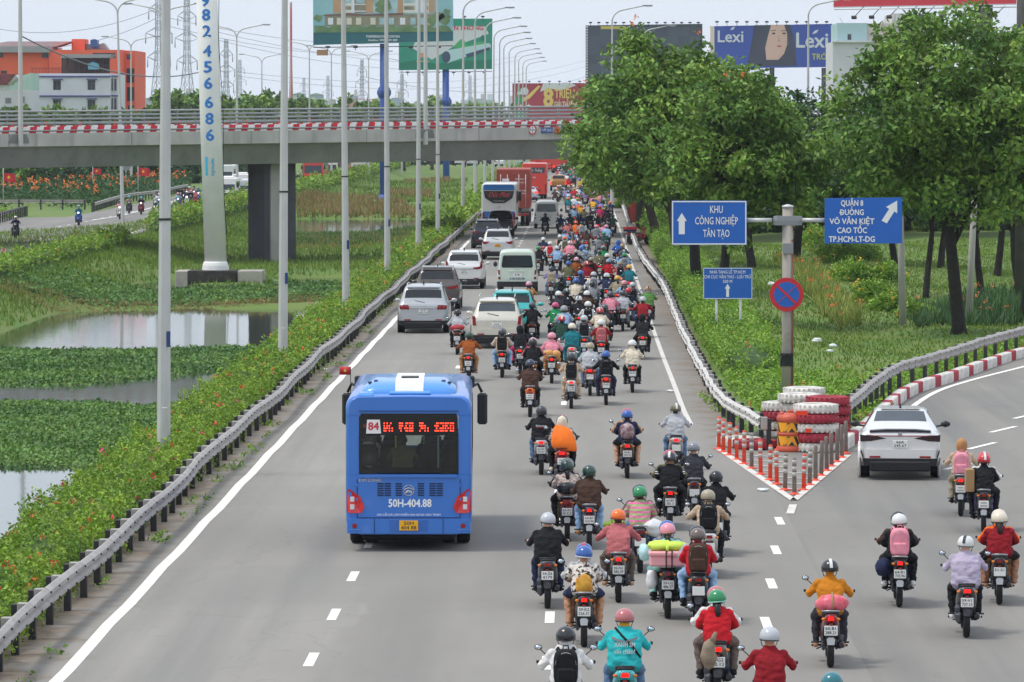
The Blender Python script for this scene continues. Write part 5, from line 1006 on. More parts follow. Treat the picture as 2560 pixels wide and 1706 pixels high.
PAS={'torso':[(.03,.775,.15,.13),(.035,.82,.19,.15),(.045,.90,.192,.145),(.065,1.0,.182,.138),(.09,1.09,.186,.135),(.115,1.17,.182,.127),(.135,1.235,.145,.10),(.145,1.285,.095,.075),(.155,1.33,.058,.058),(.165,1.38,.053,.053)],'belt':.86,'collar':1.295,'head':(.18,1.43),
 'arm':[(.16,.13,1.205),(.255,.20,1.0),(.17,.36,.935)],'grip':(.13,.44,.93),'leg':[(.09,.07,.86),(.25,.40,.74),(.225,.27,.40)],'foot':[(.225,.24,.345),(.25,.42,.33)]}
def squash(P,z0,k):
    f=lambda z:z if z<z0 else z0+(z-z0)*k
    Q=dict(P); Q['torso']=[(a,f(b),c,d) for a,b,c,d in P['torso']]; Q['belt']=f(P['belt']); Q['collar']=f(P['collar']); Q['head']=(P['head'][0],f(P['head'][1]))
    Q['arm']=[(a,b,f(c) if i==0 else c) for i,(a,b,c) in enumerate(P['arm'])]; return Q
RID,RID2,PAS=squash(RID,.72,.95),squash(RID2,.72,.97),squash(PAS,.78,.88)
BODY={'r':make_body(RID,seed=1),'b':make_body(RID2,seed=2),'p':make_body(PAS,seed=3),'R':make_body(RID,seed=4,girth=1.16)}
HEADC={'r':(.572,RID['head'][1]+.008),'b':(.648,RID2['head'][1]+.01),'p':(.172,PAS['head'][1]+.01),'R':(.572,RID['head'][1]+.008)}
# helmets
def helmet_mesh(full=False,stripe=False):
    mb=MB(); rings=[]; n=20; lo=-.62 if full else -.34
    for i in range(9):
        t=lo+(1-lo)*i/8; a=math.asin(max(-1,min(1,t))); q=max(math.cos(a),.03); ring=[]
        for k in range(n):
            th=2*math.pi*k/n; dz=0
            if i==0: dz=.03*max(0,math.sin(th))-.012*max(0,-math.sin(th))
            ring.append((.126*q*math.cos(th),.146*q*math.sin(th),.128*math.sin(a)+dz))
        rings.append(ring)
    mb.loft(rings,0)
    mb.tube([(.119*math.cos(t),.138*math.sin(t),-.043+.028*max(0,math.sin(t))-(.035 if full else 0)) for t in np.linspace(0,2*math.pi,25)],.008,5,1)
    mb.loft([[(x,.12+.07*math.cos(x*9)-.01,.02-e) for x in np.linspace(-.1,.1,9)]+[(x,.12+.01,.035-e) for x in np.linspace(.1,-.1,9)] for e in(0,.008)],1,True,True,True)
    for sx in(-1,1): mb.tube([(sx*.112,.0,-.03),(sx*.085,.05,-.12),(sx*.03,.085,-.15)],.006,4,1)
    if stripe:
        mb.loft([[(x,.1495*math.cos(t),.131*math.sin(t)) for x in(-.022,.022)] for t in np.linspace(.35,math.pi-.05,16)],2,False,False,True)
    return mb.mesh('helmet',[shell('black'),BLACKP,BLACKP])
HEL={'h':helmet_mesh(),'f':helmet_mesh(True),'s':helmet_mesh(False,True)}
HOOD=MB().loft([[(math.cos(t)*.13*a,.02+.085*a*math.sin(t)+dy,z) for t in np.linspace(0,2*math.pi,16,endpoint=False)] for a,z,dy in((.6,-.13,-.04),(1.0,-.10,-.035),(1.05,-.05,-.03),(.85,-.01,-.02),(.5,.0,-.01))]).mesh('hood',cloth('grey'))
HOODUP=MB().ell((0,-.01,-.02),(.112,.125,.16),14,9).mesh('raised_hood',cloth('grey'))
PONY=MB().tube([(0,-.09,-.06),(0,-.15,-.10),(.01,-.155,-.2),(.0,-.13,-.3)],[.03,.042,.038,.008],8).mesh('ponytail',HAIR); LONGH=MB().loft([[(x,y-abs(x)*.2,z) for x in np.linspace(-w_,w_,7)]+[(x,y+.04,z) for x in np.linspace(w_,-w_,7)] for w_,y,z in((.07,-.07,-.02),(.085,-.1,-.1),(.09,-.13,-.2),(.07,-.14,-.3))]).mesh('long_hair',HAIR)
def backpack_mesh():
    mb=MB(); W_,H_=.155,.235; rings=[]
    for y,a in((0,.9),(-.02,1),(-.10,1),(-.15,.93),(-.175,.75)): rings.append([(W_*a*x,y,H_*a*z) for x,z in [(math.copysign(abs(math.cos(t))**.55,math.cos(t)),math.copysign(abs(math.sin(t))**.6,math.sin(t))) for t in [2*math.pi*k/20 for k in range(20)]]])
    return mb.loft(rings).mesh('pack_body',cloth('black'))
BPK=backpack_mesh(); BPP=MB().box((0,-.185,-.09),(.22,.06,.2),0,.025).mesh('front_pocket',cloth('black')); BPS={}
for sx in(-1,1): BPS[sx]=MB().tube([(sx*.07,0,.19),(sx*.095,.06,.235),(sx*.12,.17,.19),(sx*.14,.20,.05),(sx*.13,.06,-.17)],.019,6).mesh('shoulder_strap',cloth('black'))
BPH=MB().tube([(-.035,-.03,.23),(-.03,-.05,.275),(.03,-.05,.275),(.035,-.03,.23)],.009,5).mesh('carry_handle',cloth('black')); BPZ=MB().tube([(.13*math.cos(t),-.165+.0,.03+.17*math.sin(t)) for t in np.linspace(.1,math.pi-.1,12)],.005,4).mesh('zip',GALV)
def backpack(wm,c,label,big=1.0,y=None,z=None):
    kind=wm[1]; dy,dz={'r':(.345,1.0),'b':(.395,1.0),'p':(-.035,1.04),'R':(.325,1.0)}[kind]
    o=empty('backpack',(0,0,0),0,label,'backpack','backpacks worn by riders'); o.matrix_world=wm[0]@Matrix.Translation((0,dy,dz)); o.scale=(big*o.scale.x,big*o.scale.y,big*o.scale.z)
    for n_,me in(('pack_body',BPK),('front_pocket',BPP),('shoulder_strap',BPS[1]),('shoulder_strap',BPS[-1]),('carry_handle',BPH)): paint(put(n_,me,o),cloth(c))
    put('zip',BPZ,o); return o
# ---- motorbikes
def bike_parts(kind):
    P=[]   # name, mesh, parent name, paint role
    def a(name,mb,mats,par=None,role=None,loc=None): P.append((name,mb.mesh(name,mats),par,role))
    rr_=.275; sc=kind=='scooter'; wb=1.23
    ty=lambda y:MB().lathe([(.19,-.04),(.245,-.05),(.268,-.04),(.275,-.015),(.275,.015),(.268,.04),(.245,.05),(.19,.04)],c=(0,y,rr_),n=22,axis='X')
    rim=lambda y:MB().lathe([(.03,.05),(.05,.05),(.055,.02),(.17,.02),(.2,.035),(.2,-.035),(.17,-.02),(.055,-.02),(.05,-.05),(.03,-.05)],c=(0,y,rr_),n=16,axis='X')
    a('rear_wheel',ty(0),BLACK); a('rim',rim(0),ALU,'rear_wheel'); a('front_wheel',ty(wb),BLACK); a('rim',rim(wb),ALU,'front_wheel')
    arc=lambda y0,r,t0,t1,w:[[(x,y0-r*math.cos(t),rr_+r*math.sin(t)) for x in(-w,-w*.6,w*.6,w)]+[(x,y0-(r+.012)*math.cos(t),rr_+(r+.012)*math.sin(t)) for x in(w,w*.6,-w*.6,-w)] for t in np.linspace(t0,t1,9)]
    a('rear_mudguard',MB().loft(arc(0,.30,.35,2.2,.062),0,True,True,True).loft([[(-w_,y,z),(w_,y,z),(w_,y+.02,z),(-w_,y+.02,z)] for w_,y,z in((.06,-.25,.66),(.075,-.27,.58),(.07,-.285,.44),(.05,-.30,.33))]),BLACKP)
    a('front_mudguard',MB().loft(arc(wb,.30,.5,2.5,.06),0,True,True,True),BLACKP,None,0)
    a('mud_flap',MB().prism([(-.05,-.308,.35),(.05,-.308,.35),(.06,-.306,.43),(.035,-.305,.455),(-.035,-.305,.455),(-.06,-.306,.43)],(0,.012,0)),mat('flap_grey','#c2c3c4',.5) if not sc else ENG)
    a('number_plate',MB().box((0,-.312,.555),(.19,.012,.14),0,.005),PLW); a('plate_lamp',MB().box((0,-.305,.645),(.06,.03,.02),0,.006),TAIL)
    w=.135 if sc else .105
    a('tail_cowl',MB().loft([[(-w_,y,z0),(w_,y,z0),(w_*1.05,y,(z0+z1)/2),(w_*.8,y,z1),(-w_*.8,y,z1),(-w_*1.05,y,(z0+z1)/2)] for w_,y,z0,z1 in((w*.5,-.30,.70,.76),(w*.8,-.26,.66,.78),(w,-.12,.60,.77),(w*1.1,.12,.48 if sc else .54,.74),(w*1.15,.38,.40 if sc else .48,.68),(w*.9,.6,.34 if sc else .46,.62))],0,True,True,True),bikep('black'),None,0)
    a('tail_light',MB().loft([[(-w_,y,.70),(w_,y,.70),(w_*.8,y,.752),(-w_*.8,y,.752)] for w_,y in((w*.38,-.318),(w*.5,-.25))],0,True,True,True),TAIL,None,'light')
    for sx in(-1,1): a('indicator',MB().ell((sx*(w*.8+.02),-.265,.715),(.03,.03,.024),8,6),AMB)
    a('seat',MB().loft([[(-w_,y,z-.07),(w_,y,z-.07),(w_*1.04,y,z-.02),(w_*.8,y,z),(-w_*.8,y,z),(-w_*1.04,y,z-.02)] for w_,y,z in((.09,-.20,.80),(.12,-.12,.81),(.125,.18,.79),(.12,.28,.745),(.115,.50,.735),(.07,.64,.745))],0,True,True,True),mat('seat_vinyl','#1a1a1c',.6,bump=.2))
    a('grab_rail',MB().tube([(-.11,-.02,.79),(-.12,-.2,.82),(-.07,-.30,.835),(.07,-.30,.835),(.12,-.2,.82),(.11,-.02,.79)],.013,6),ALU if not sc else BLACKP)
    for sx in(-1,1):
        if not sc or sx<0: a('shock_absorber',MB().tube([(sx*.105,-.01,.29),(sx*.105,.05,.44)],.014,6).tube([(sx*.105,.03,.40),(sx*.1,.09,.62)],.028,8),ENG)
        a('swing_arm',MB().tube([(sx*.085,-.03,rr_),(sx*.08,.42,.30)],.022,6),ENG)
    if sc: a('engine',MB().box((-.11,.10,.30),(.12,.5,.19),0,.05).box((-.12,.02,.42),(.11,.26,.14),0,.04).box((0,.42,.36),(.2,.28,.2),0,.05),ENG)
    else: a('engine',MB().box((0,.55,.33),(.26,.34,.2),0,.05).lathe([(.07,0),(.09,.06),(.07,.12)],c=(.08,.55,.33),n=12,axis='X').box((0,.72,.38),(.12,.2,.11),0,.03).box((-.1,.22,.29),(.05,.46,.11),0,.02),ENG)
    a('exhaust',MB().tube([(.12,.62,.22),(.125,.35,.25),(.135,.2,.28),(.14,-.18,.34),(.142,-.22,.345)],[.02,.024,.052 if sc else .043,.058 if sc else .047,.03],10).box((.175,.0,.325),(.03,.3,.08),0,.015),EXH)
    a('leg_shield',MB().loft([[(-w_,y,z),(0,y+.07,z),(w_,y,z),(w_,y+.03,z),(0,y+.11,z),(-w_,y+.03,z)] for w_,y,z in((.10,.86,.28),(.19,.84,.40),(.215,.83,.60),(.20,.86,.78),(.12,.90,.86))],0,True,True,True),bikep('black'),None,0)
    a('central_spine',MB().loft([[(-.06,y,z-.12),(.06,y,z-.12),(.05,y,z),(-.05,y,z)] for y,z in((.55,.60),(.70,.50),(.86,.62))] if not sc else [[(-.16,y,z-.08),(.16,y,z-.08),(.16,y,z),(-.16,y,z)] for y,z in((.5,.36),(.62,.33),(.86,.33))],0,True,True,True),bikep('black') if not sc else BLACKP,None,0 if not sc else None)
    a('headlight_cowl',MB().loft([[(-w_,y,z-h_),(w_,y,z-h_),(w_*1.1,y,z),(w_*.7,y,z+h_),(-w_*.7,y,z+h_),(-w_*1.1,y,z)] for w_,y,z,h_ in((.07,.84,1.0,.05),(.11,.90,.99,.07),(.115,.98,.96,.075),(.07,1.05,.92,.05))],0,True,True,True),bikep('black'),None,0)
    a('headlight',MB().ell((0,1.045,.93),(.075,.03,.05),10,7),REFL,None,'head')
    for sx in(-1,1):
        a('fork_leg',MB().tube([(sx*.075,.94,.80),(sx*.08,wb,rr_)],.024,7),ENG)
        a('mirror',MB().tube([(sx*.2,.93,1.03),(sx*.26,.92,1.10),(sx*.32,.90,1.155)],.007,5).ell((sx*.345,.895,1.185),(.052,.018,.038),10,6),BLACKP); a('mirror_glass',MB().ell((sx*.345,.8815,1.185),(.043,.012,.03),10,5),MIRR,'mirror' if sx<0 else 'mirror')
        a('hand_grip',MB().tube([(sx*.24,.925,1.0),(sx*.37,.905,1.0)],.021,8),BLACK); a('brake_lever',MB().tube([(sx*.22,.95,1.0),(sx*.35,.985,.985)],.007,5),ALU)
        a('foot_peg',MB().tube([(sx*.1,.68,.24),(sx*.26,.68,.235)],.018,6).tube([(sx*.1,.28,.33),(sx*.27,.28,.325)],.014,6),BLACK)
    a('handlebar',MB().tube([(-.25,.925,1.0),(-.12,.94,.99),(.12,.94,.99),(.25,.925,1.0)],.014,6),BLACKP)
    a('side_stand',MB().tube([(-.11,.5,.24),(-.19,.28,.23)],.011,5),BLACK); return P
BP_={'underbone':bike_parts('underbone'),'scooter':bike_parts('scooter')}
def joined(P):
    me=bpy.data.meshes.new('motorbike'); V=[];F=[];MI=[];ms=[]; 
    for n_,m,par,role in P:
        o=len(V); V+=[tuple(v.co) for v in m.vertices]; F+=[tuple(i+o for i in p.vertices) for p in m.polygons]
        mm=m.materials[0] if role not in(0,) else 'paint'; mm='light' if role=='light' else ('head' if role=='head' else mm)
        if mm not in ms: ms.append(mm)
        MI+=[ms.index(mm)]*len(m.polygons)
    me.from_pydata(V,[],F)
    for m in ms: me.materials.append(bikep('black') if m=='paint' else (TAIL if m=='light' else (REFL if m=='head' else m)))
    me.polygons.foreach_set('material_index',MI); me.update(); return me,ms.index('paint'),ms.index('light'),ms.index('head')
BJ={k:joined(v) for k,v in BP_.items()}
_rr=random.Random(21); ALLB=[]
def motorbike(loc,rz,kind,c,label,group,detail=True,lit=True,plate_s=None,head=False,tilt=0):
    if not detail:
        me,ip,il,ih=BJ[kind]; o=put('motorbike',me,None,loc,rz,label,'motorbike',group)
        for i,m in((ip,bikep(c)),(il,LITE if lit else TAIL),(ih,HEADON if head else REFL)): o.material_slots[i].link='OBJECT'; o.material_slots[i].material=m
        return o
    o=empty('motorbike',loc,rz,label,'motorbike',group); o.rotation_euler=(0,tilt,rz); made={}
    mm_=_rr.random(); mc=0
    for n_,me,par,role in BP_[kind]:
        if n_.startswith('mirror'):
            mc+=n_=='mirror'; skip=(mm_<.3) or (mm_<.6 and mc==2)
            if skip: continue
        p=put(n_,me,made.get(par,o)); made[n_]=p
        if role==0: paint(p,bikep(c))
        if role=='light' and lit and _rr.random()<.55: paint(p,LITE if _rr.random()<.96 else LITA)
        if role=='head' and head: paint(p,HEADON)
        if n_=='number_plate' and plate_s is not None:
            if plate_s=='': MB().box((0,-.3195,.583),(.11,.002,.03)).box((0,-.3195,.527),(.14,.002,.03)).build('plate_marks',GALV,p)
            else:
                for q,s_ in enumerate(plate_s.split('|')): text('plate_lettering',s_,.062,(0,-.3195,.585-.06*q),p,PLT,width=.15 if q==0 and len(s_)>3 else .155,bold=.015)
    return o
def person(loc,rz,kind,top,hel,pants,label,group,short=False,shorts=False,neck=None,shoes='black',hkind='h',hood=False,hup=None,pony=0,pack=None,hyaw=0,sc=1.0,topm=None,bike='',stripe=None,packlabel=None,wide=1.0,trimc=None,tilt=0):
    o=empty('person',loc,rz,label,'person',group); o.rotation_euler=(0,tilt,rz); o.scale=(sc*wide,sc,sc); sk=SKIN[_rr.randrange(3)]; tm=topm or cloth(top)
    nm={'skin':sk,None:HAIR}.get(neck) if neck in('skin',None) else cloth(neck)
    b=paint(put('body',BODY[kind],o),sk,tm,cloth(pants),cloth(shoes) if shoes!='skin' else sk,nm,sk if short else tm,sk if shorts else cloth(pants))
    hy,hz=HEADC[kind]
    if hel and hkind=='h' and not stripe and _rr.random()<.22: hkind='s'; stripe=_rr.choice(['white','black','silver','red'])
    if hel:
        h=put('helmet',HEL[hkind],o,(0,hy,hz)); h.rotation_euler=(_rr.uniform(-.08,.02),_rr.uniform(-.1,.1),hyaw+_rr.uniform(-.25,.25)); paint(h,shell(hel),shell(trimc) if trimc else None,shell(stripe) if stripe else None)
    if hup: paint(put('raised_hood',HOODUP,o,(0,hy,hz)),cloth(hup))
    if hood: paint(put('hood',HOOD,o,(0,hy-.035,hz-.10)),tm)
    if pony==1: put('ponytail',PONY,o,(0,hy,hz))
    if pony==2: put('long_hair',LONGH,o,(0,hy,hz))
    if pack:
        M_=Matrix.Translation(loc)@Matrix.Rotation(rz,4,'Z')@Matrix.Diagonal((sc,sc,sc,1)); backpack((M_,kind),pack,packlabel or f'{pack} backpack worn over the {top} top of a rider with {hel or hup} helmet')
    return o
ART=lambda w:('an ' if w[0] in 'aeiou' else 'a ')+w
def noun(d): return 'short-sleeved shirt' if d.get('short') else ('hooded top' if d.get('hood') or d.get('hup') else 'jacket')
def ride(px,py,kind,bc,r,p=None,plate_s='',rz=0,lit=True,detail=True,group='motorbikes in the main traffic',head=False,where='',blabel=None,tilt=0):
    """one motorbike with its rider and, where there is one, its passenger"""
    g=gp(px,py); g.z=0.; r=dict(r); r_top=r['top']; desc=f"{r['top']} {noun(r)}"; hd=(r.get('hel') or r.get('hup') or r['top'])
    kn='scooter' if kind=='scooter' else 'motorbike'; bl=blabel or f"{bc} {kn} of rider in {desc} and {hd} helmet"+where
    motorbike(g,rz,kind,bc,bl,group,detail,lit,plate_s if detail else None,head,tilt)
    k=r.pop('kind','r'); t,h,q=r.pop('top'),r.pop('hel',None),r.pop('pants','navy'); lab=r.pop('label',None) or (f"rider in {desc}, {hd} helmet"+(f' on {bc} {kn}'+where if where else f", {q} trousers on {bc} {kn}"))
    person(g,rz,k,t,h,q,lab,'riders in the main traffic' if 'main' in group else 'riders on the opposite road',tilt=tilt,**r)
    if p:
        p=dict(p); dsc=f"{p['top']} {noun(p)}"; t,h,q=p.pop('top'),p.pop('hel',None),p.pop('pants','navy'); lab=p.pop('label',None) or f"pillion in {dsc} and {h or p.get('hup')} helmet behind {r_top} rider"+where; p.pop('kind',0)
        person(g,rz,'p',t,h,q,lab,'pillion passengers',tilt=tilt,**p)
    ALLB.append((g.x,g.y)); return g
def pat(name,c1,c2,scale,kind='noise',c3=None,rot=0):
    if name in _mc: return _mc[name]
    m=mat(name,c1,.85,bump=.4,bscale=14,spec=.25); n=m.node_tree.nodes; l=m.node_tree.links.new; t=n.new('ShaderNodeTexCoord')
    if kind=='bands': z=n.new('ShaderNodeTexWave'); z.bands_direction='Z'; z.inputs['Scale'].default_value=scale; z.inputs['Distortion'].default_value=.4
    elif kind=='dots': z=n.new('ShaderNodeTexVoronoi'); z.inputs['Scale'].default_value=scale
    elif kind=='check': z=n.new('ShaderNodeTexChecker'); z.inputs['Scale'].default_value=scale
    else: z=n.new('ShaderNodeTexNoise'); z.inputs['Scale'].default_value=scale; z.inputs['Detail'].default_value=3
    l(t.outputs['Object'],z.inputs['Vector']); r=n.new('ShaderNodeValToRGB'); r.color_ramp.interpolation='CONSTANT'; r.color_ramp.elements[0].color=(*hexc(c1),1); r.color_ramp.elements[1].color=(*hexc(c2),1); r.color_ramp.elements[1].position={'bands':.5,'dots':.3,'check':.5,'noise':.52}[kind]
    if c3: e=r.color_ramp.elements.new(.75); e.color=(*hexc(c3),1)
    l(z.outputs['Fac' if kind in('bands','noise','check') else 'Distance'],r.inputs[0]); l(r.outputs[0],n['Principled BSDF'].inputs['Base Color']); return m
PAT_BLOUSE=pat('patterned_blouse','#d8cfc4','#4a3a36',16); PAT_STRIPE=pat('pink_green_stripes','#e07aa0','#9db07a',4.2,'bands'); PAT_DOT=pat('dotted_blouse','#6a3a33','#c9b7ac',22,'dots'); PAT_PLAID=pat('plaid_shirt','#8f929c','#5d6270',28,'check'); PAT_LEO=pat('leopard_print','#d8cfc2','#4a3f38',30); PAT_GREEN=pat('green_striped_jersey','#1d7d48','#7c8a3c',5,'bands')
# ---- the traffic, rider by rider (rear-wheel contact in photograph pixels)
D=dict
def cargo(name,label,mb,mats,g,rz=0,cat='bag'): o=mb.build(name,mats,None,loc=g,rz=rz,label=label,cat=cat); return o
def bagmesh(c,r,lump=.18,sd=0,n=14,nv=10):
    mb=MB().ell(c,r,n,nv)
    for i,v in enumerate(mb.V):
        p=Vector(v)-Vector(c); k=1+lump*mnoise.noise(p*9+Vector((sd,0,0)))+lump*.6*mnoise.noise(p*22+Vector((sd,3,0))); mb.V[i]=tuple(Vector(c)+p*k)
    return mb
PLAST=mat('plastic_bag_white','#dfe0df',.35,var=.1,scale=8,bump=.6,bscale=18); PLAST_P=mat('plastic_bag_pink','#ec8796',.35,c2='#d9505f',scale=6,bump=.7,bscale=18); PLAST_T=mat('clear_plastic_bag','#b9a7a8',.25,c2='#6b2e33',scale=9,bump=.7,bscale=16); SACK=mat('sack_brown','#8d7c68',.8,var=.15,scale=9,bump=.7,bscale=18); CARD=mat('cardboard','#a8845a',.8,var=.06,scale=4); LIME=mat('lime_cloth','#cfe85a',.7,var=.08,bump=.5,bscale=14); PINKB=mat('pink_plastic','#eba6aa',.4,var=.05); YELC=mat('yellow_cloth','#d9a93a',.8,c2='#b87a2a',scale=9,bump=.6,bscale=12); BLKB=mat('black_bin_bag','#17181b',.3,bump=.8,bscale=14)
R_=lambda d:R(d)
ride(1369,1521,'scooter','charcoal',D(kind='R',top='black',hel='silver',pants='navy',short=True,neck='skin',label='broad man in black T-shirt with silver helmet and navy jeans'),plate_s='54-Z6|4179')
gB=ride(1460,1617,'underbone','black',D(top='pale grey',hel='blue',pants='khaki',shorts=True,neck='skin',shoes='skin',label='rider in pale shirt and blue helmet hidden behind patterned blouse'),D(top='beige',topm=PAT_BLOUSE,hel='blue',pants='navy',shorts=True,short=True,shoes='skin',neck='skin',trimc='white',label='pillion woman in patterned blouse and dark shorts with blue helmet'),plate_s='59-K2|526.31')
cargo('cloth_bundle','yellow batik cloth tied round the waist of woman in patterned blouse',bagmesh((.0,-.12,.93),(.13,.07,.16),.35,3),YELC,gB,cat='cloth')
ride(1546,1506,'underbone','taupe',D(kind='b',top='salmon',hel='orange',pants='taupe',hood=True,shoes='skin',label='woman in salmon hooded jacket with orange helmet and taupe trousers'),plate_s='50-N2|085.39')
gD=ride(1669,1546,'underbone','charcoal',D(top='grey',topm=PAT_PLAID,hel='blue',pants='black',trimc='silver',label='rider in grey plaid shirt and blue helmet carrying pink cool box'),D(top='mint',hel='pink',pants='mint',pony=1,label='pillion passenger in mint top with pink helmet behind the cool box'),plate_s='59-U2|486.37')
bxr=empty('cool_box',gD+Vector((0,-.16,.84)),0,'pink plastic cool box strapped across the seat under lime cloth','cool box'); MB().box((0,0,.08),(.58,.36,.16),0,.03).build('box_base',PINKB,bxr); MB().box((0,0,.20),(.61,.39,.09),0,.03).build('lid',PINKB,bxr)
for x in(-.03,.06): MB().box((x,-.0,.12),(.02,.405,.27),0,.004).build('strap',STEEL_D,bxr)
for z in(.05,.2): MB().tube([(.315,.04*math.cos(t),z+.03*math.sin(t)) for t in np.linspace(0,6.28,12)],.006,5).build('handle',RED,bxr)
cargo('lime_bundle','lime green cloth bundle knotted on top of pink cool box',bagmesh((-.13,-.16,1.16),(.2,.16,.09),.3,1).ell((.12,-.18,1.15),(.2,.14,.085),12,8).tube([(0,-.3,1.17),(-.01,-.31,1.08)],.03,6),LIME,gD,cat='cloth')
cargo('shopping_bag','white carrier bag hanging at the side of the cool-box motorbike',bagmesh((-.25,.0,.62),(.09,.1,.16),.25,5),PLAST,gD)
cargo('shopping_bag','pale blue bag beside the rider in plaid shirt',bagmesh((-.35,.32,1.0),(.1,.12,.14),.25,6),mat('pale_blue_bag','#bcdfe0',.4,bump=.5),gD)
ride(1745,1562,'scooter','black',D(top='pale grey',hel='black',pants='denim',label='rider in pale grey jacket ahead of the red jacketed passenger'),D(top='red',hel='taupe',pants='light blue',hood=True,neck='red',pack='brown',packlabel='brown backpack on the back of pillion in red jacket',label='pillion passenger in red jacket with taupe helmet and pale jeans'),plate_s=None)
gF=ride(1793,1752,'scooter','taupe',D(top='white',hel='salmon',pants='denim',label='rider in white striped jacket with faded red helmet'),D(top='red',hel='green',pants='taupe',hood=True,neck='brown',pony=1,trimc='mint',label='pillion woman in red hooded jacket with green and mint helmet'),plate_s='8-G2|10.12')
cargo('sack','brown plastic sack hanging from the grab rail behind red hooded pillion',bagmesh((-.12,-.30,.66),(.11,.09,.2),.25,7).tube([(-.08,-.3,.82),(-.03,-.3,.96)],[.05,.02],8),SACK,gF)
gG=ride(1562,1822,'scooter','turquoise',D(kind='R',top='turquoise',hel='salmon',pants='denim',neck='yellow',label='ride-hailing rider in turquoise jacket with coral helmet and sling strap'),plate_s=None,blabel='turquoise scooter of the rider in turquoise uniform jacket')
jk=[o for o in bpy.data.objects if o.get('label','').startswith('ride-hailing rider')][0]
for k,s_ in enumerate(('XANH SM','xin chào!')): text('jacket_lettering',s_,.085,(0,.236+k*-.012,1.05-.085*k),jk,TEXTW,width=.27,bold=.02,rot=(R(98),0,0))
MB().tube([(-.12,.475,1.245),(-.03,.36,1.15),(.10,.27,1.03),(.20,.32,.88)],.016,6).build('sling_strap',cloth('black'),jk)
for sx in(-1,1): MB().loft([[(sx*x,y,z),(sx*x,y-.006,z),(sx*x,y-.006,z-.035),(sx*x,y,z-.035)] for x,y,z in((.0,.30,1.09),(.09,.315,1.12),(.17,.38,1.15))],0,True,True,False).build('reflective_band',mat('reflective_grey','#8f8f90',.5),jk)
ride(1414,1878,'underbone','black',D(top='white',hel='black',pants='charcoal',hood=True,neck='white',pack='black',packlabel='black backpack with tiny red logo on rider in white hooded jacket',label='rider in white hooded jacket and black helmet'),plate_s=None)
ride(1928,1880,'underbone','black',D(top='dark red',hel='silver',pants='black',neck='skin',hood=False,pack=None,label='rider in dark red jacket with black collar and silver helmet'),plate_s=None)
ride(2086,2022,'underbone','black',D(top='charcoal',hel='teal',pants='black',trimc='white',label='rider whose teal and white helmet just shows at the road edge'),plate_s=None)
gK=ride(2076,1668,'underbone','dark red',D(top='amber',hel='black',pants='charcoal',neck='amber',shoes='skin',label='woman in amber sweater with black helmet and pink bundle behind her'),plate_s='60-B1|288.21',rz=R(-2))
cargo('pink_bundle','pink plastic bundle strapped to the seat behind woman in amber sweater',bagmesh((0.02,.0,.92),(.24,.17,.13),.22,9),PLAST_P,gK); cargo('strap','brown strap round the pink plastic bundle',MB().tube([(0.02+.0*math.sin(t),.0+.185*math.cos(t),.92+.145*math.sin(t)) for t in np.linspace(0,6.28,17)],.014,5),CARD,gK,cat='strap')
gL=ride(2248,1517,'underbone','black',D(top='brown',hel='black',pants='navy',hkind='f',label='rider in dark brown jacket and black helmet ahead of pink backpack'),D(top='black',hel='white',pants='black',shoes='white',neck='black',pack='pink',packlabel='pale pink school backpack worn by pillion with white helmet',label='pillion in black track jacket with white helmet and white shoes'),plate_s='64-B1|735.96',rz=R(-2))
cargo('duffel_bag','navy duffel bag hanging at the side of the pink-backpack motorbike',bagmesh((-.24,.12,.62),(.14,.2,.16),.15,11),cloth('navy'),gL)
ride(2416,1593,'scooter','charcoal',D(kind='R',top='lilac',hel='white',pants='black',hkind='s',stripe='black',neck='skin',shoes='white',label='heavy man in lilac shirt with white helmet striped black'),plate_s='59-V1|737.15',rz=R(-3))
ride(2498,1511,'underbone','black',D(top='orange',hel='cream',pants='khaki',shorts=True,shoes='skin',label='rider in orange top hidden behind woman in loose red blouse'),D(top='dark red',hel='cream',pants='black',shorts=True,shoes='skin',pony=1,wide=1.08,label='pillion woman in loose dark red blouse with cream helmet'),plate_s='51-S1|123.63'[:5]+'|',rz=R(-4))
gO=ride(2459,1331,'underbone','black',D(top='white',hel='red',pants='purple',label='rider with red and white helmet in front of pillion with cardboard box'),D(top='black',hel='red',pants='black',hkind='s',stripe='white',neck='black',label='pillion in black top with red helmet striped white beside cardboard box'),rz=R(-5))
cargo('cardboard_box','brown cardboard box held at the side of pillion with red striped helmet',MB().box((-.26,.14,.98),(.16,.34,.42),0,.008).box((-.26,-.035,.98),(.05,.004,.42)),[CARD],gO,cat='box')
ride(2402,1290,'underbone','taupe',D(top='beige',hel=None,hup='tan',pants='khaki',pack='pink',packlabel='blush pink backpack on rider in beige jacket with raised hood',label='rider in beige jacket with tan hood raised, no helmet visible'),rz=R(-6))
gQ=ride(1353,1187,'scooter','silver',D(kind='R',top='black',hel='charcoal',pants='denim',hkind='f',label='rider in black sweatshirt with white back lettering and charcoal helmet'),plate_s='63-B7|574.07')
jq=[o for o in bpy.data.objects if o.get('label','').startswith('rider in black sweatshirt')][0]; text('back_lettering','Balenciaga',.06,(0.0,.258,1.06),jq,TEXTW,width=.24,bold=.02,rot=(R(98),0,0)); MB().loft([[(x,.252-.02*z,1.015+z-x*.12*0) for z in(0,.012)] for x in(-.1,0,.1)],0,False,False,False).build('back_stripe',RED,jq)
gR=ride(1405,1216,'scooter','dark red',D(top='charcoal',hel='charcoal',pants='black',label='rider in charcoal jacket hidden by woman in orange cloak'),D(top='beige',topm=PAT_LEO,hel=None,hup='cream',pants='black',shoes='cream',label='pillion woman in leopard print with patterned hat and orange cloak'))
mb=MB(); cl_=[]
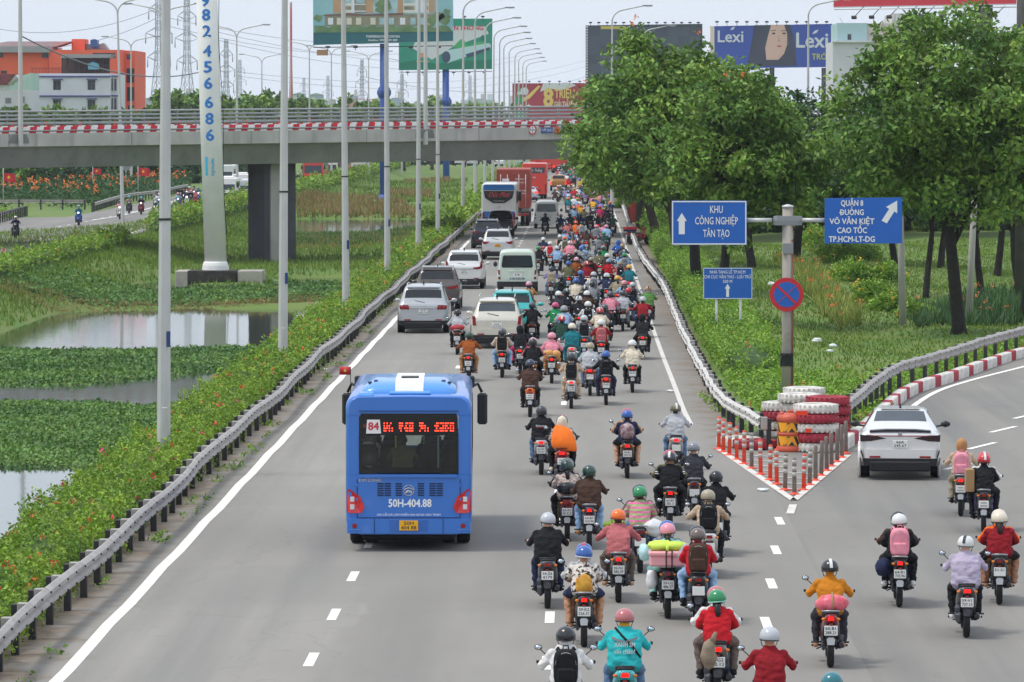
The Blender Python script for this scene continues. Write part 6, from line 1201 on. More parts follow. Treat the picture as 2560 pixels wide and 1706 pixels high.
for i,(z,w_,y,dp) in enumerate(((1.28,.13,.05,.06),(1.2,.20,.0,.1),(1.08,.24,-.06,.13),(.94,.27,-.09,.15),(.84,.27,-.10,.14),(.78,.24,-.09,.12))): cl_.append([(w_*math.cos(t)+.04*i*.3,y+dp*math.sin(t)+.012*math.sin(t*9+i),z-.03*math.cos(t)) for t in np.linspace(0,2*math.pi,30,endpoint=False)])
cargo('cloak','bright orange cloth cloak draped over the pillion in leopard print',mb.loft(cl_,0,True,True,True),mat('orange_cloth','#f9760f',.75,var=.08,scale=5,bump=.4,bscale=9),gR,cat='cloak')
gS=ride(1418,1351,'underbone','dark red',D(top='charcoal',hel='dark green',pants='khaki',label='rider with dark green helmet ahead of woman in dotted blouse'),D(top='brown',topm=PAT_DOT,hel='dark green',pants='black',pony=1,label='pillion woman in brown and white dotted blouse with green helmet'),plate_s='63-X1|012.5')
cargo('bin_bag','black plastic bin bag tied behind woman in dotted blouse',bagmesh((0.0,-.2,.98),(.2,.14,.12),.3,15),BLKB,gS)
ride(1473,1372,'underbone','navy',D(kind='R',top='brown',hel='dark green',pants='light blue',hkind='f',shoes='tan',neck='brown',label='rider in dark brown jacket with glossy dark green helmet and pale jeans'),plate_s='63-B7|410.94')
gU=ride(1568,1196,'scooter','brown',D(top='tan',hel='red',pants='black',label='rider in tan check shirt with red helmet ahead of blue helmet'),D(top='navy',hel='blue',pants='black',shorts=True,shoes='skin',label='pillion in navy jacket with bright blue helmet and clear bag on back'),plate_s='70-B1|559.33')
cargo('clear_bag','clear plastic bag of dark clothes on the back of navy-jacketed pillion',bagmesh((0,-.14,1.03),(.17,.1,.2),.22,17),PLAST_T,gU)
ride(1690,1180,'scooter','pale grey',D(top='pale grey',hel='olive',pants='denim',hood=True,label='woman in pale grey hooded sweater with olive helmet'),plate_s=None)
ride(1675,1325,'underbone','black',D(top='olive',hel='red',pants='black',label='rider with red helmet in front of black sweater with white bands'),D(kind='p',top='black',hel='charcoal',pants='black',short=False,neck='skin',label='pillion in black sweater with white arm bands and dark helmet'),plate_s='63-B7|285.12')
jw=[o for o in bpy.data.objects if o.get('label','').startswith('pillion in black sweater')][0]
for sx in(-1,1):
    for dz in(0,.035): MB().lathe([(.062,0),(.062,.014)],n=14).build('arm_band',TEXTW,jw,loc=(sx*.223,.172,1.055+dz))
gX=ride(1735,1300,'underbone','charcoal',D(top='charcoal',hel='grey',pants='black',neck='skin',label='man in charcoal shirt with matt grey helmet'),plate_s=None)
ride(1792,1390,'underbone','black',D(top='black',hel='black',pants='black',hkind='f',neck='black',label='rider all in black with glossy black helmet beside beige jacket'),plate_s=None)
ride(1772,1445,'scooter','white',D(kind='b',top='beige',hel='khaki',pants='black',neck='beige',pack='black',packlabel='black drawstring backpack on rider in beige jacket',label='rider in beige jacket with khaki helmet and black trousers'),plate_s=None)
gAA=ride(1600,1432,'underbone','charcoal',D(top='taupe',hel='charcoal',pants='denim',label='rider in taupe shirt ahead of striped pink and green shirt'),D(top='pink',topm=PAT_STRIPE,hel='green',pants='denim',short=True,neck='brown',label='pillion in pink and green striped shirt with green helmet'),plate_s=None)
cargo('vegetable_bundle','bundle of green vegetables on the side of the striped-shirt motorbike',bagmesh((-.45,-.2,.86),(.2,.1,.07),.4,19),LF_HEDGE,gAA,cat='vegetables'); cargo('shopping_bag','white carrier bags heaped behind the striped shirt',bagmesh((.24,-.1,.78),(.2,.14,.15),.3,21),PLAST,gAA)
# passengers inside the bus
for x,y,t,nk,lb in((-.12,.62,'olive','charcoal','bus passenger in olive jacket on the rear bench of blue bus'),(-.78,1.62,'white',None,'bus passenger in white seated near the left windows of blue bus'),(.78,2.62,'charcoal',None,'dark-haired bus passenger seated on the right of blue bus'),(.36,1.62,'navy',None,'bus passenger in navy seated behind the rear window')):
    q=person(bus.matrix_basis@Vector((x,y,.62)),R(1.25),'p',t,None,'navy',lb,'bus passengers',neck=nk)
# second rank
ride(1171,954,'underbone','black',D(kind='b',top='rust',hel='dark green',pants='tan',shoes='skin',label='rider in rust sweater and tan trousers riding alone near the cars'),plate_s='')
g1=ride(1143,887,'underbone','black',D(top='pale grey',hel='black',pants='black',hood=True,pack=None,label='rider in pale grey hooded top beside the silver utility vehicle'),plate_s='')
cargo('red_bundle','dark red bundle on the rack behind grey hooded rider',bagmesh((0,-.1,.9),(.26,.16,.11),.25,23),mat('bundle_red','#a8333a',.7,bump=.5,bscale=14),g1)
ride(1255,945,'underbone','black',D(top='pale grey',hel='charcoal',pants='light blue'),D(top='beige',hel='charcoal',pants='light blue',pack='black',packlabel='large black backpack on pillion in beige behind cream car'),plate_s='')
ride(1300,935,'scooter','black',D(top='charcoal',hel='black',pants='black'),D(top='black',hel=None,hup='black',pants='magenta',short=True),plate_s='')
ride(1325,1043,'underbone','orange',D(kind='R',top='brown',hel='navy',pants='black',neck='charcoal',label='rider in dark brown jacket with navy helmet on orange motorbike'),plate_s='')
ride(1332,975,'underbone','black',D(top='salmon',hel='pink',pants='black'),D(top='black',hel='black',pants='black',hkind='f'),plate_s='')
ride(1428,1022,'scooter','white',D(top='beige',hel='charcoal',pants='beige',pack='black',shoes='beige',packlabel='black backpack on rider in beige on white scooter'),plate_s='37-B8|143.97')
ride(1475,990,'scooter','dark red',D(kind='R',top='pale grey',hel='khaki',pants='denim',neck='white'),plate_s='62-C1|')
ride(1515,1013,'underbone','dark red',D(kind='b',top='black',hel='blue',pants='navy',neck='black',pack='black',packlabel='black leather backpack on rider with blue helmet'),plate_s='72-B1|')
ride(1581,982,'underbone','charcoal',D(top='cream',hel='white',pants='black',neck='cream',label='rider in cream jacket with white helmet riding apart near the edge line'),plate_s='62-B1|')
ride(1606,899,'scooter','black',D(kind='b',top='black',hel=None,hup='black',pants='black',label='rider in black with hood up following the cream jacket'),plate_s='')
g2=ride(1379,959,'underbone','charcoal',D(top='pink',hel='pink',pants='tan',neck='pink',hood=True,label='woman in pink hooded top with orange bags behind'),plate_s='')
cargo('orange_bags','two orange carrier bags on the rack behind woman in pink',bagmesh((-.1,-.12,.88),(.15,.13,.13),.2,31).ell((.13,-.12,.88),(.14,.12,.12),12,8),mat('orange_bag','#d99a52',.45,bump=.5,bscale=14),g2)
ride(1430,930,'scooter','pale grey',D(kind='R',top='teal',hel='cream',pants='teal',label='rider in long teal raincoat with cream helmet'),plate_s='')
ride(1503,918,'underbone','black',D(top='dark red',hel='white',pants='black',pack='salmon',packlabel='coral pink backpack on rider in dark red hood'),plate_s='')
ride(1460,905,'underbone','black',D(top='grey',hel='silver',pants='denim',pack='black'),plate_s='')
ride(1330,865,'scooter','black',D(top='black',hel='charcoal',pants='black',hkind='f',label='rider in black jacket with white striped arms by the cream car'),plate_s='')
ride(1322,800,'scooter','charcoal',D(top='tan',hel='pink',pants='tan',pony=2,label='woman in tan jacket with pink helmet and long hair beside the turquoise taxi'),plate_s='')
ride(1388,865,'underbone','black',D(top='green',hel='magenta',pants='navy',label='rider in bright green jacket with magenta helmet'),plate_s='')
ride(1410,875,'underbone','black',D(top='beige',hel='khaki',pants='denim'),D(top='light blue',hel='grey',pants='denim'),plate_s='')
ride(1404,905,'scooter','white',D(top='dark green',hel='yellow',pants='navy'),D(top='dark green',hel='red',pants='navy',hkind='s',stripe='white'),plate_s='')
ride(1470,862,'underbone','black',D(top='white',hel='white',pants='black',pony=1,pack='black'),plate_s='')
ride(1447,845,'underbone','black',D(top='black',hel='white',pants='black',hkind='s',stripe='black'),plate_s='')
ride(1512,870,'underbone','dark red',D(top='black',hel='charcoal',pants='black'),D(top='charcoal',hel='charcoal',pants='black'),plate_s='')
ride(1500,880,'underbone','black',D(top='beige',hel='cream',pants='tan'),D(top='cream',hel='red',pants='khaki'),plate_s='')
ride(1557,828,'scooter','black',D(kind='R',top='pale grey',hel='charcoal',pants='grey',short=True,neck='skin',label='man in pale grey T-shirt on black scooter near the edge line'),plate_s='')
ride(1526,830,'underbone','black',D(top='magenta',hel='navy',pants='black'),D(top='pink',hel='charcoal',pants='black'),plate_s='')
ride(1621,815,'underbone','black',D(kind='R',top='green',topm=PAT_GREEN,hel='tan',pants='charcoal',neck='white',label='man in green striped jersey with tan cap on the dirt shoulder'),plate_s='')
ride(1378,754,'scooter','black',D(top='purple',hel='navy',pants='denim',pack='khaki',packlabel='khaki backpack on rider in purple jacket',label='rider in purple jacket with navy helmet beside the pale green van'),plate_s='')
ride(1392,690,'underbone','black',D(top='light blue',hel='silver',pants='black',hood=True,label='rider in light blue hooded top with silver helmet'),plate_s='')
ride(1375,676,'underbone','charcoal',D(top='white',hel='white',pants='black',pack='red',packlabel='red backpack on rider in white beside light blue hood'),plate_s='')
g3=ride(1358,663,'underbone','black',D(top='navy',hel='white',pants='black'),plate_s=''); cargo('red_bundle','red bundle on the rack behind rider in navy near the van',bagmesh((0,-.1,.9),(.3,.16,.13),.25,33),mat('bundle_red','#a8333a',.7,bump=.5,bscale=14),g3)
ride(1346,690,'underbone','black',D(top='black',hel='green',pants='black'),plate_s='')
ride(1412,660,'scooter','pink',D(top='white',hel='orange',pants='white',pack='olive'),plate_s='')
ride(1444,666,'underbone','black',D(top='grey',hel='khaki',pants='black',hup='grey'),D(top='black',hel='charcoal',pants='black'),plate_s='')
ride(1466,638,'underbone','black',D(top='red',hel='navy',pants='denim'),D(top='brown',hel='charcoal',pants='cream',pony=2),plate_s='')
ride(1440,612,'underbone','black',D(top='orange',hel='orange',pants='grey'),plate_s='')
ride(1516,624,'scooter','black',D(kind='R',top='light blue',hel='pink',pants='charcoal',label='rider in light blue shirt under the overpass shadow'),plate_s='')
ride(1546,672,'underbone','black',D(top='blue',hel='charcoal',pants='black'),D(top='blue',hel=None,hup='blue',pants='black'),plate_s='')
ride(1560,702,'underbone','black',D(kind='R',top='taupe',hel='charcoal',pants='black'),plate_s='')
ride(1573,748,'scooter','charcoal',D(top='teal',hel='yellow',pants='brown',label='rider in teal shirt with yellow helmet by the edge line'),plate_s='')
ride(1522,730,'underbone','black',D(top='red',hel='light blue',pants='black',short=True,label='rider in red T-shirt with light blue helmet'),plate_s='')
ride(1499,703,'underbone','black',D(kind='R',top='olive',hel='dark green',pants='charcoal',label='rider in baggy olive jacket with dark green helmet'),plate_s='')
ride(1508,690,'underbone','black',D(top='white',hel='white',pants='black'),D(top='green',hel='dark green',pants='black'),plate_s='')
ride(1441,725,'underbone','black',D(top='rust',hel='pink',pants='black',label='rider in long rust coat with pink helmet'),plate_s='')
ride(1468,738,'underbone','red',D(top='dark red',hel='red',pants='black',hkind='s',stripe='white'),plate_s='')
ride(1452,765,'underbone','black',D(top='pale grey',hel='navy',pants='black'),D(top='navy',hel='blue',pants='black'),plate_s='')
ride(1440,790,'scooter','cream',D(top='cream',hel='blue',pants='cream'),plate_s='')
ride(1462,812,'underbone','black',D(top='olive',hel='olive',pants='black'),D(top='black',hel='charcoal',pants='black'),plate_s='')
ride(1416,822,'underbone','black',D(top='black',hel='dark green',pants='black'),plate_s='')
ride(1396,830,'underbone','black',D(top='charcoal',hel='white',pants='black'),plate_s='')
ride(1517,772,'underbone','black',D(kind='b',top='navy',hel='white',pants='black',hkind='s',stripe='light blue',hood=True),plate_s='')
ride(1544,782,'underbone','red',D(top='khaki',hel='yellow',pants='black',pony=1),plate_s='')
ride(1440,700,'underbone','black',D(kind='b',top='black',hel='khaki',pants='black'),plate_s='')
ride(1481,800,'underbone','black',D(top='grey',hel='black',pants='navy'),plate_s='')
ride(1484,770,'scooter','black',D(top='white',hel='silver',pants='denim',pack='grey'),plate_s='')
# dark rank in the shadow of the overpass
for px,py,t,h,k in((1363,588,'black','black','R'),(1402,592,'navy','charcoal','r'),(1424,588,'charcoal','black','b'),(1452,590,'navy','dark green','R'),(1476,584,'black','charcoal','r'),(1496,590,'charcoal','red','b'),(1520,575,'black','navy','r'),(1532,592,'dark green','charcoal','r'),(1460,572,'olive','khaki','r'),(1436,570,'light blue','navy','r'),(1500,566,'magenta','red','r')):
    ride(px,py,_rr.choice(['underbone','scooter']),'black',D(kind=k,top=t,hel=h,pants='black',neck='black'),plate_s='',where=' in overpass shadow')
# fill of the middle ranks
_mr=random.Random(31); cnt=0; tries=0
while cnt<26 and tries<4000:
    tries+=1; py=_mr.uniform(612,850); y=gp(1456,py).y; x=_mr.uniform(-1.35,2.2)
    if any(abs(x-a)<.6 and abs(y-b)<2.3 for a,b in ALLB): continue
    pp=proj_np([(x,y,0)])[0]; t=_mr.choice(['black','charcoal','navy','grey','pale grey','white','salmon','beige','brown','olive','light blue','dark green','dark red','pink'])
    ride(pp[0],pp[1],_mr.choice(['underbone','scooter']),_mr.choice(['black','charcoal','dark red','navy','white','grey']),D(kind=_mr.choice('rrbR'),top=t,hel=_mr.choice(['white','silver','black','charcoal','red','navy','blue','green','pink','khaki']),pants=_mr.choice(['black','navy','denim','charcoal']),neck=_mr.choice([None,'skin',t]),pack=_mr.choice([None,None,None,'black','grey'])),plate_s='',where=' mid-pack'); cnt+=1
# far dense pack: smaller than their parts would show
tops=['black','charcoal','navy','grey','pale grey','white','red','salmon','pink','beige','brown','olive','teal','light blue','blue','green','yellow','orange','magenta','purple','dark green','dark red']; hels=['white','silver','black','charcoal','red','navy','blue','green','pink','yellow','grey','khaki','orange']
_fr=random.Random(5); cnt=0; tries=0
xl=lambda y:-1.35+(.0 if y<420 else (y-420)*-.003); 
while cnt<105 and tries<6000:
    tries+=1; py=_fr.choice([_fr.uniform(500,566),_fr.uniform(452,520),_fr.uniform(425,470)]); y=gp(1456,py).y; x=_fr.uniform(max(-3.2,xl(y)-(1.6 if py<520 else 0)),2.45)
    if any(abs(x-a)<.62 and abs(y-b)<3.0 for a,b in ALLB): continue
    pp=proj_np([(x,y,0)])[0]
    if 1375<pp[0]<1420 and py<500 and py>468: continue
    t,h=_fr.choice(tops),_fr.choice(hels)
    ride(pp[0],pp[1],_fr.choice(['underbone','scooter']),_fr.choice(['black','charcoal','dark red','navy','white','grey']),D(kind=_fr.choice('rrbR'),top=t,hel=h,pants=_fr.choice(['black','navy','denim','charcoal']),neck=_fr.choice([None,None,'skin',t])),D(top=_fr.choice(tops),hel=_fr.choice(hels),pants='black') if _fr.random()<.16 else None,lit=_fr.random()<.5,detail=False,where=' in far pack'); cnt+=1
# oncoming riders on the opposite road
for px,py,c,t,h,hd in((41,596,'charcoal','navy','cream',0),(198,563,'blue','teal','turquoise',1),(301,548,'white','pink','charcoal',1),(324,534,'black','khaki','turquoise',0),(354,536,'dark red','black','turquoise',1),(391,519,'white','grey','charcoal',0),(399,526,'blue','white','white',1),(446,524,'blue','light blue','pink',1),(461,514,'black','charcoal','black',1),(468,519,'white','navy','white',1),(478,516,'charcoal','black','silver',0),(489,515,'red','pink','salmon',0),(497,507,'blue','teal','turquoise',1),(453,508,'black','black','charcoal',0),(474,505,'black','red','white',0),(745,465,'black','charcoal','white',0),(486,503,'navy','grey','black',1)):
    ride(px,py,'scooter' if px%2 else 'underbone',c,D(top=t,hel=h,pants='navy'),rz=math.pi+.05,lit=False,detail=py>510,plate_s=None,group='oncoming motorbikes',head=bool(hd),where=' coming the other way')
# waiting crowd at the far crossing
for k in range(34):
    px,py=_fr.uniform(985,1235),_fr.uniform(407,416); t,h=_fr.choice(tops),_fr.choice(hels)
    ride(px,py,'underbone','black',D(top=t,hel=h,pants='black'),rz=math.pi/2+_fr.uniform(-.5,.5),lit=False,detail=False,group='waiting motorbikes at the far crossing',where=' at far crossing')
# ================================================================ SIGNS, BOARDS, BUILDINGS, ROADSIDE THINGS
def fp(name,pts,Y,m,root,th=.05):        # a flat printed or built panel outlined in photograph pixels on the plane y=Y of its thing
    return MB().prism([tuple(at(x,y,Y)-root.location) for x,y in pts],(0,th,0)).build(name,m,root)
def rc(x0,y0,x1,y1): return [(x0,y1),(x1,y1),(x1,y0),(x0,y0)]
def circ(cx,cy,rx,ry=None,n=28,a0=0,a1=2*math.pi): ry=ry or rx; return [(cx+rx*math.cos(t),cy-ry*math.sin(t)) for t in np.linspace(a0,a1,n,endpoint=a1-a0<6.2)]
def tp(name,s,cx,cy,hpx,Y,m,root,wpx=None,**k):
    sc=Y/_F.y/FPX*1.0; sc=(at(101,300,Y)-at(100,300,Y)).x; p=at(cx,cy,Y)-root.location; return text(name,s,hpx*sc*1.37,tuple(p),root,m,width=wpx*sc if wpx else None,**k)
def thing(name,px,py,Y,label,cat,group=None):
    p=at(px,py,Y); return empty(name,(p.x,Y,p.z),0,label,cat,group)
SB=mat('sign_blue','#1560b8',.45,var=.04,scale=1.5); SBF=mat('sign_white','#e8e8e6',.45); SR=mat('sign_red','#c92230',.45,var=.05); SBACK=mat('sign_back','#8d9092',.5,.4)
# --- cantilever sign post
gpole=gp(1968,992); YS=gpole.y
sp_=empty('sign_post',gpole,0,'grey concrete post carrying two blue direction boards on arms','sign post'); sc=(at(101,300,YS)-at(100,300,YS)).x
ztop=at(1966,519,YS).z; zarm=at(1966,552,YS).z
MB().tube([(0,0,-.2),(0,0,2),(0,0,ztop)],[.165,.155,.15],16).build('post',mat('post_concrete','#a59d93',.85,var=.1,scale=1.5,bump=.3,dirt=.4,dscale=2),sp_); MB().lathe([(.17,0),(.16,.05),(.02,.09)],c=(0,0,ztop),n=16).build('cap',GALV_L,sp_)
for a,b in((1867,1930),(2002,2064)): MB().tube([tuple(at(a,551,YS)-gpole),tuple(at(b,551,YS)-gpole)],.062,10).build('arm',GALV_L,sp_)
MB().loft([[(x*s,y*s*.8,z) for x,y in((-.4,0),(-.3,-.2),(.3,-.2),(.4,0),(.3,.2),(-.3,.2))] for s,z in((1,zarm-.13),(1.05,zarm),(1,zarm+.13))],0,True,True,False).build('clamp_bracket',SBACK,sp_)
MB().tube([(.13,-.1,ztop-.9),(.15,-.12,2.2),(.14,-.12,.3)],.025,6).build('cable_duct',mat('duct_brown','#8a5a48',.7),sp_); MB().box((0,-.14,ztop-1.15),(.3,.1,.32),0,.02).build('junction_box',SBACK,sp_)
d1=thing('direction_sign',1773,613,YS-.12,'blue direction board reading KHU CÔNG NGHIỆP TÂN TẠO with up arrow','sign')
Y1=YS-.12; fp('panel',rc(1679,502,1867,613),Y1,SB,d1,.06); fp('panel_back',rc(1690,520,1856,600),Y1+.061,SBACK,d1,.04)
for r_ in(rc(1680,503,1866,506),rc(1680,609,1866,612),rc(1680,506.2,1683,608.8),rc(1863,506.2,1866,608.8)): fp('border',r_,Y1-.012,SBF,d1,.01)
fp('arrow',[(1697,586),(1712,586),(1712,553),(1717,553),(1704.5,533),(1692,553),(1697,553)],Y1-.012,SBF,d1,.01)
for s_,cy,wd in(('KHU',525,32),('CÔNG NGHIỆP',553.5,107),('TÂN TẠO',585,66)): tp('lettering',s_,1791,cy,19,Y1-.012,SBF,d1,wd,bold=.012)
d2=thing('direction_sign',2158,608,YS-.12,'blue direction board listing QUẬN 8 and VÕ VĂN KIỆT with slanted arrow','sign')
fp('panel',[(2062,609),(2255,609),(2255.5,494),(2062,496)],Y1,SB,d2,.06); fp('panel_back',rc(2075,515,2240,595),Y1+.061,SBACK,d2,.04)
fp('arrow',[(2204,552),(2217,559),(2236,529),(2243,534),(2243,502),(2215,518),(2223,523)],Y1-.012,SBF,d2,.01)
for s_,cy,wd in(('QUẬN 8',509,56),('DUÒNG',532,59),('VÕ VĂN KIỆT',554.5,112),('CAO TỐC',577,75),('TP.HCM-LT-DG',599,115)): tp('lettering',s_,2130,cy,14.5,Y1-.012,SBF,d2,wd,bold=.03)
fp('lettering_bar',rc(2098.5,530.6,2107,533.6),Y1-.014,SBF,d2,.01)
for hx in(2125.2,2138.6): fp('lettering_horn',[(hx-.6,530.5),(hx+1.6,530),(hx+2.8,527.4),(hx+2.6,525),(hx+.6,525),(hx+.6,527.6)],Y1-.014,SBF,d2,.01)
ns=thing('no_stopping_sign',1966,780,YS-.2,'round red and blue no-stopping sign on the concrete post','sign')
Y2=YS-.2; fp('disc',circ(1966.5,737,42.5),Y2,SR,ns,.03); fp('blue_field',circ(1966.5,737,31.5),Y2-.012,SB,ns,.01)
for a in(1,-1): fp('cross_bar',[(1966.5+x,737+y) for x,y in [(a*-23-2.6,-20.5+a*0+ (0)),(a*-23+2.6,-23.5),(a*23+2.6,20.5),(a*23-2.6,23.5)]],Y2-.022-.003*a,SR,ns,.008)
tl=thing('signal_lamp',1966,917,YS-.2,'single black unlit signal lamp low on the concrete post','traffic light'); fp('housing',rc(1951,884,1983,916),Y2,BLACKP,tl,.15); fp('lens',circ(1967,901,12),Y2-.03,mat('dark_lens','#2a2f30',.15,spec=.7),tl,.03); fp('visor',circ(1967,900,15,n=14,a0=.1,a1=math.pi-.1)+circ(1967,900,13,n=14,a0=.1,a1=math.pi-.1)[::-1],Y2-.16,BLACKP,tl,.16)
# --- small information sign on two posts
gs=gp(1822,858); d3=empty('information_sign',gs,0,'small blue board NHÀ TANG LỄ TP.HCM on two thin posts','sign'); Y3=gs.y
fp('panel',rc(1758,670,1881,748),Y3,SB,d3,.04)
for r_ in(rc(1758.5,670.5,1880.5,672),rc(1758.5,746,1880.5,747.5),rc(1758.5,672.2,1760,745.8),rc(1879,672.2,1880.5,745.8)): fp('border',r_,Y3-.01,SBF,d3,.008)
for x in(1791,1851): MB().tube([tuple(at(x,735,Y3+.09)-gs),tuple(Vector(at(x,860,Y3+.09)-gs))],.045,8).build('post',GALV_L,d3)
for s_,cy,wd in(('NHÀ TANG LỄ TP.HCM',681,88),('CHI CỤC VĂN THƯ - LƯU TRỮ',693,117),('500 M',704.5,23)): tp('lettering',s_,1819,cy,8.2,Y3-.01,SBF,d3,wd,bold=.012)
fp('arrow',[(1815.5,743),(1822.5,743),(1822.5,722),(1826,722),(1819,710),(1812,722),(1815.5,722)],Y3-.01,SBF,d3,.008)
# --- utility poles on the island
for px,py,tx,ty,lb in((2257,798,2249,452,'tall concrete utility pole behind the QUẬN 8 board'),(2422,790,2438,455,'leaning concrete utility pole next to the forked tree'),(1822,560,1820,430,'pale concrete post among the trees over the KHU board'),(1580,610,1582,562,'short white marker post in the hedge')):
    g=gp(px,py); t=at(tx,ty,g.y); o=empty('utility_pole',g,0,lb,'pole'); MB().tube([(0,0,-.2),tuple((t-g)*.5),tuple(t-g)],[.15,.13,.11],10).build('shaft',CONC,o); MB().lathe([(.12,0),(.1,.06),(.01,.08)],c=tuple(t-g),n=10).build('cap',CONC,o)
# --- gore: flexible posts, tyre stacks, crash drum
GREYP=mat('dirty_flexible_post','#7f736b',.7,var=.15,scale=6); REFLB=mat('reflective_band','#b9b3a9',.4,var=.1); ORG2=mat('flexible_post_orange','#e84c30',.55,var=.08,dirt=.25,dscale=8)
fpost=[(1797,1123),(1808,1131),(1823,1139),(1842,1150),(1860,1161),(1879,1172),(1902,1187),(1925,1201),(1942,1212),(1962.5,1226),(1986,1237),(2009,1226),(2024,1213.5),(2039,1202.5),(2053,1190),(2067,1178),(2079,1167),(2093,1156),(2105,1145),(2115,1135)]
me_sh=MB().lathe([(.045,.02),(.045,.74),(.035,.77)],n=12).mesh('shaft',ORG2); me_ft=MB().lathe([(.13,0),(.12,.018),(.06,.03),(.05,.05)],n=14).mesh('base',ORG2); me_bd=MB().lathe([(.0475,0),(.0475,.085)],n=12).mesh('reflective_band',REFLB)
for i,p in enumerate(fpost):
    dirty=i in(5,9,10) or i>11; lb='dirty grey-brown flexible post on the slip-road side of the gore' if i>11 else ('grime-darkened flexible post among the orange ones of the gore' if dirty else 'orange flexible post with reflective bands on the gore edge')
    o=empty('flexible_post',gp(*p),0,lb,'bollard','flexible posts round the gore'); paint(put('shaft',me_sh,o),GREYP if dirty else None); put('base',me_ft,o); o.rotation_euler=(random.uniform(-.03,.03),random.uniform(-.03,.03),0)
    if i<13:
        for z in(.64,.5,.36 if i%2 else .38): put('reflective_band',me_bd,o,(0,0,z))
TYW=mat('tyre_white','#d8d3ca',.75,var=.1,scale=5,dirt=.5,dscale=6,dcol=(.12,.11,.1)); TYR=mat('tyre_red','#a32c3c',.75,var=.15,scale=5,dirt=.35,dscale=6)
tm=MB().lathe([(.27,-.10),(.40,-.115),(.5,-.09),(.53,-.05),(.535,.05),(.5,.09),(.40,.115),(.27,.10),(.25,.0),(.27,-.10)],n=26,caps=False)
for k in range(26):
    a=2*math.pi*(k+.5)/26; tm.box((.51*math.cos(a),.51*math.sin(a),.075),(.06,.05,.04),0,0,Matrix.Rotation(a,3,'Z')); tm.box((.51*math.cos(a+.12),.51*math.sin(a+.12),-.075),(.06,.05,.04),0,0,Matrix.Rotation(a,3,'Z'))
tm=tm.mesh('tyre',TYW)
def stack(px,py,cols,nm,dx=0):
    g=gp(px,py)
    for i,c in enumerate(cols): paint(put('painted_tyre',tm,None,(g.x+random.uniform(-.035,.035),g.y+random.uniform(-.05,.05),.115+.225*i),random.uniform(0,6),f"{'white' if c=='w' else 'red'}-painted old lorry tyre, {['lowest','second','third','fourth','fifth'][i]} up in the {nm} stack",'tyre','painted tyres of the gore stacks'),TYW if c=='w' else TYR)
stack(1956,1096,'rwrw','road-side'); stack(2042,1128,'wrwrw','slip-road-front'); stack(2072,1106,'rrrrr','slip-road-back'); stack(2000,1098,'rwrww','middle'); stack(2010,1080,'wrwrw','hindmost')
stack(1892,1122,'r','flat outer'); 
put('painted_tyre',tm,None,gp(1846,1116)+Vector((0,0,.12)),1,'white-painted old tyre lying flat beside the bent rail end','tyre','painted tyres of the gore stacks')
for cx,cy,w_,h_ in((2005,1033,29,11),(2021,1077,16,10)):
    q=gp(2042,1128); o=thing('reflector_board',cx,cy,q.y-.56,'orange reflector plate nailed to the white tyres' if cx<2010 else 'red reflector plate on the third tyre beside the drum','reflector'); fp('plate',rc(cx-w_/2,cy-h_/2,cx+w_/2,cy+h_/2),q.y-.56,mat('reflector_orange','#f2411f',.35),o,.02)
gd=gp(1978,1128); dr=empty('crash_drum',gd,0,'orange plastic crash drum with black and yellow chevrons','traffic drum'); OD=mat('drum_orange','#c9573c',.5,var=.1,scale=4,dirt=.25,dscale=5)
MB().lathe([(.345,0),(.355,.03),(.355,.1),(.325,.13),(.325,.38),(.345,.395),(.345,.43),(.325,.445),(.325,.70),(.345,.72),(.345,.80),(.31,.86),(.2,.90),(.06,.91)],n=32).build('drum',OD,dr); MB().box((-.22,0,.88),(.1,.3,.1),0,.03).box((.22,0,.88),(.1,.3,.1),0,.03).box((0,0,.93),(.16,.12,.08),0,.02).build('lid_handle',OD,dr)
YB=mat('chevron_yellow','#f2a31b',.5); BBk=mat('chevron_black','#2e2a27',.5)
for z0 in(.145,.46):
    n=36; mb=MB()
    for k in range(n):
        a0,a1=2*math.pi*k/n,2*math.pi*(k+1)/n; mb.quad(*[(.329*math.cos(a),.329*math.sin(a),z) for a,z in((a0,z0),(a1,z0),(a1,z0+.225),(a0,z0+.225))])
    mb.build('reflective_sleeve',YB,dr); mb=MB()
    for c0 in range(4):
        ac=-math.pi/2+c0*math.pi/2
        for t0,t1,dz in((0,.22,0),):
            P=lambda da,z:(.333*math.cos(ac+da),.333*math.sin(ac+da),z0+z)
            mb.quad(P(-.24,.005),P(0,.005),P(0,.10)); mb.quad(P(0,.005),P(.24,.005),P(0,.10))
            for s in(-1,1):
                q=[P(s*.40,.005),P(s*.66,.005),P(s*.33,.22),P(s*.12,.22)] if s>0 else [P(-.66,.005),P(-.40,.005),P(-.12,.22),P(-.33,.22)]; mb.quad(*q)
    mb.build('chevron',BBk,dr)
cargo('rag_heap','heap of grey rags and rubbish against the tyre stack',bagmesh((0,0,.12),(.5,.25,.16),.5,41),mat('rags','#6b7370',.9,c2='#9a968c',scale=7,bump=.6),gp(1915,1105),cat='rubbish')
for i,(px,py,r_) in enumerate(((2043,858,.17),(2082,872,.14),(2075,885,.11),(1930,715,.2),(1945,722,.16))): cargo('rubbish_bag','white plastic rubbish bag dumped on the island lawn',bagmesh((0,0,.1),(r_,r_*.7,r_*.5),.4,50+i),PLAST,gp(px,py),cat='rubbish')['group']='rubbish on the lawn'
for i,(px,py) in enumerate(((811,926),(1908,1228),(1560,640),(1590,700),(1612,760),(1676,980))): cargo('litter','scrap of pale litter lying on the dirt shoulder',bagmesh((0,0,.03),(.12,.16,.04),.5,70+i,8,6),PLAST,gp(px,py),cat='litter')['group']='litter on the shoulders'
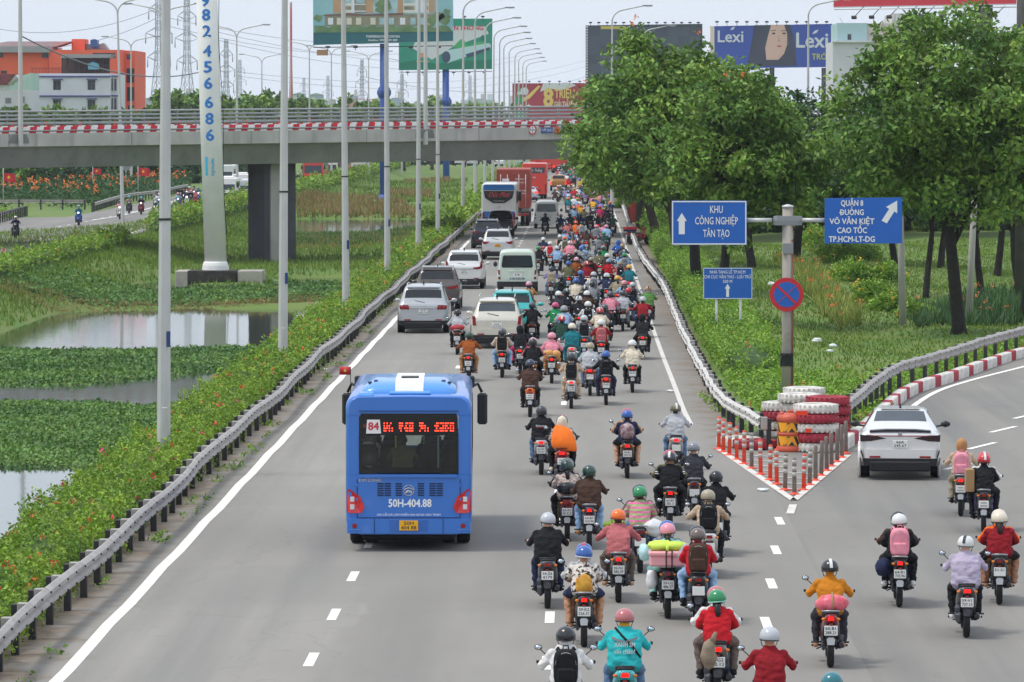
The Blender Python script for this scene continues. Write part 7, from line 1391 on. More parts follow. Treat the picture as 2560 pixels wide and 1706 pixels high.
# --- parked red motorbike with delivery tray on the shoulder, vendor behind it
g=gp(1577,612); motorbike(g,R(-62),'underbone','red','red motorbike parked on the shoulder with a red tray rack','parked motorbikes',True,False,''); o=empty('delivery_tray',g+Vector((-.05,0,.9)),R(-62),'red and navy tray box fixed over the parked red motorbike','tray'); MB().box((0,.0,.13),(.5,.75,.16),0,.02).build('tray_top',RED,o); MB().box((0,.0,-.02),(.46,.7,.13),0,.02).build('tray_base',cloth('navy'),o)
gv=gp(1590,560); o=empty('vendor_screen',gv,0,'red checked cloth screen of a roadside vendor under the trees','screen'); mb=MB().loft([[(x,.05*math.sin(x*9),z) for z in(.1,.9,1.7)] for x in np.linspace(-.6,.6,14)],0,False,False,True).build('cloth',pat('red_check_cloth','#b8492e','#6e2f3a',9,'check'),o); 
for x in(-.6,.6): MB().tube([(x,0,0),(x,0,1.75)],.025,6).build('pole',BARK,o)
# --- white advertising column in the marsh
zf=-1.75; gc=gp(535,727,zf); YC=gc.y; colm=empty('advertising_column',gc,0,'white round advertising column with vertical blue telephone digits','column'); scl=(at(101,300,YC)-at(100,300,YC)).x
z1=at(535,677,YC).z-gc.z; z0=0
WST=mat('column_white','#f0eeea',.6,var=.03,scale=1,dirt=.2,dscale=.8,dcol=(.5,.48,.45)); FOOT=mat('footing_concrete','#b3aca2',.9,var=.12,scale=1,bump=.3,dirt=.5,dscale=1.4,dcol=(.2,.18,.16)); SOOT=mat('soot_stained_concrete','#2b2a28',.95,c2='#4a4843',scale=2.5,bump=.3)
fx=lambda x:(x-535)*scl
MB().box((fx(470),1.2,z1*.5-.4),(fx(500)-fx(436),2.6,z1+.8-.05),0,.03).box((fx(625),1.2,z1*.5-.4),(fx(656)-fx(594),2.4,z1+.78),0,.03).build('footing',FOOT,colm); MB().box((fx(530),.9,z1*.5-.4),(fx(589)-fx(468),2.2,z1+.8),0,.03).build('footing',SOOT,colm)
r0=27.5*scl; topx=fx(515)
mbx=MB(); pts=[(0,1.2,z1-.02),(0,1.2,z1+.05)]
MB().lathe([(r0*1.24,z1-.02),(r0*1.2,z1+.25),(r0*1.12,z1+.42),(r0*1.0,z1+.48)],c=(0,1.2,0),n=24,sm=False).build('fluted_base',WST,colm)
zt=at(515,0,YC).z-gc.z; H2=zt+8
def cx(z): return topx*(z-z1)/(zt-z1)
MB().tube([(0,1.2,z1+.3),(cx(H2*.5),1.2,H2*.5),(cx(H2),1.2,H2)],[r0*1.0,r0*.97,r0*.93],40,0).build('shaft',WST,colm)
DIG=mat('digit_blue','#2f7fd0',.5)
def wrap(name,s,px,py,hpx,m,rotz=0,wpx=None,bold=.0):
    me=textmesh(s,bold); me=me.copy(); c=at(px,py,YC)-gc; sz=hpx*scl*1.37; co=np.empty(len(me.vertices)*3,np.float32); me.vertices.foreach_get('co',co); co=co.reshape(-1,3); 
    x,y=co[:,0]*sz,co[:,1]*sz
    if wpx: x=x*(wpx*scl/(x.max()-x.min()))
    if rotz: x,y=y*math.sin(rotz)*-1+x*math.cos(rotz),x*math.sin(rotz)+y*math.cos(rotz)
    x=x+c.x; z=y+c.z; ctr=np.array([cx(v) for v in z]); rr=r0*.985+.012; u=np.clip((x-ctr)/rr,-.98,.98); co2=np.stack([ctr+rr*u,1.2-rr*np.sqrt(1-u*u),z],1); me.vertices.foreach_set('co',co2.astype(np.float32).ravel()); me.update()
    o=put(name,me,colm); 
    if len(me.materials)==0: me.materials.append(m)
    paint(o,m); return o
for d,(x,y) in zip('982456686',((511,3),(513,38.5),(514.5,79.5),(516,129),(517.5,169),(518,210),(520,258),(521.5,299),(522.5,340))): wrap('digit',d,x,y,29,DIG,0,22,.035)
CYN=mat('cyan_print','#3fb0cf',.5); wrap('logo_lettering','media',531,424,10,CYN,-math.pi/2,None,.02)
MB().loft([[(cx(z)+(r0*.985+.012)*u,1.2-(r0*.985+.012)*math.sqrt(1-u*u),z) for u in(-.56,-.45,-.34)] for z in(at(513,393,YC).z-gc.z,at(513,440,YC).z-gc.z)],0,False,False,True).build('logo_band',CYN,colm)
MB().loft([[(cx(z)+(r0*.985+.012)*u,1.2-(r0*.985+.012)*math.sqrt(1-u*u),z) for u in(.0-k,.12,.24-.0*k)] for z,k in((at(513,396,YC).z-gc.z,-.2),(at(513,407,YC).z-gc.z,.05))],0,False,False,True).build('logo_mark',CYN,colm)
MB().tube([(cx(z)+r0+.05+.06*math.sin(z*.8),1.1,z) for z in np.linspace(z1,H2,24)],.02,5).build('cable',STEEL_D,colm)
# --- billboards
LPB=mat('billboard_post_blue','#28519a',.45,var=.08,dirt=.15,dscale=1)
def floods(root,x0,x1,y,Y,n,up=True):
    for k in range(n):
        x=x0+(x1-x0)*(k+.5)/n; p=at(x,y,Y-1.2)-root.location; s=1 if up else -1
        MB().tube([tuple(at(x,y-8*s if not up else y+9,Y)-root.location),tuple(p)],.04,5).box((p.x,p.y,p.z),(.5,.35,.22),0,.05).build('floodlight',STEEL_D,root)
def backboard(root,x0,y0,x1,y1,Y,m): fp('panel',[(x0,y1[0]),(x1,y1[1]),(x1,y0[1]),(x0,y0[0])],Y,m,root,.5)
# apartment poster
Y=483.; bb=thing('billboard',960,508,Y,'huge billboard of an apartment block on a blue mast','billboard','billboards'); TEALS=mat('poster_teal','#7fb9c4',.5,c2='#9fc6c9',scale=.3)
fp('panel',[(783,113),(1133,103),(1132,-130),(782,-130)],Y,TEALS,bb,.6); fp('lower_band',[(783.5,112.5),(1132.5,102.5),(1132.5,78),(783.5,82)],Y-.02,mat('poster_deep_teal','#2b6a72',.5,var=.1,scale=.2),bb,.015)
PT=[mat('poster_tan','#c19a76',.5,var=.1,scale=.6),mat('poster_cream','#d9d3c0',.5,var=.12,scale=.8),mat('poster_white','#e3e6ea',.5),mat('poster_shade','#8f8a72',.5,var=.2,scale=.9),mat('poster_brown','#7c5a52',.5),mat('poster_glass','#a9c6cc',.4,var=.2,scale=1.2),mat('poster_leaf','#7f9a68',.6,c2='#5b7a52',scale=.8)]
for x0,x1,m in((833,853,0),(853,880,1),(880,886,2),(886,914,3),(914,933,0),(933,994,5),(994,1008,0),(1008,1040,1),(1040,1058,2),(1058,1072,1),(1072,1086,0)): fp('facade',rc(x0,-125,x1,33),Y-.02,PT[m],bb,.012)
for k,yy in enumerate(range(-120,30,17)):
    for x0,x1 in((856,878),(890,912),(1010,1036),(1060,1070)): fp('printed_window',rc(x0,yy,x1,yy+9),Y-.034,PT[3+2*(k%2)],bb,.01)
    fp('floor_slab',rc(853,yy+11,914,yy+13.5),Y-.034,PT[2],bb,.01); fp('floor_slab',rc(1008,yy+11,1072,yy+13.5),Y-.034,PT[2],bb,.01)
fp('podium',rc(812,36,1085,66),Y-.03,PT[3],bb,.012); fp('canopy',[(808,38),(870,33),(914,36),(1008,33),(1008,38),(914,40),(870,39),(808,40)],Y-.046,PT[4],bb,.01)
for x0 in(820,842,866,890,926,948,972,1000,1026,1050,1070): fp('shop_window',rc(x0,45,x0+13,62),Y-.046,PT[(x0//2)%3 if x0%3 else 5],bb,.01)
fp('shrubbery',[(786,82)]+[(786+k*12,66-3*math.sin(k*1.7)-2*math.cos(k*3.1)) for k in range(29)]+[(1131,80)],Y-.06,PT[6],bb,.012)
for x,y,r_ in((958,10,17),(952,24,12),(968,20,11),(1096,40,14),(1110,48,16),(1080,54,12),(795,45,10),(1118,30,9)): fp('printed_tree',[(x+r_*(1+.25*math.sin(k*5.1+x))*math.cos(k*.45),y+r_*.8*(1+.25*math.cos(k*4.3))*math.sin(k*.45)) for k in range(14)],Y-.075-.001*(x%7),PT[6],bb,.01)
tp('lettering','THEMEADOW.COM.VN',957,92,6,Y-.05,TEXTW,bb,84,bold=.02); tp('lettering','Hotline: 0901 949 889',957,101,5,Y-.05,TEXTW,bb,73,bold=.02)
g0=bb.location; MB().tube([(0,.6,-.5),(at(960,110,Y)-g0)+Vector((0,.6,0))],[.47,.47],18).lathe([(.5,0),(.75,.5),(.75,.8),(.5,1.3)],c=(0,.6,(at(960,247,Y)-g0).z),n=6,sm=False).lathe([(.9,0),(.55,1.2)],c=(0,.6,-.3),n=12).build('mast',LPB,bb); MB().lathe([(1.4,-1.5),(1.4,.9)],c=(0,.6,-.6),n=20,sm=False).build('plinth',KW,bb); MB().tube([tuple(at(783,119,Y-1)-g0),tuple(at(1133,115,Y-1)-g0)],.05,6).build('catwalk_rail',STEEL_D,bb); floods(bb,785,1131,118,Y,5,False)
fp('hanging_plate',rc(792,125,820,139),Y-1,mat('plate_brown','#b18a66',.6),bb,.1)
# pipe poster
Y=655.; bb=thing('billboard',1116,440,Y,'green billboard showing a plastic pipe and the words TIỀN PHONG','billboard','billboards'); GRN=mat('poster_green','#1fa57c',.5,c2='#2f8f78',scale=.12)
fp('panel',[(997,176),(1230,173),(1231,47),(997,47)],Y,GRN,bb,.6); fp('panel_field',[(1080,150),(1131,118),(1222,85),(1212,66),(1060,66),(1030,120)],Y-.02,mat('poster_pale','#d5d8d6',.5),bb,.012); fp('meadow',[(998,175),(1229,172),(1229,150),(1160,152),(1090,160),(1040,150),(998,158)],Y-.02,mat('poster_dark_green','#1c7f62',.5),bb,.012)
fp('skyline',[(1132,118),(1146,104),(1152,98),(1160,100),(1166,112),(1170,116),(1190,106),(1212,104),(1214,112),(1160,124)],Y-.035,mat('poster_town_green','#4fb06a',.5),bb,.01)
fp('pipe',[(1108,131),(1112,127),(1222,108),(1227,112),(1227,121),(1120,158),(1111,156),(1105,146)],Y-.04,mat('poster_pipe','#b9d8d6',.4),bb,.012); fp('pipe_slot',[(1164,136),(1225,118),(1225,124),(1168,146)],Y-.055,mat('poster_pipe_dark','#3e5066',.4),bb,.01); fp('pipe_mouth',circ(1115.5,143,10.5,14.5),Y-.055,mat('poster_pipe_dark','#3e5066',.4),bb,.01)
fp('tree_mark',circ(1207,95,5,7),Y-.055,mat('poster_dark_green','#1c7f62',.5),bb,.01); fp('logo',[(1042,144),(1056,132),(1070,144)],Y-.035,mat('poster_orange','#e09a6a',.5),bb,.01); fp('logo_text',rc(1040,153,1074,155.5),Y-.035,mat('poster_orange','#e09a6a',.5),bb,.01)
tp('lettering','TIỀN PHONG',1160,71,11,Y-.05,mat('poster_red','#d94a56',.5),bb,98,bold=.03)
g0=bb.location; MB().tube([(0,.6,-8),tuple((at(1114,174,Y)-g0)+Vector((0,.6,0)))],.48,16).lathe([(.5,0),(.75,.5),(.75,.8),(.5,1.3)],c=(0,.6,(at(1114,266,Y)-g0).z),n=6,sm=False).build('mast',LPB,bb); MB().tube([tuple(at(998,181,Y-1)-g0),tuple(at(1230,179,Y-1)-g0)],.05,6).build('catwalk_rail',STEEL_D,bb); floods(bb,1000,1230,181,Y,6,False); floods(bb,1000,1230,42,Y,5)
# beer poster
Y=850.; bb=thing('billboard',1372,300,Y,'red billboard with green bottle reading 8 TRIỆU GIẢI THƯỞNG','billboard','billboards'); PR=mat('poster_beer_red','#b8404a',.5,c2='#9c3140',scale=.15); GLD=mat('poster_gold','#e6c96a',.5)
fp('panel',[(1281,300),(1464,300),(1463,208),(1281,209)],Y,PR,bb,.6); fp('swirl',[(1350,230),(1358,209),(1430,208.5),(1440,214),(1425,220),(1400,226),(1375,222)],Y-.02,mat('poster_pale','#d5d8d6',.5),bb,.012)
fp('swirl',[(1303,248),(1318,240),(1346,214),(1352,216),(1325,246),(1306,256)],Y-.02,GLD,bb,.012); fp('swirl',[(1302,222),(1316,218),(1322,228),(1318,238),(1300,236)],Y-.033,mat('poster_pale','#d5d8d6',.5),bb,.01)
fp('bottle',[(1285,296),(1285,262),(1288,252),(1291,246),(1293,224),(1295,212),(1299,212),(1301,224),(1303,246),(1308,252),(1311,262),(1311,296)],Y-.04,mat('poster_bottle','#2f8a5e',.4,c2='#3fae6a',scale=.5),bb,.012); fp('bottle_label',[(1289,276),(1297,258),(1310,262),(1310,276)],Y-.055,PR,bb,.01); fp('bottle_cap',[(1294.5,212),(1297,206),(1299.5,212)],Y-.055,WHITEP,bb,.01); fp('neck_label',rc(1293.5,230,1302.5,237),Y-.055,mat('poster_pale','#d5d8d6',.5),bb,.01)
for x,y in((1302,267),(1322,266)): fp('star',[(x+r_*math.sin(k*math.pi/5),y-r_*math.cos(k*math.pi/5)) for k,r_ in [(k,7 if k%2==0 else 3) for k in range(10)]],Y-.068,WHITEP,bb,.01)
tp('lettering','8',1371,247,47,Y-.035,GLD,bb,26,bold=.05); tp('lettering','TRIỆU',1412,236,23,Y-.035,GLD,bb,50,bold=.03); tp('lettering','GIẢI THƯỞNG',1416,262,14,Y-.035,mat('poster_cream2','#e6dcae',.5),bb,60,bold=.03); floods(bb,1285,1462,204,Y,7)
for x in(1310,1370,1430): MB().tube([tuple(at(x,300,Y+.3)-bb.location),tuple(Vector((at(x,300,Y).x,Y+.3,0))-bb.location)],.3,8).build('leg',STEEL_D,bb)
# dark screen
Y=700.; bb=thing('billboard',1610,230,Y,'big dark grey blank screen with chequered edge above the trees','billboard','billboards'); fp('panel',[(1464,210),(1756,205),(1756,60),(1464,64)],Y,mat('screen_slate','#4a525c',.6,var=.1,scale=.25),bb,.8)
for k in range(6):
    for j in range(10): fp('screen_module',rc(1472+j*28,68+k*23,1499.3+j*28,90.3+k*23),Y-.03,mat('screen_slate2','#525a66',.55,var=.12,scale=.2) if (j+k)%3 else mat('screen_slate3','#49515c',.55,var=.12,scale=.2),bb,.02)
for k in range(21): fp('edge_light',rc(1465.5,66+k*6.8,1469.5,69.6+k*6.8),Y-.03,WHITEP,bb,.02)
fp('yellow_strip',rc(1502,66,1565,73),Y-.05,mat('faded_yellow','#cfc04a',.6),bb,.01); floods(bb,1466,1756,57,Y,14); fp('base_wall',rc(1468,205,1752,300),Y+.2,mat('pale_wall','#cfd3d6',.8),bb,.5)
# Léxi poster
Y=640.; bb=thing('billboard',1930,200,Y,'long blue billboard with a woman\'s face and the word Léxi twice','billboard','billboards'); LX=mat('poster_blue','#3f57ae',.5,var=.05,scale=.2); PW=mat('poster_offwhite','#dadce4',.5); HR=mat('poster_hair','#474a5c',.5,var=.15,scale=.3); SKP=mat('poster_skin','#dcb5a6',.5,var=.06,scale=.2)
fp('panel',[(1778,172),(2079,168),(2081,60),(1778,66)],Y,LX,bb,.6); fp('side_return',rc(1775.5,66,1786,174),Y-.02,mat('poster_peach','#e6d2c4',.6),bb,.01)
fp('hair',[(1868,166),(1880,100),(1885,63.5),(1975,62),(1985,95),(1992,165)],Y-.02,HR,bb,.012); fp('face',[(1916,150),(1913,120),(1920,90),(1928,63),(1960,62.5),(1968,85),(1968,112),(1960,135),(1946,150)],Y-.034,SKP,bb,.01)
for x in(1934,1960): fp('eye',circ(x,84,4.4,2.2,12),Y-.046,mat('poster_eye','#3b3542',.4),bb,.008); fp('brow',[(x-7,77),(x+6,75),(x+6,76.6),(x-7,78.6)],Y-.046,HR,bb,.008)
fp('lips',circ(1948,116,6,2.6,12),Y-.046,mat('poster_lips','#c8626a',.4),bb,.008); fp('nose',[(1946,88),(1951,104),(1945,106)],Y-.046,mat('poster_skin_shade','#c99a8c',.5),bb,.008)
tp('lettering','Lexi',1826,93,30,Y-.035,PW,bb,64,bold=.02); tp('lettering','Lexi',2030,103,38,Y-.035,PW,bb,80,bold=.025); fp('leaf_accent',[(1825,76),(1830,69),(1838,67),(1834,74)],Y-.035,PW,bb,.01); fp('leaf_accent',[(2030,86),(2037,77),(2047,74.5),(2041,83)],Y-.035,PW,bb,.01); tp('lettering','TRÓC',2055,143,15,Y-.035,mat('poster_lime','#c9c85a',.5),bb,50,bold=.02); floods(bb,1780,2079,55,Y,12)
for x in(1800,1930,2060): MB().tube([tuple(at(x,170,Y+.3)-bb.location),tuple(Vector((at(x,170,Y).x,Y+.3,0))-bb.location)],.35,8).build('leg',STEEL_D,bb)
# red board, top right
Y=380.; bb=thing('billboard',2462,300,Y,'red billboard edge with hanging floodlights on a thick black mast','billboard','billboards'); fp('panel',[(2085,18),(2541,10),(2545,-160),(2085,-150)],Y,mat('poster_scarlet','#dd4450',.5,var=.04,scale=.2),bb,.9); fp('edge_trim',[(2085,20),(2541,12),(2541,9.5),(2085,17.5)],Y-.05,GALV_L,bb,.04)
for k in range(9):
    x=2160+k*44; a=at(x,16,Y)-bb.location; b=at(x-25,44-k*.6,Y-2.2)-bb.location; MB().tube([tuple(a),tuple(b)],.035,5).box(tuple(b),(.45,.4,.2),0,.05,Matrix.Rotation(.4,3,'X')).build('floodlight',STEEL_D,bb)
MB().tube([tuple(Vector((at(2462,300,Y).x,Y+.6,0))-bb.location),tuple(at(2462,12,Y)-bb.location+Vector((0,.6,0)))],.72,20).build('mast',mat('mast_black','#23232b',.5),bb); MB().tube([tuple(at(2085,24,Y-.6)-bb.location),tuple(at(2541,18,Y-.6)-bb.location)],.05,6).build('catwalk_rail',GALV_L,bb)
g=at(2556,60,200.); o=empty('mast',(g.x,200,0),0,'thick weathered dark mast beside the red billboard','mast'); MB().tube([(0,0,0),(0,0,8),(0,0,20)],[.28,.26,.24],14).lathe([(.36,0),(.36,.15)],c=(0,0,9),n=14).build('shaft',mat('mast_grey','#4f4d49',.7,var=.2,scale=1.5),o)
# --- buildings
def bld(name,label,px,Y): return empty(name,(at(px,300,Y).x,Y,0),0,label,'building')
def wall(root,x0,y0,x1,y1,Y,m,dep=12,name='wall'): return fp(name,rc(x0,y0,x1,y1),Y,m,root,dep)
def win(root,x0,y0,x1,y1,Y,m=None,hood=None):
    o=fp('window',rc(x0,y0,x1,y1),Y-.03,m or mat('window_dark','#20262e',.15,spec=.7),root,.06); mid=(x0+x1)/2
    fp('window_frame',rc(mid-.4,y0,mid+.4,y1),Y-.08,mat('window_frame_grey','#5a5f66',.5),root,.04)
    if hood: fp('window_hood',rc(x0-3,y0-3.5,x1+4,y0-1.5),Y-.5,hood,root,.5)
    return o
OR=mat('facade_orange','#ee6a4a',.8,var=.05,scale=.25); WH=mat('facade_white','#dcdcde',.8,var=.04,scale=.2,dirt=.15,dscale=.3); NV=mat('trim_navy','#4a4c86',.7); RFG=mat('roof_sheet_grey','#9b9a9a',.7,var=.08,scale=.4); GG=bottom=340
Y=640.; b=bld('hotel','orange hotel block with rooftop water tank and vertical HOTEL sign',170,Y)
wall(b,122,125,305,330,Y,OR,22); wall(b,-60,131,121.5,330,Y+.5,OR,20); wall(b,306,127,337,330,Y+3,OR,16); wall(b,179,98,212,126,Y+6,OR,5,'stair_tower'); wall(b,-60,116,123,131.5,Y-.6,RFG,16,'parapet'); fp('roof',[(-60,117),(140,117),(178,104),(20,104)],Y+4,mat('roof_pink_sheet','#c4a7a5',.7,var=.08,scale=.3),b,6)
for x0,y0,x1,y1 in((104,131,123,145),(-2,131,8,144),(2,177,17,184),(317,136,328,148),(317,171,335,207),(318,218,335,253),(320,264,335,280),(232,133,288,146)): win(b,x0,y0,x1,y1,Y+(2.9 if x0>300 else -.0 if x0>121 else .45))
fp('tank',[(226,119),(243,119),(243,101),(236,98),(226,100)],Y+5,mat('tank_blue','#2c5a94',.4),b,2.5); fp('roof_clutter',[(214,124),(270,124),(258,108),(245,112),(215,110)],Y+7,RFG,b,3); fp('hotel_sign',rc(297.5,185,310,256),Y-.9,mat('sign_charcoal','#2c2f3c',.5),b,.5)
for k,c in enumerate('HOTEL'): tp('sign_lettering',c,303.7,192.5+14.2*k,9.5,Y-.92,TEXTW,b,7.5,bold=.04)
Y=600.; b=bld('white_house','white flat-roofed house with navy bands and a rooftop shed',180,Y)
wall(b,76,184,276,330,Y,WH,12); wall(b,276.3,186,296,330,Y+1.5,WH,9); 
for y in(190,239): fp('band',rc(74,y,277,y+3),Y-.25,NV,b,.3); fp('band',rc(277,y-.6,298,y+2.2),Y+1.3,NV,b,.25)
for x0 in(133,219):
    for y0 in(201,250): win(b,x0,y0,x0+19,y0+24,Y,None,NV)
for x0 in(275,284):
    for y0 in(197,246): win(b,x0+2,y0,x0+7,y0+30,Y+1.4)
fp('shed_roof',[(150,145),(155,136),(280,136),(274,145)],Y+1,RFG,b,5); 
for x in(154,166,178,195,210,235,255,272): fp('shed_post',rc(x,145,x+2.2,184),Y+1.2,STEEL_D,b,.3)
fp('shed_back',rc(156,145,272,184),Y+5,mat('shed_dark','#5a4038',.8,var=.3,scale=.6),b,.3); fp('tank',[(220,174),(245,174),(245,160),(232,155),(220,160)],Y+.8,mat('tank_teal','#5f9fb3',.35),b,1.4)
for k in range(22): fp('railing_bar',rc(77+k*3.6,171,77.7+k*3.6,184),Y+.1,mat('railing_rust','#7a3a34',.7),b,.1)
fp('railing_top',rc(76,170,156,171.2),Y+.1,mat('railing_rust','#7a3a34',.7),b,.1)
Y=585.; b=bld('green_gable_house','low house with pale green sheet gable and white wall',40,Y); wall(b,-30,226,75.5,330,Y,WH,10); fp('gable',[(2,226),(75.5,226),(75.5,183),(60,188)],Y+.1,mat('sheet_green','#b5d3c3',.7,var=.06,scale=.5),b,9.5); win(b,13,245,28,259,Y,mat('window_grey','#8f9094',.3)); win(b,48,242,62,258,Y,mat('window_grey','#8f9094',.3)); fp('shop_opening',rc(5,268,32,285),Y-.03,mat('window_dark','#20262e',.15,spec=.7),b,.05)
Y=575.; b=bld('red_roof_house','small house with dark red tiled roof at the side of green gable',10,Y); fp('roof',[(-40,212),(16,212),(38,186),(-40,185)],Y,mat('roof_tile_red','#7c4046',.85,var=.15,scale=1.2),b,7); wall(b,-40,212.5,12,226,Y+.6,WH,5); fp('gable',[(18,212),(46,194),(39,187)],Y+.6,WH,b,5)
Y=560.; b=bld('grey_office','pale grey and teal office block rising behind the roadside trees',2170,Y); wall(b,2093,58,2168,104,Y,mat('facade_teal','#a9c5c6',.8,var=.04,scale=.2),14); wall(b,2168.3,59,2229,104,Y+.2,mat('facade_beige','#c4b9ad',.8,var=.04,scale=.2),14); wall(b,2082,104.5,2240,330,Y-1,mat('facade_pale','#cfcdd0',.8,var=.05,scale=.2),16); wall(b,2230,34,2292,330,Y+3,mat('facade_stone','#c9c5c0',.8,var=.06,scale=.2),14); fp('cornice',rc(2080,102,2242,106),Y-1.5,WH,b,.6)
for x0 in(2119,2183): win(b,x0,86,x0+9,100,Y)
for k in range(6): fp('pilaster',rc(2231+k*10,36,2234+k*10,52),Y+2.9,WH,b,.2)
# --- lattice pylons and mast
PYL=mat('pylon_steel','#b9bdc4',.6,.2)
def pylon(px,Y,hpx,label,wpx=44,arms=((.62,.62),(.75,.72),(.88,.55)),m=PYL,th=.085,name='power_pylon'):
    p=at(px,300,Y); s=(at(101,300,Y)-at(100,300,Y)).x; H=7.8+(300-hpx)*s; W0=wpx*s/2; root=empty(name,(p.x,Y,0),.5,label,'pylon','power pylons'); mb=MB(); hw=lambda t:W0*(1-t*1.25) if t<.62 else W0*.225*(1.35-t*.55)
    N=12; lv=[k/N for k in range(N+1)]
    for sx in(-1,1):
        for sy in(-1,1): mb.tube([(sx*hw(t),sy*hw(t),t*H) for t in lv],th*.9,4,0,True,False)
    for a,b in zip(lv[:-1],lv[1:]):
        for q in range(4):
            c=lambda t,k:[(hw(t),hw(t)),(-hw(t),hw(t)),(-hw(t),-hw(t)),(hw(t),-hw(t))][k%4]
            mb.tube([(*c(a,q),a*H),(*c(b,q+1),b*H)],th*.5,3,0,False,False); mb.tube([(*c(b,q),b*H),(*c(a,q+1),a*H)],th*.5,3,0,False,False); mb.tube([(*c(b,q),b*H),(*c(b,q+1),b*H)],th*.5,3,0,False,False)
    mb.build('lattice',m,root)
    for t,w_ in arms:
        for sx in(-1,1):
            e=(sx*W0*w_*1.6,0,t*H); mb=MB()
            for sy in(-1,1): mb.tube([(sx*hw(t),sy*hw(t),t*H-.6),e],th*.6,3,0,False,False); mb.tube([(sx*hw(t),sy*hw(t),t*H+.9),e],th*.6,3,0,False,False)
            mb.tube([e,(e[0],0,e[2]-1.6)],.1,5).build('cross_arm',m,root)
    return root
pylon(398,700,-30,'tall lattice power pylon left of the white column',62); pylon(468,760,-10,'lattice power pylon hidden partly by the white column',56); pylon(566,900,100,'grey lattice pylon right of the white column',40); pylon(905,1200,150,'small faint lattice pylon behind the blue mast',30); pylon(1005,1300,185,'distant faint pylon under the pipe billboard',30); pylon(600,1500,150,'faint pylon far off right of the white column',30); pylon(820,1700,190,'very faint pylon on the skyline',26); pylon(1175,1700,190,'faint pylon between the lamp arms and beer billboard',26); pylon(760,1900,195,'faintest pylon left of the blue mast',24)
pylon(728,800,8,'red and white lattice radio mast behind a hedge lamp',12,(),mat('mast_red_white','#c9645c',.6,c2='#d9d3d0',scale=.06),.12,'radio_mast')
WIRE=mat('wire_dark','#6d7076',.6)
def wire(label,a,b,sag,r=.05): 
    a,b=Vector(a),Vector(b); mb=MB().tube([tuple(a.lerp(b,t)-Vector((0,0,sag*4*t*(1-t)))-a) for t in np.linspace(0,1,15)],r,4,0,True,True); mb.build('power_line',WIRE,None,loc=a,label=label,cat='cable',group='overhead power lines')
for k,(x0,y0,Y0,x1,y1,Y1_) in enumerate(((-20,70,700,398,20,700),(-20,105,700,398,42,700),(398,40,700,1100,95,1200),(398,60,700,1100,120,1200),(520,75,760,1300,140,1300),(520,95,760,1300,150,1300),(590,180,900,1470,150,1500),(590,190,900,1470,165,1500),(900,190,1200,1470,190,1700),(2100,45,600,2300,30,560))): wire('thin overhead power line sagging across the pale sky',at(x0,y0,Y0),at(x1,y1,Y1_),2.+.4*k,.035 if Y0<1000 else .06)
wire('dark cable running from the overpass lamp down towards the pylon',at(52,90,300),at(520,175,420),1.5,.05)
# --- red hoarding frame and skyline
Y=900.; o=thing('hoarding',905,270,Y,'small red hoarding in an open steel frame on the skyline','billboard'); fp('panel',rc(903,255,940,269),Y,mat('hoarding_red','#cf4a52',.6),o,.4); fp('open_letters',rc(873,256,900,267),Y,mat('hoarding_faded','#d79096',.6),o,.3)
for r_ in(rc(870,248,941,249.2),rc(870,269,941,270.2),rc(870,249.3,871.2,268.9),rc(940,249.3,941.2,268.9)): fp('frame_bar',r_,Y-.1,RED,o,.3)
for x in(875,905,936): MB().tube([tuple(at(x,270,Y)-o.location),tuple(Vector((at(x,270,Y).x,Y,0))-o.location)],.2,6).build('leg',STEEL_D,o)
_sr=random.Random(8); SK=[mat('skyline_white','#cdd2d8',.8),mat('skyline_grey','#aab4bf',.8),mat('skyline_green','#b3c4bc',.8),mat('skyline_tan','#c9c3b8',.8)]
for k in range(46):
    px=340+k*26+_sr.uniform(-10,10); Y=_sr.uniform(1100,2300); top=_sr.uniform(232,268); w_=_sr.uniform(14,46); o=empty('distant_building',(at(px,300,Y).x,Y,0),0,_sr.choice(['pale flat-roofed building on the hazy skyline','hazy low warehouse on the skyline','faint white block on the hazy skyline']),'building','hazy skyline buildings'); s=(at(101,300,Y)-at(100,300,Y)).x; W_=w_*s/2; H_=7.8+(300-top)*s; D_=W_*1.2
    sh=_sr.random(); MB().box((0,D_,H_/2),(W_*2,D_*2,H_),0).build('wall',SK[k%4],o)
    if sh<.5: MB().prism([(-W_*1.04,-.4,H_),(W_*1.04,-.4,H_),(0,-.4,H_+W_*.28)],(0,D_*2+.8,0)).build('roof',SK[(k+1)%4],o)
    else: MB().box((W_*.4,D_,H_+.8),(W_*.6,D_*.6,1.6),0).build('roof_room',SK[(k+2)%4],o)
    for j in range(int(W_/2.2)): MB().box((-W_+1.6+j*4.2,-.05,H_*.7),(2.0,.2,1.8),0).build('window',mat('skyline_window','#7d8a98',.3),o)
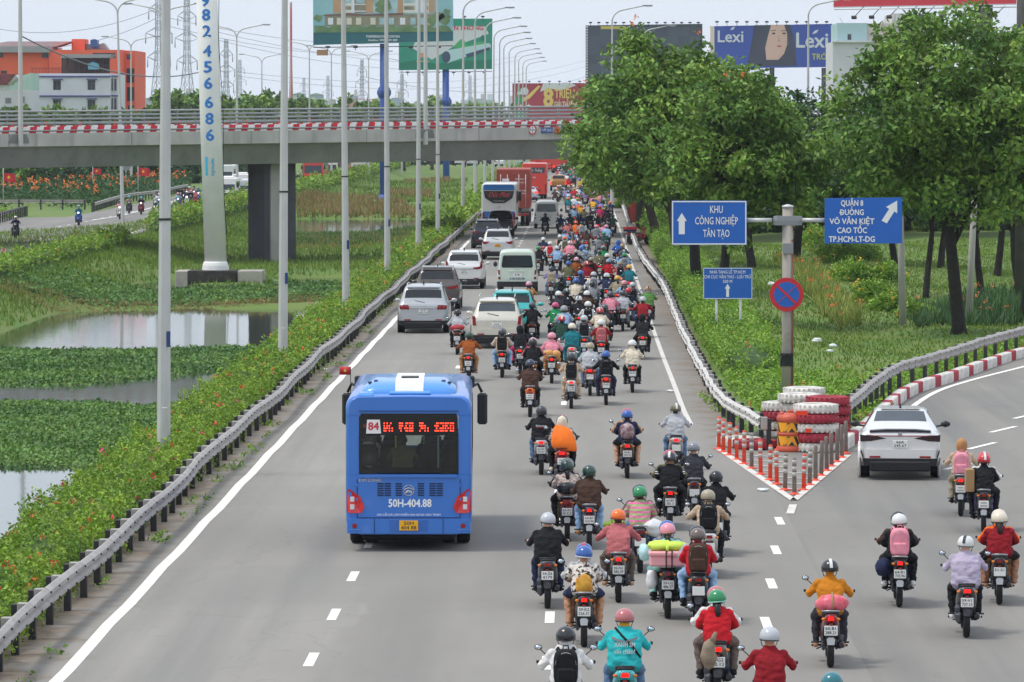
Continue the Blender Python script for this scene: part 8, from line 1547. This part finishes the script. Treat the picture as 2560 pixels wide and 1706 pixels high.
# --- signs fixed to the overpass
yb=lambda px:BL.y+(BR.y-BL.y)*px/1420-.25
Y=yb(1331); o=thing('height_limit_sign',1331,338,Y,'round red-rimmed 4.5 m height limit sign on the overpass','sign'); fp('disc',circ(1331,325,10.5,12.5),Y,SR,o,.04); fp('white_field',circ(1331,325,7.6,9.4),Y-.015,SBF,o,.01); tp('lettering','4.5m',1331,325,6,Y-.02,PLT,o,13,bold=.02)
for dy,s_ in((-7,1),(7,-1)): fp('triangle_mark',[(1329,325+dy),(1333,325+dy),(1331,325+dy+2.6*s_)] if s_>0 else [(1333,325+dy),(1329,325+dy),(1331,325+dy+2.6*s_)],Y-.02,PLT,o,.008)
Y=yb(1363); o=thing('bridge_name_sign',1363,334,Y,'blue name plate CẦU VƯỢT QL1A on the overpass','sign'); fp('panel',rc(1344,319,1382,333),Y,mat('plate_navy','#1f4f96',.5),o,.04); tp('lettering','CẦU VƯỢT QL1A 3',1363,326,7,Y-.01,SBF,o,35,bold=.02)
Y=yb(1394); o=thing('warning_sign',1394,334,Y,'orange triangular roadworks warning sign on the overpass','sign'); fp('triangle',[(1384,333),(1404,333),(1394,313)],Y,SR,o,.04); fp('orange_field',[(1387,331),(1401,331),(1394,317)],Y-.015,mat('sign_orange','#e8932a',.5),o,.01); fp('symbol',[(1391,329),(1397,329),(1395,322),(1393,322)],Y-.025,PLT,o,.008)
# --- signal gantry beyond the overpass, flags
Y=470.; o=thing('signal_gantry',1484,396,Y,'thin horizontal signal arm with small lights beyond the overpass','traffic light'); MB().tube([tuple(at(1378,395,Y)-o.location),tuple(at(1500,395,Y)-o.location)],.08,8).build('arm',GALV_L,o); MB().tube([tuple(at(1500,395,Y)-o.location),tuple(Vector((at(1500,395,Y).x,Y,0))-o.location)],.12,8).build('post',GALV_L,o)
fp('signal_head',rc(1396,383,1404,397),Y-.2,BLACKP,o,.25); fp('amber_lens',circ(1400,389,2,n=10),Y-.24,mat('lit_amber_signal','#e8b23a',.4,emit=1.2),o,.03)
def flag(px,py,Y,label,s=1.):
    p=at(px,py,Y); o=empty('flag',(p.x,Y,0),0,label,'flag','red flags on poles'); MB().tube([(0,0,0),(0,0,p.z+.9*s)],.03,6).build('pole',GALV_L,o); MB().loft([[(x*s,.06*math.sin(x*6)*s,p.z-.55*s+.75*s*k-.12*x) for k in(0,.5,1)] for x in np.linspace(0,1.1,8)],0,False,False,True).build('cloth',RED,o); text('star','★',.4*s,(.5*s,-.12,p.z-.22*s),o,mat('flag_yellow','#f2cf2c',.6))
flag(345,424,430,'red flag with yellow star by the canna bed'); flag(8,438,400,'red flag with yellow star at the side-road fork'); flag(232,424,470,'small red flag among the dark tree belt',.8)
# --- round white post-mounted disc (back of a road sign) by the canna bed
g=gp(315,480); o=empty('road_sign',g,0,'grey back of a round road sign above the canna bed','sign'); MB().tube([(0,0,0),(0,0,3.6)],.05,8).build('post',GALV_L,o); MB().lathe([(.62,0),(.62,.04)],c=(0,-.06,2.9),n=24,axis='Y').build('disc',SBACK,o)
# --- the air
hb=MB().box((0,1200,36),(2900,2560,76)); me=bpy.data.meshes.new('haze'); me.from_pydata(hb.V,[],hb.F)
hm=bpy.data.materials.new('haze_air'); hm.use_nodes=True; n=hm.node_tree.nodes; n.clear(); pv=n.new('ShaderNodeVolumePrincipled'); pv.inputs['Color'].default_value=(.86,.91,1,1); pv.inputs['Density'].default_value=.0001; pv.inputs['Anisotropy'].default_value=.2; out=n.new('ShaderNodeOutputMaterial'); hm.node_tree.links.new(pv.outputs[0],out.inputs['Volume'])
me.materials.append(hm); put('haze',me,kind='stuff')
bpy.data.scenes.remove(_ws)
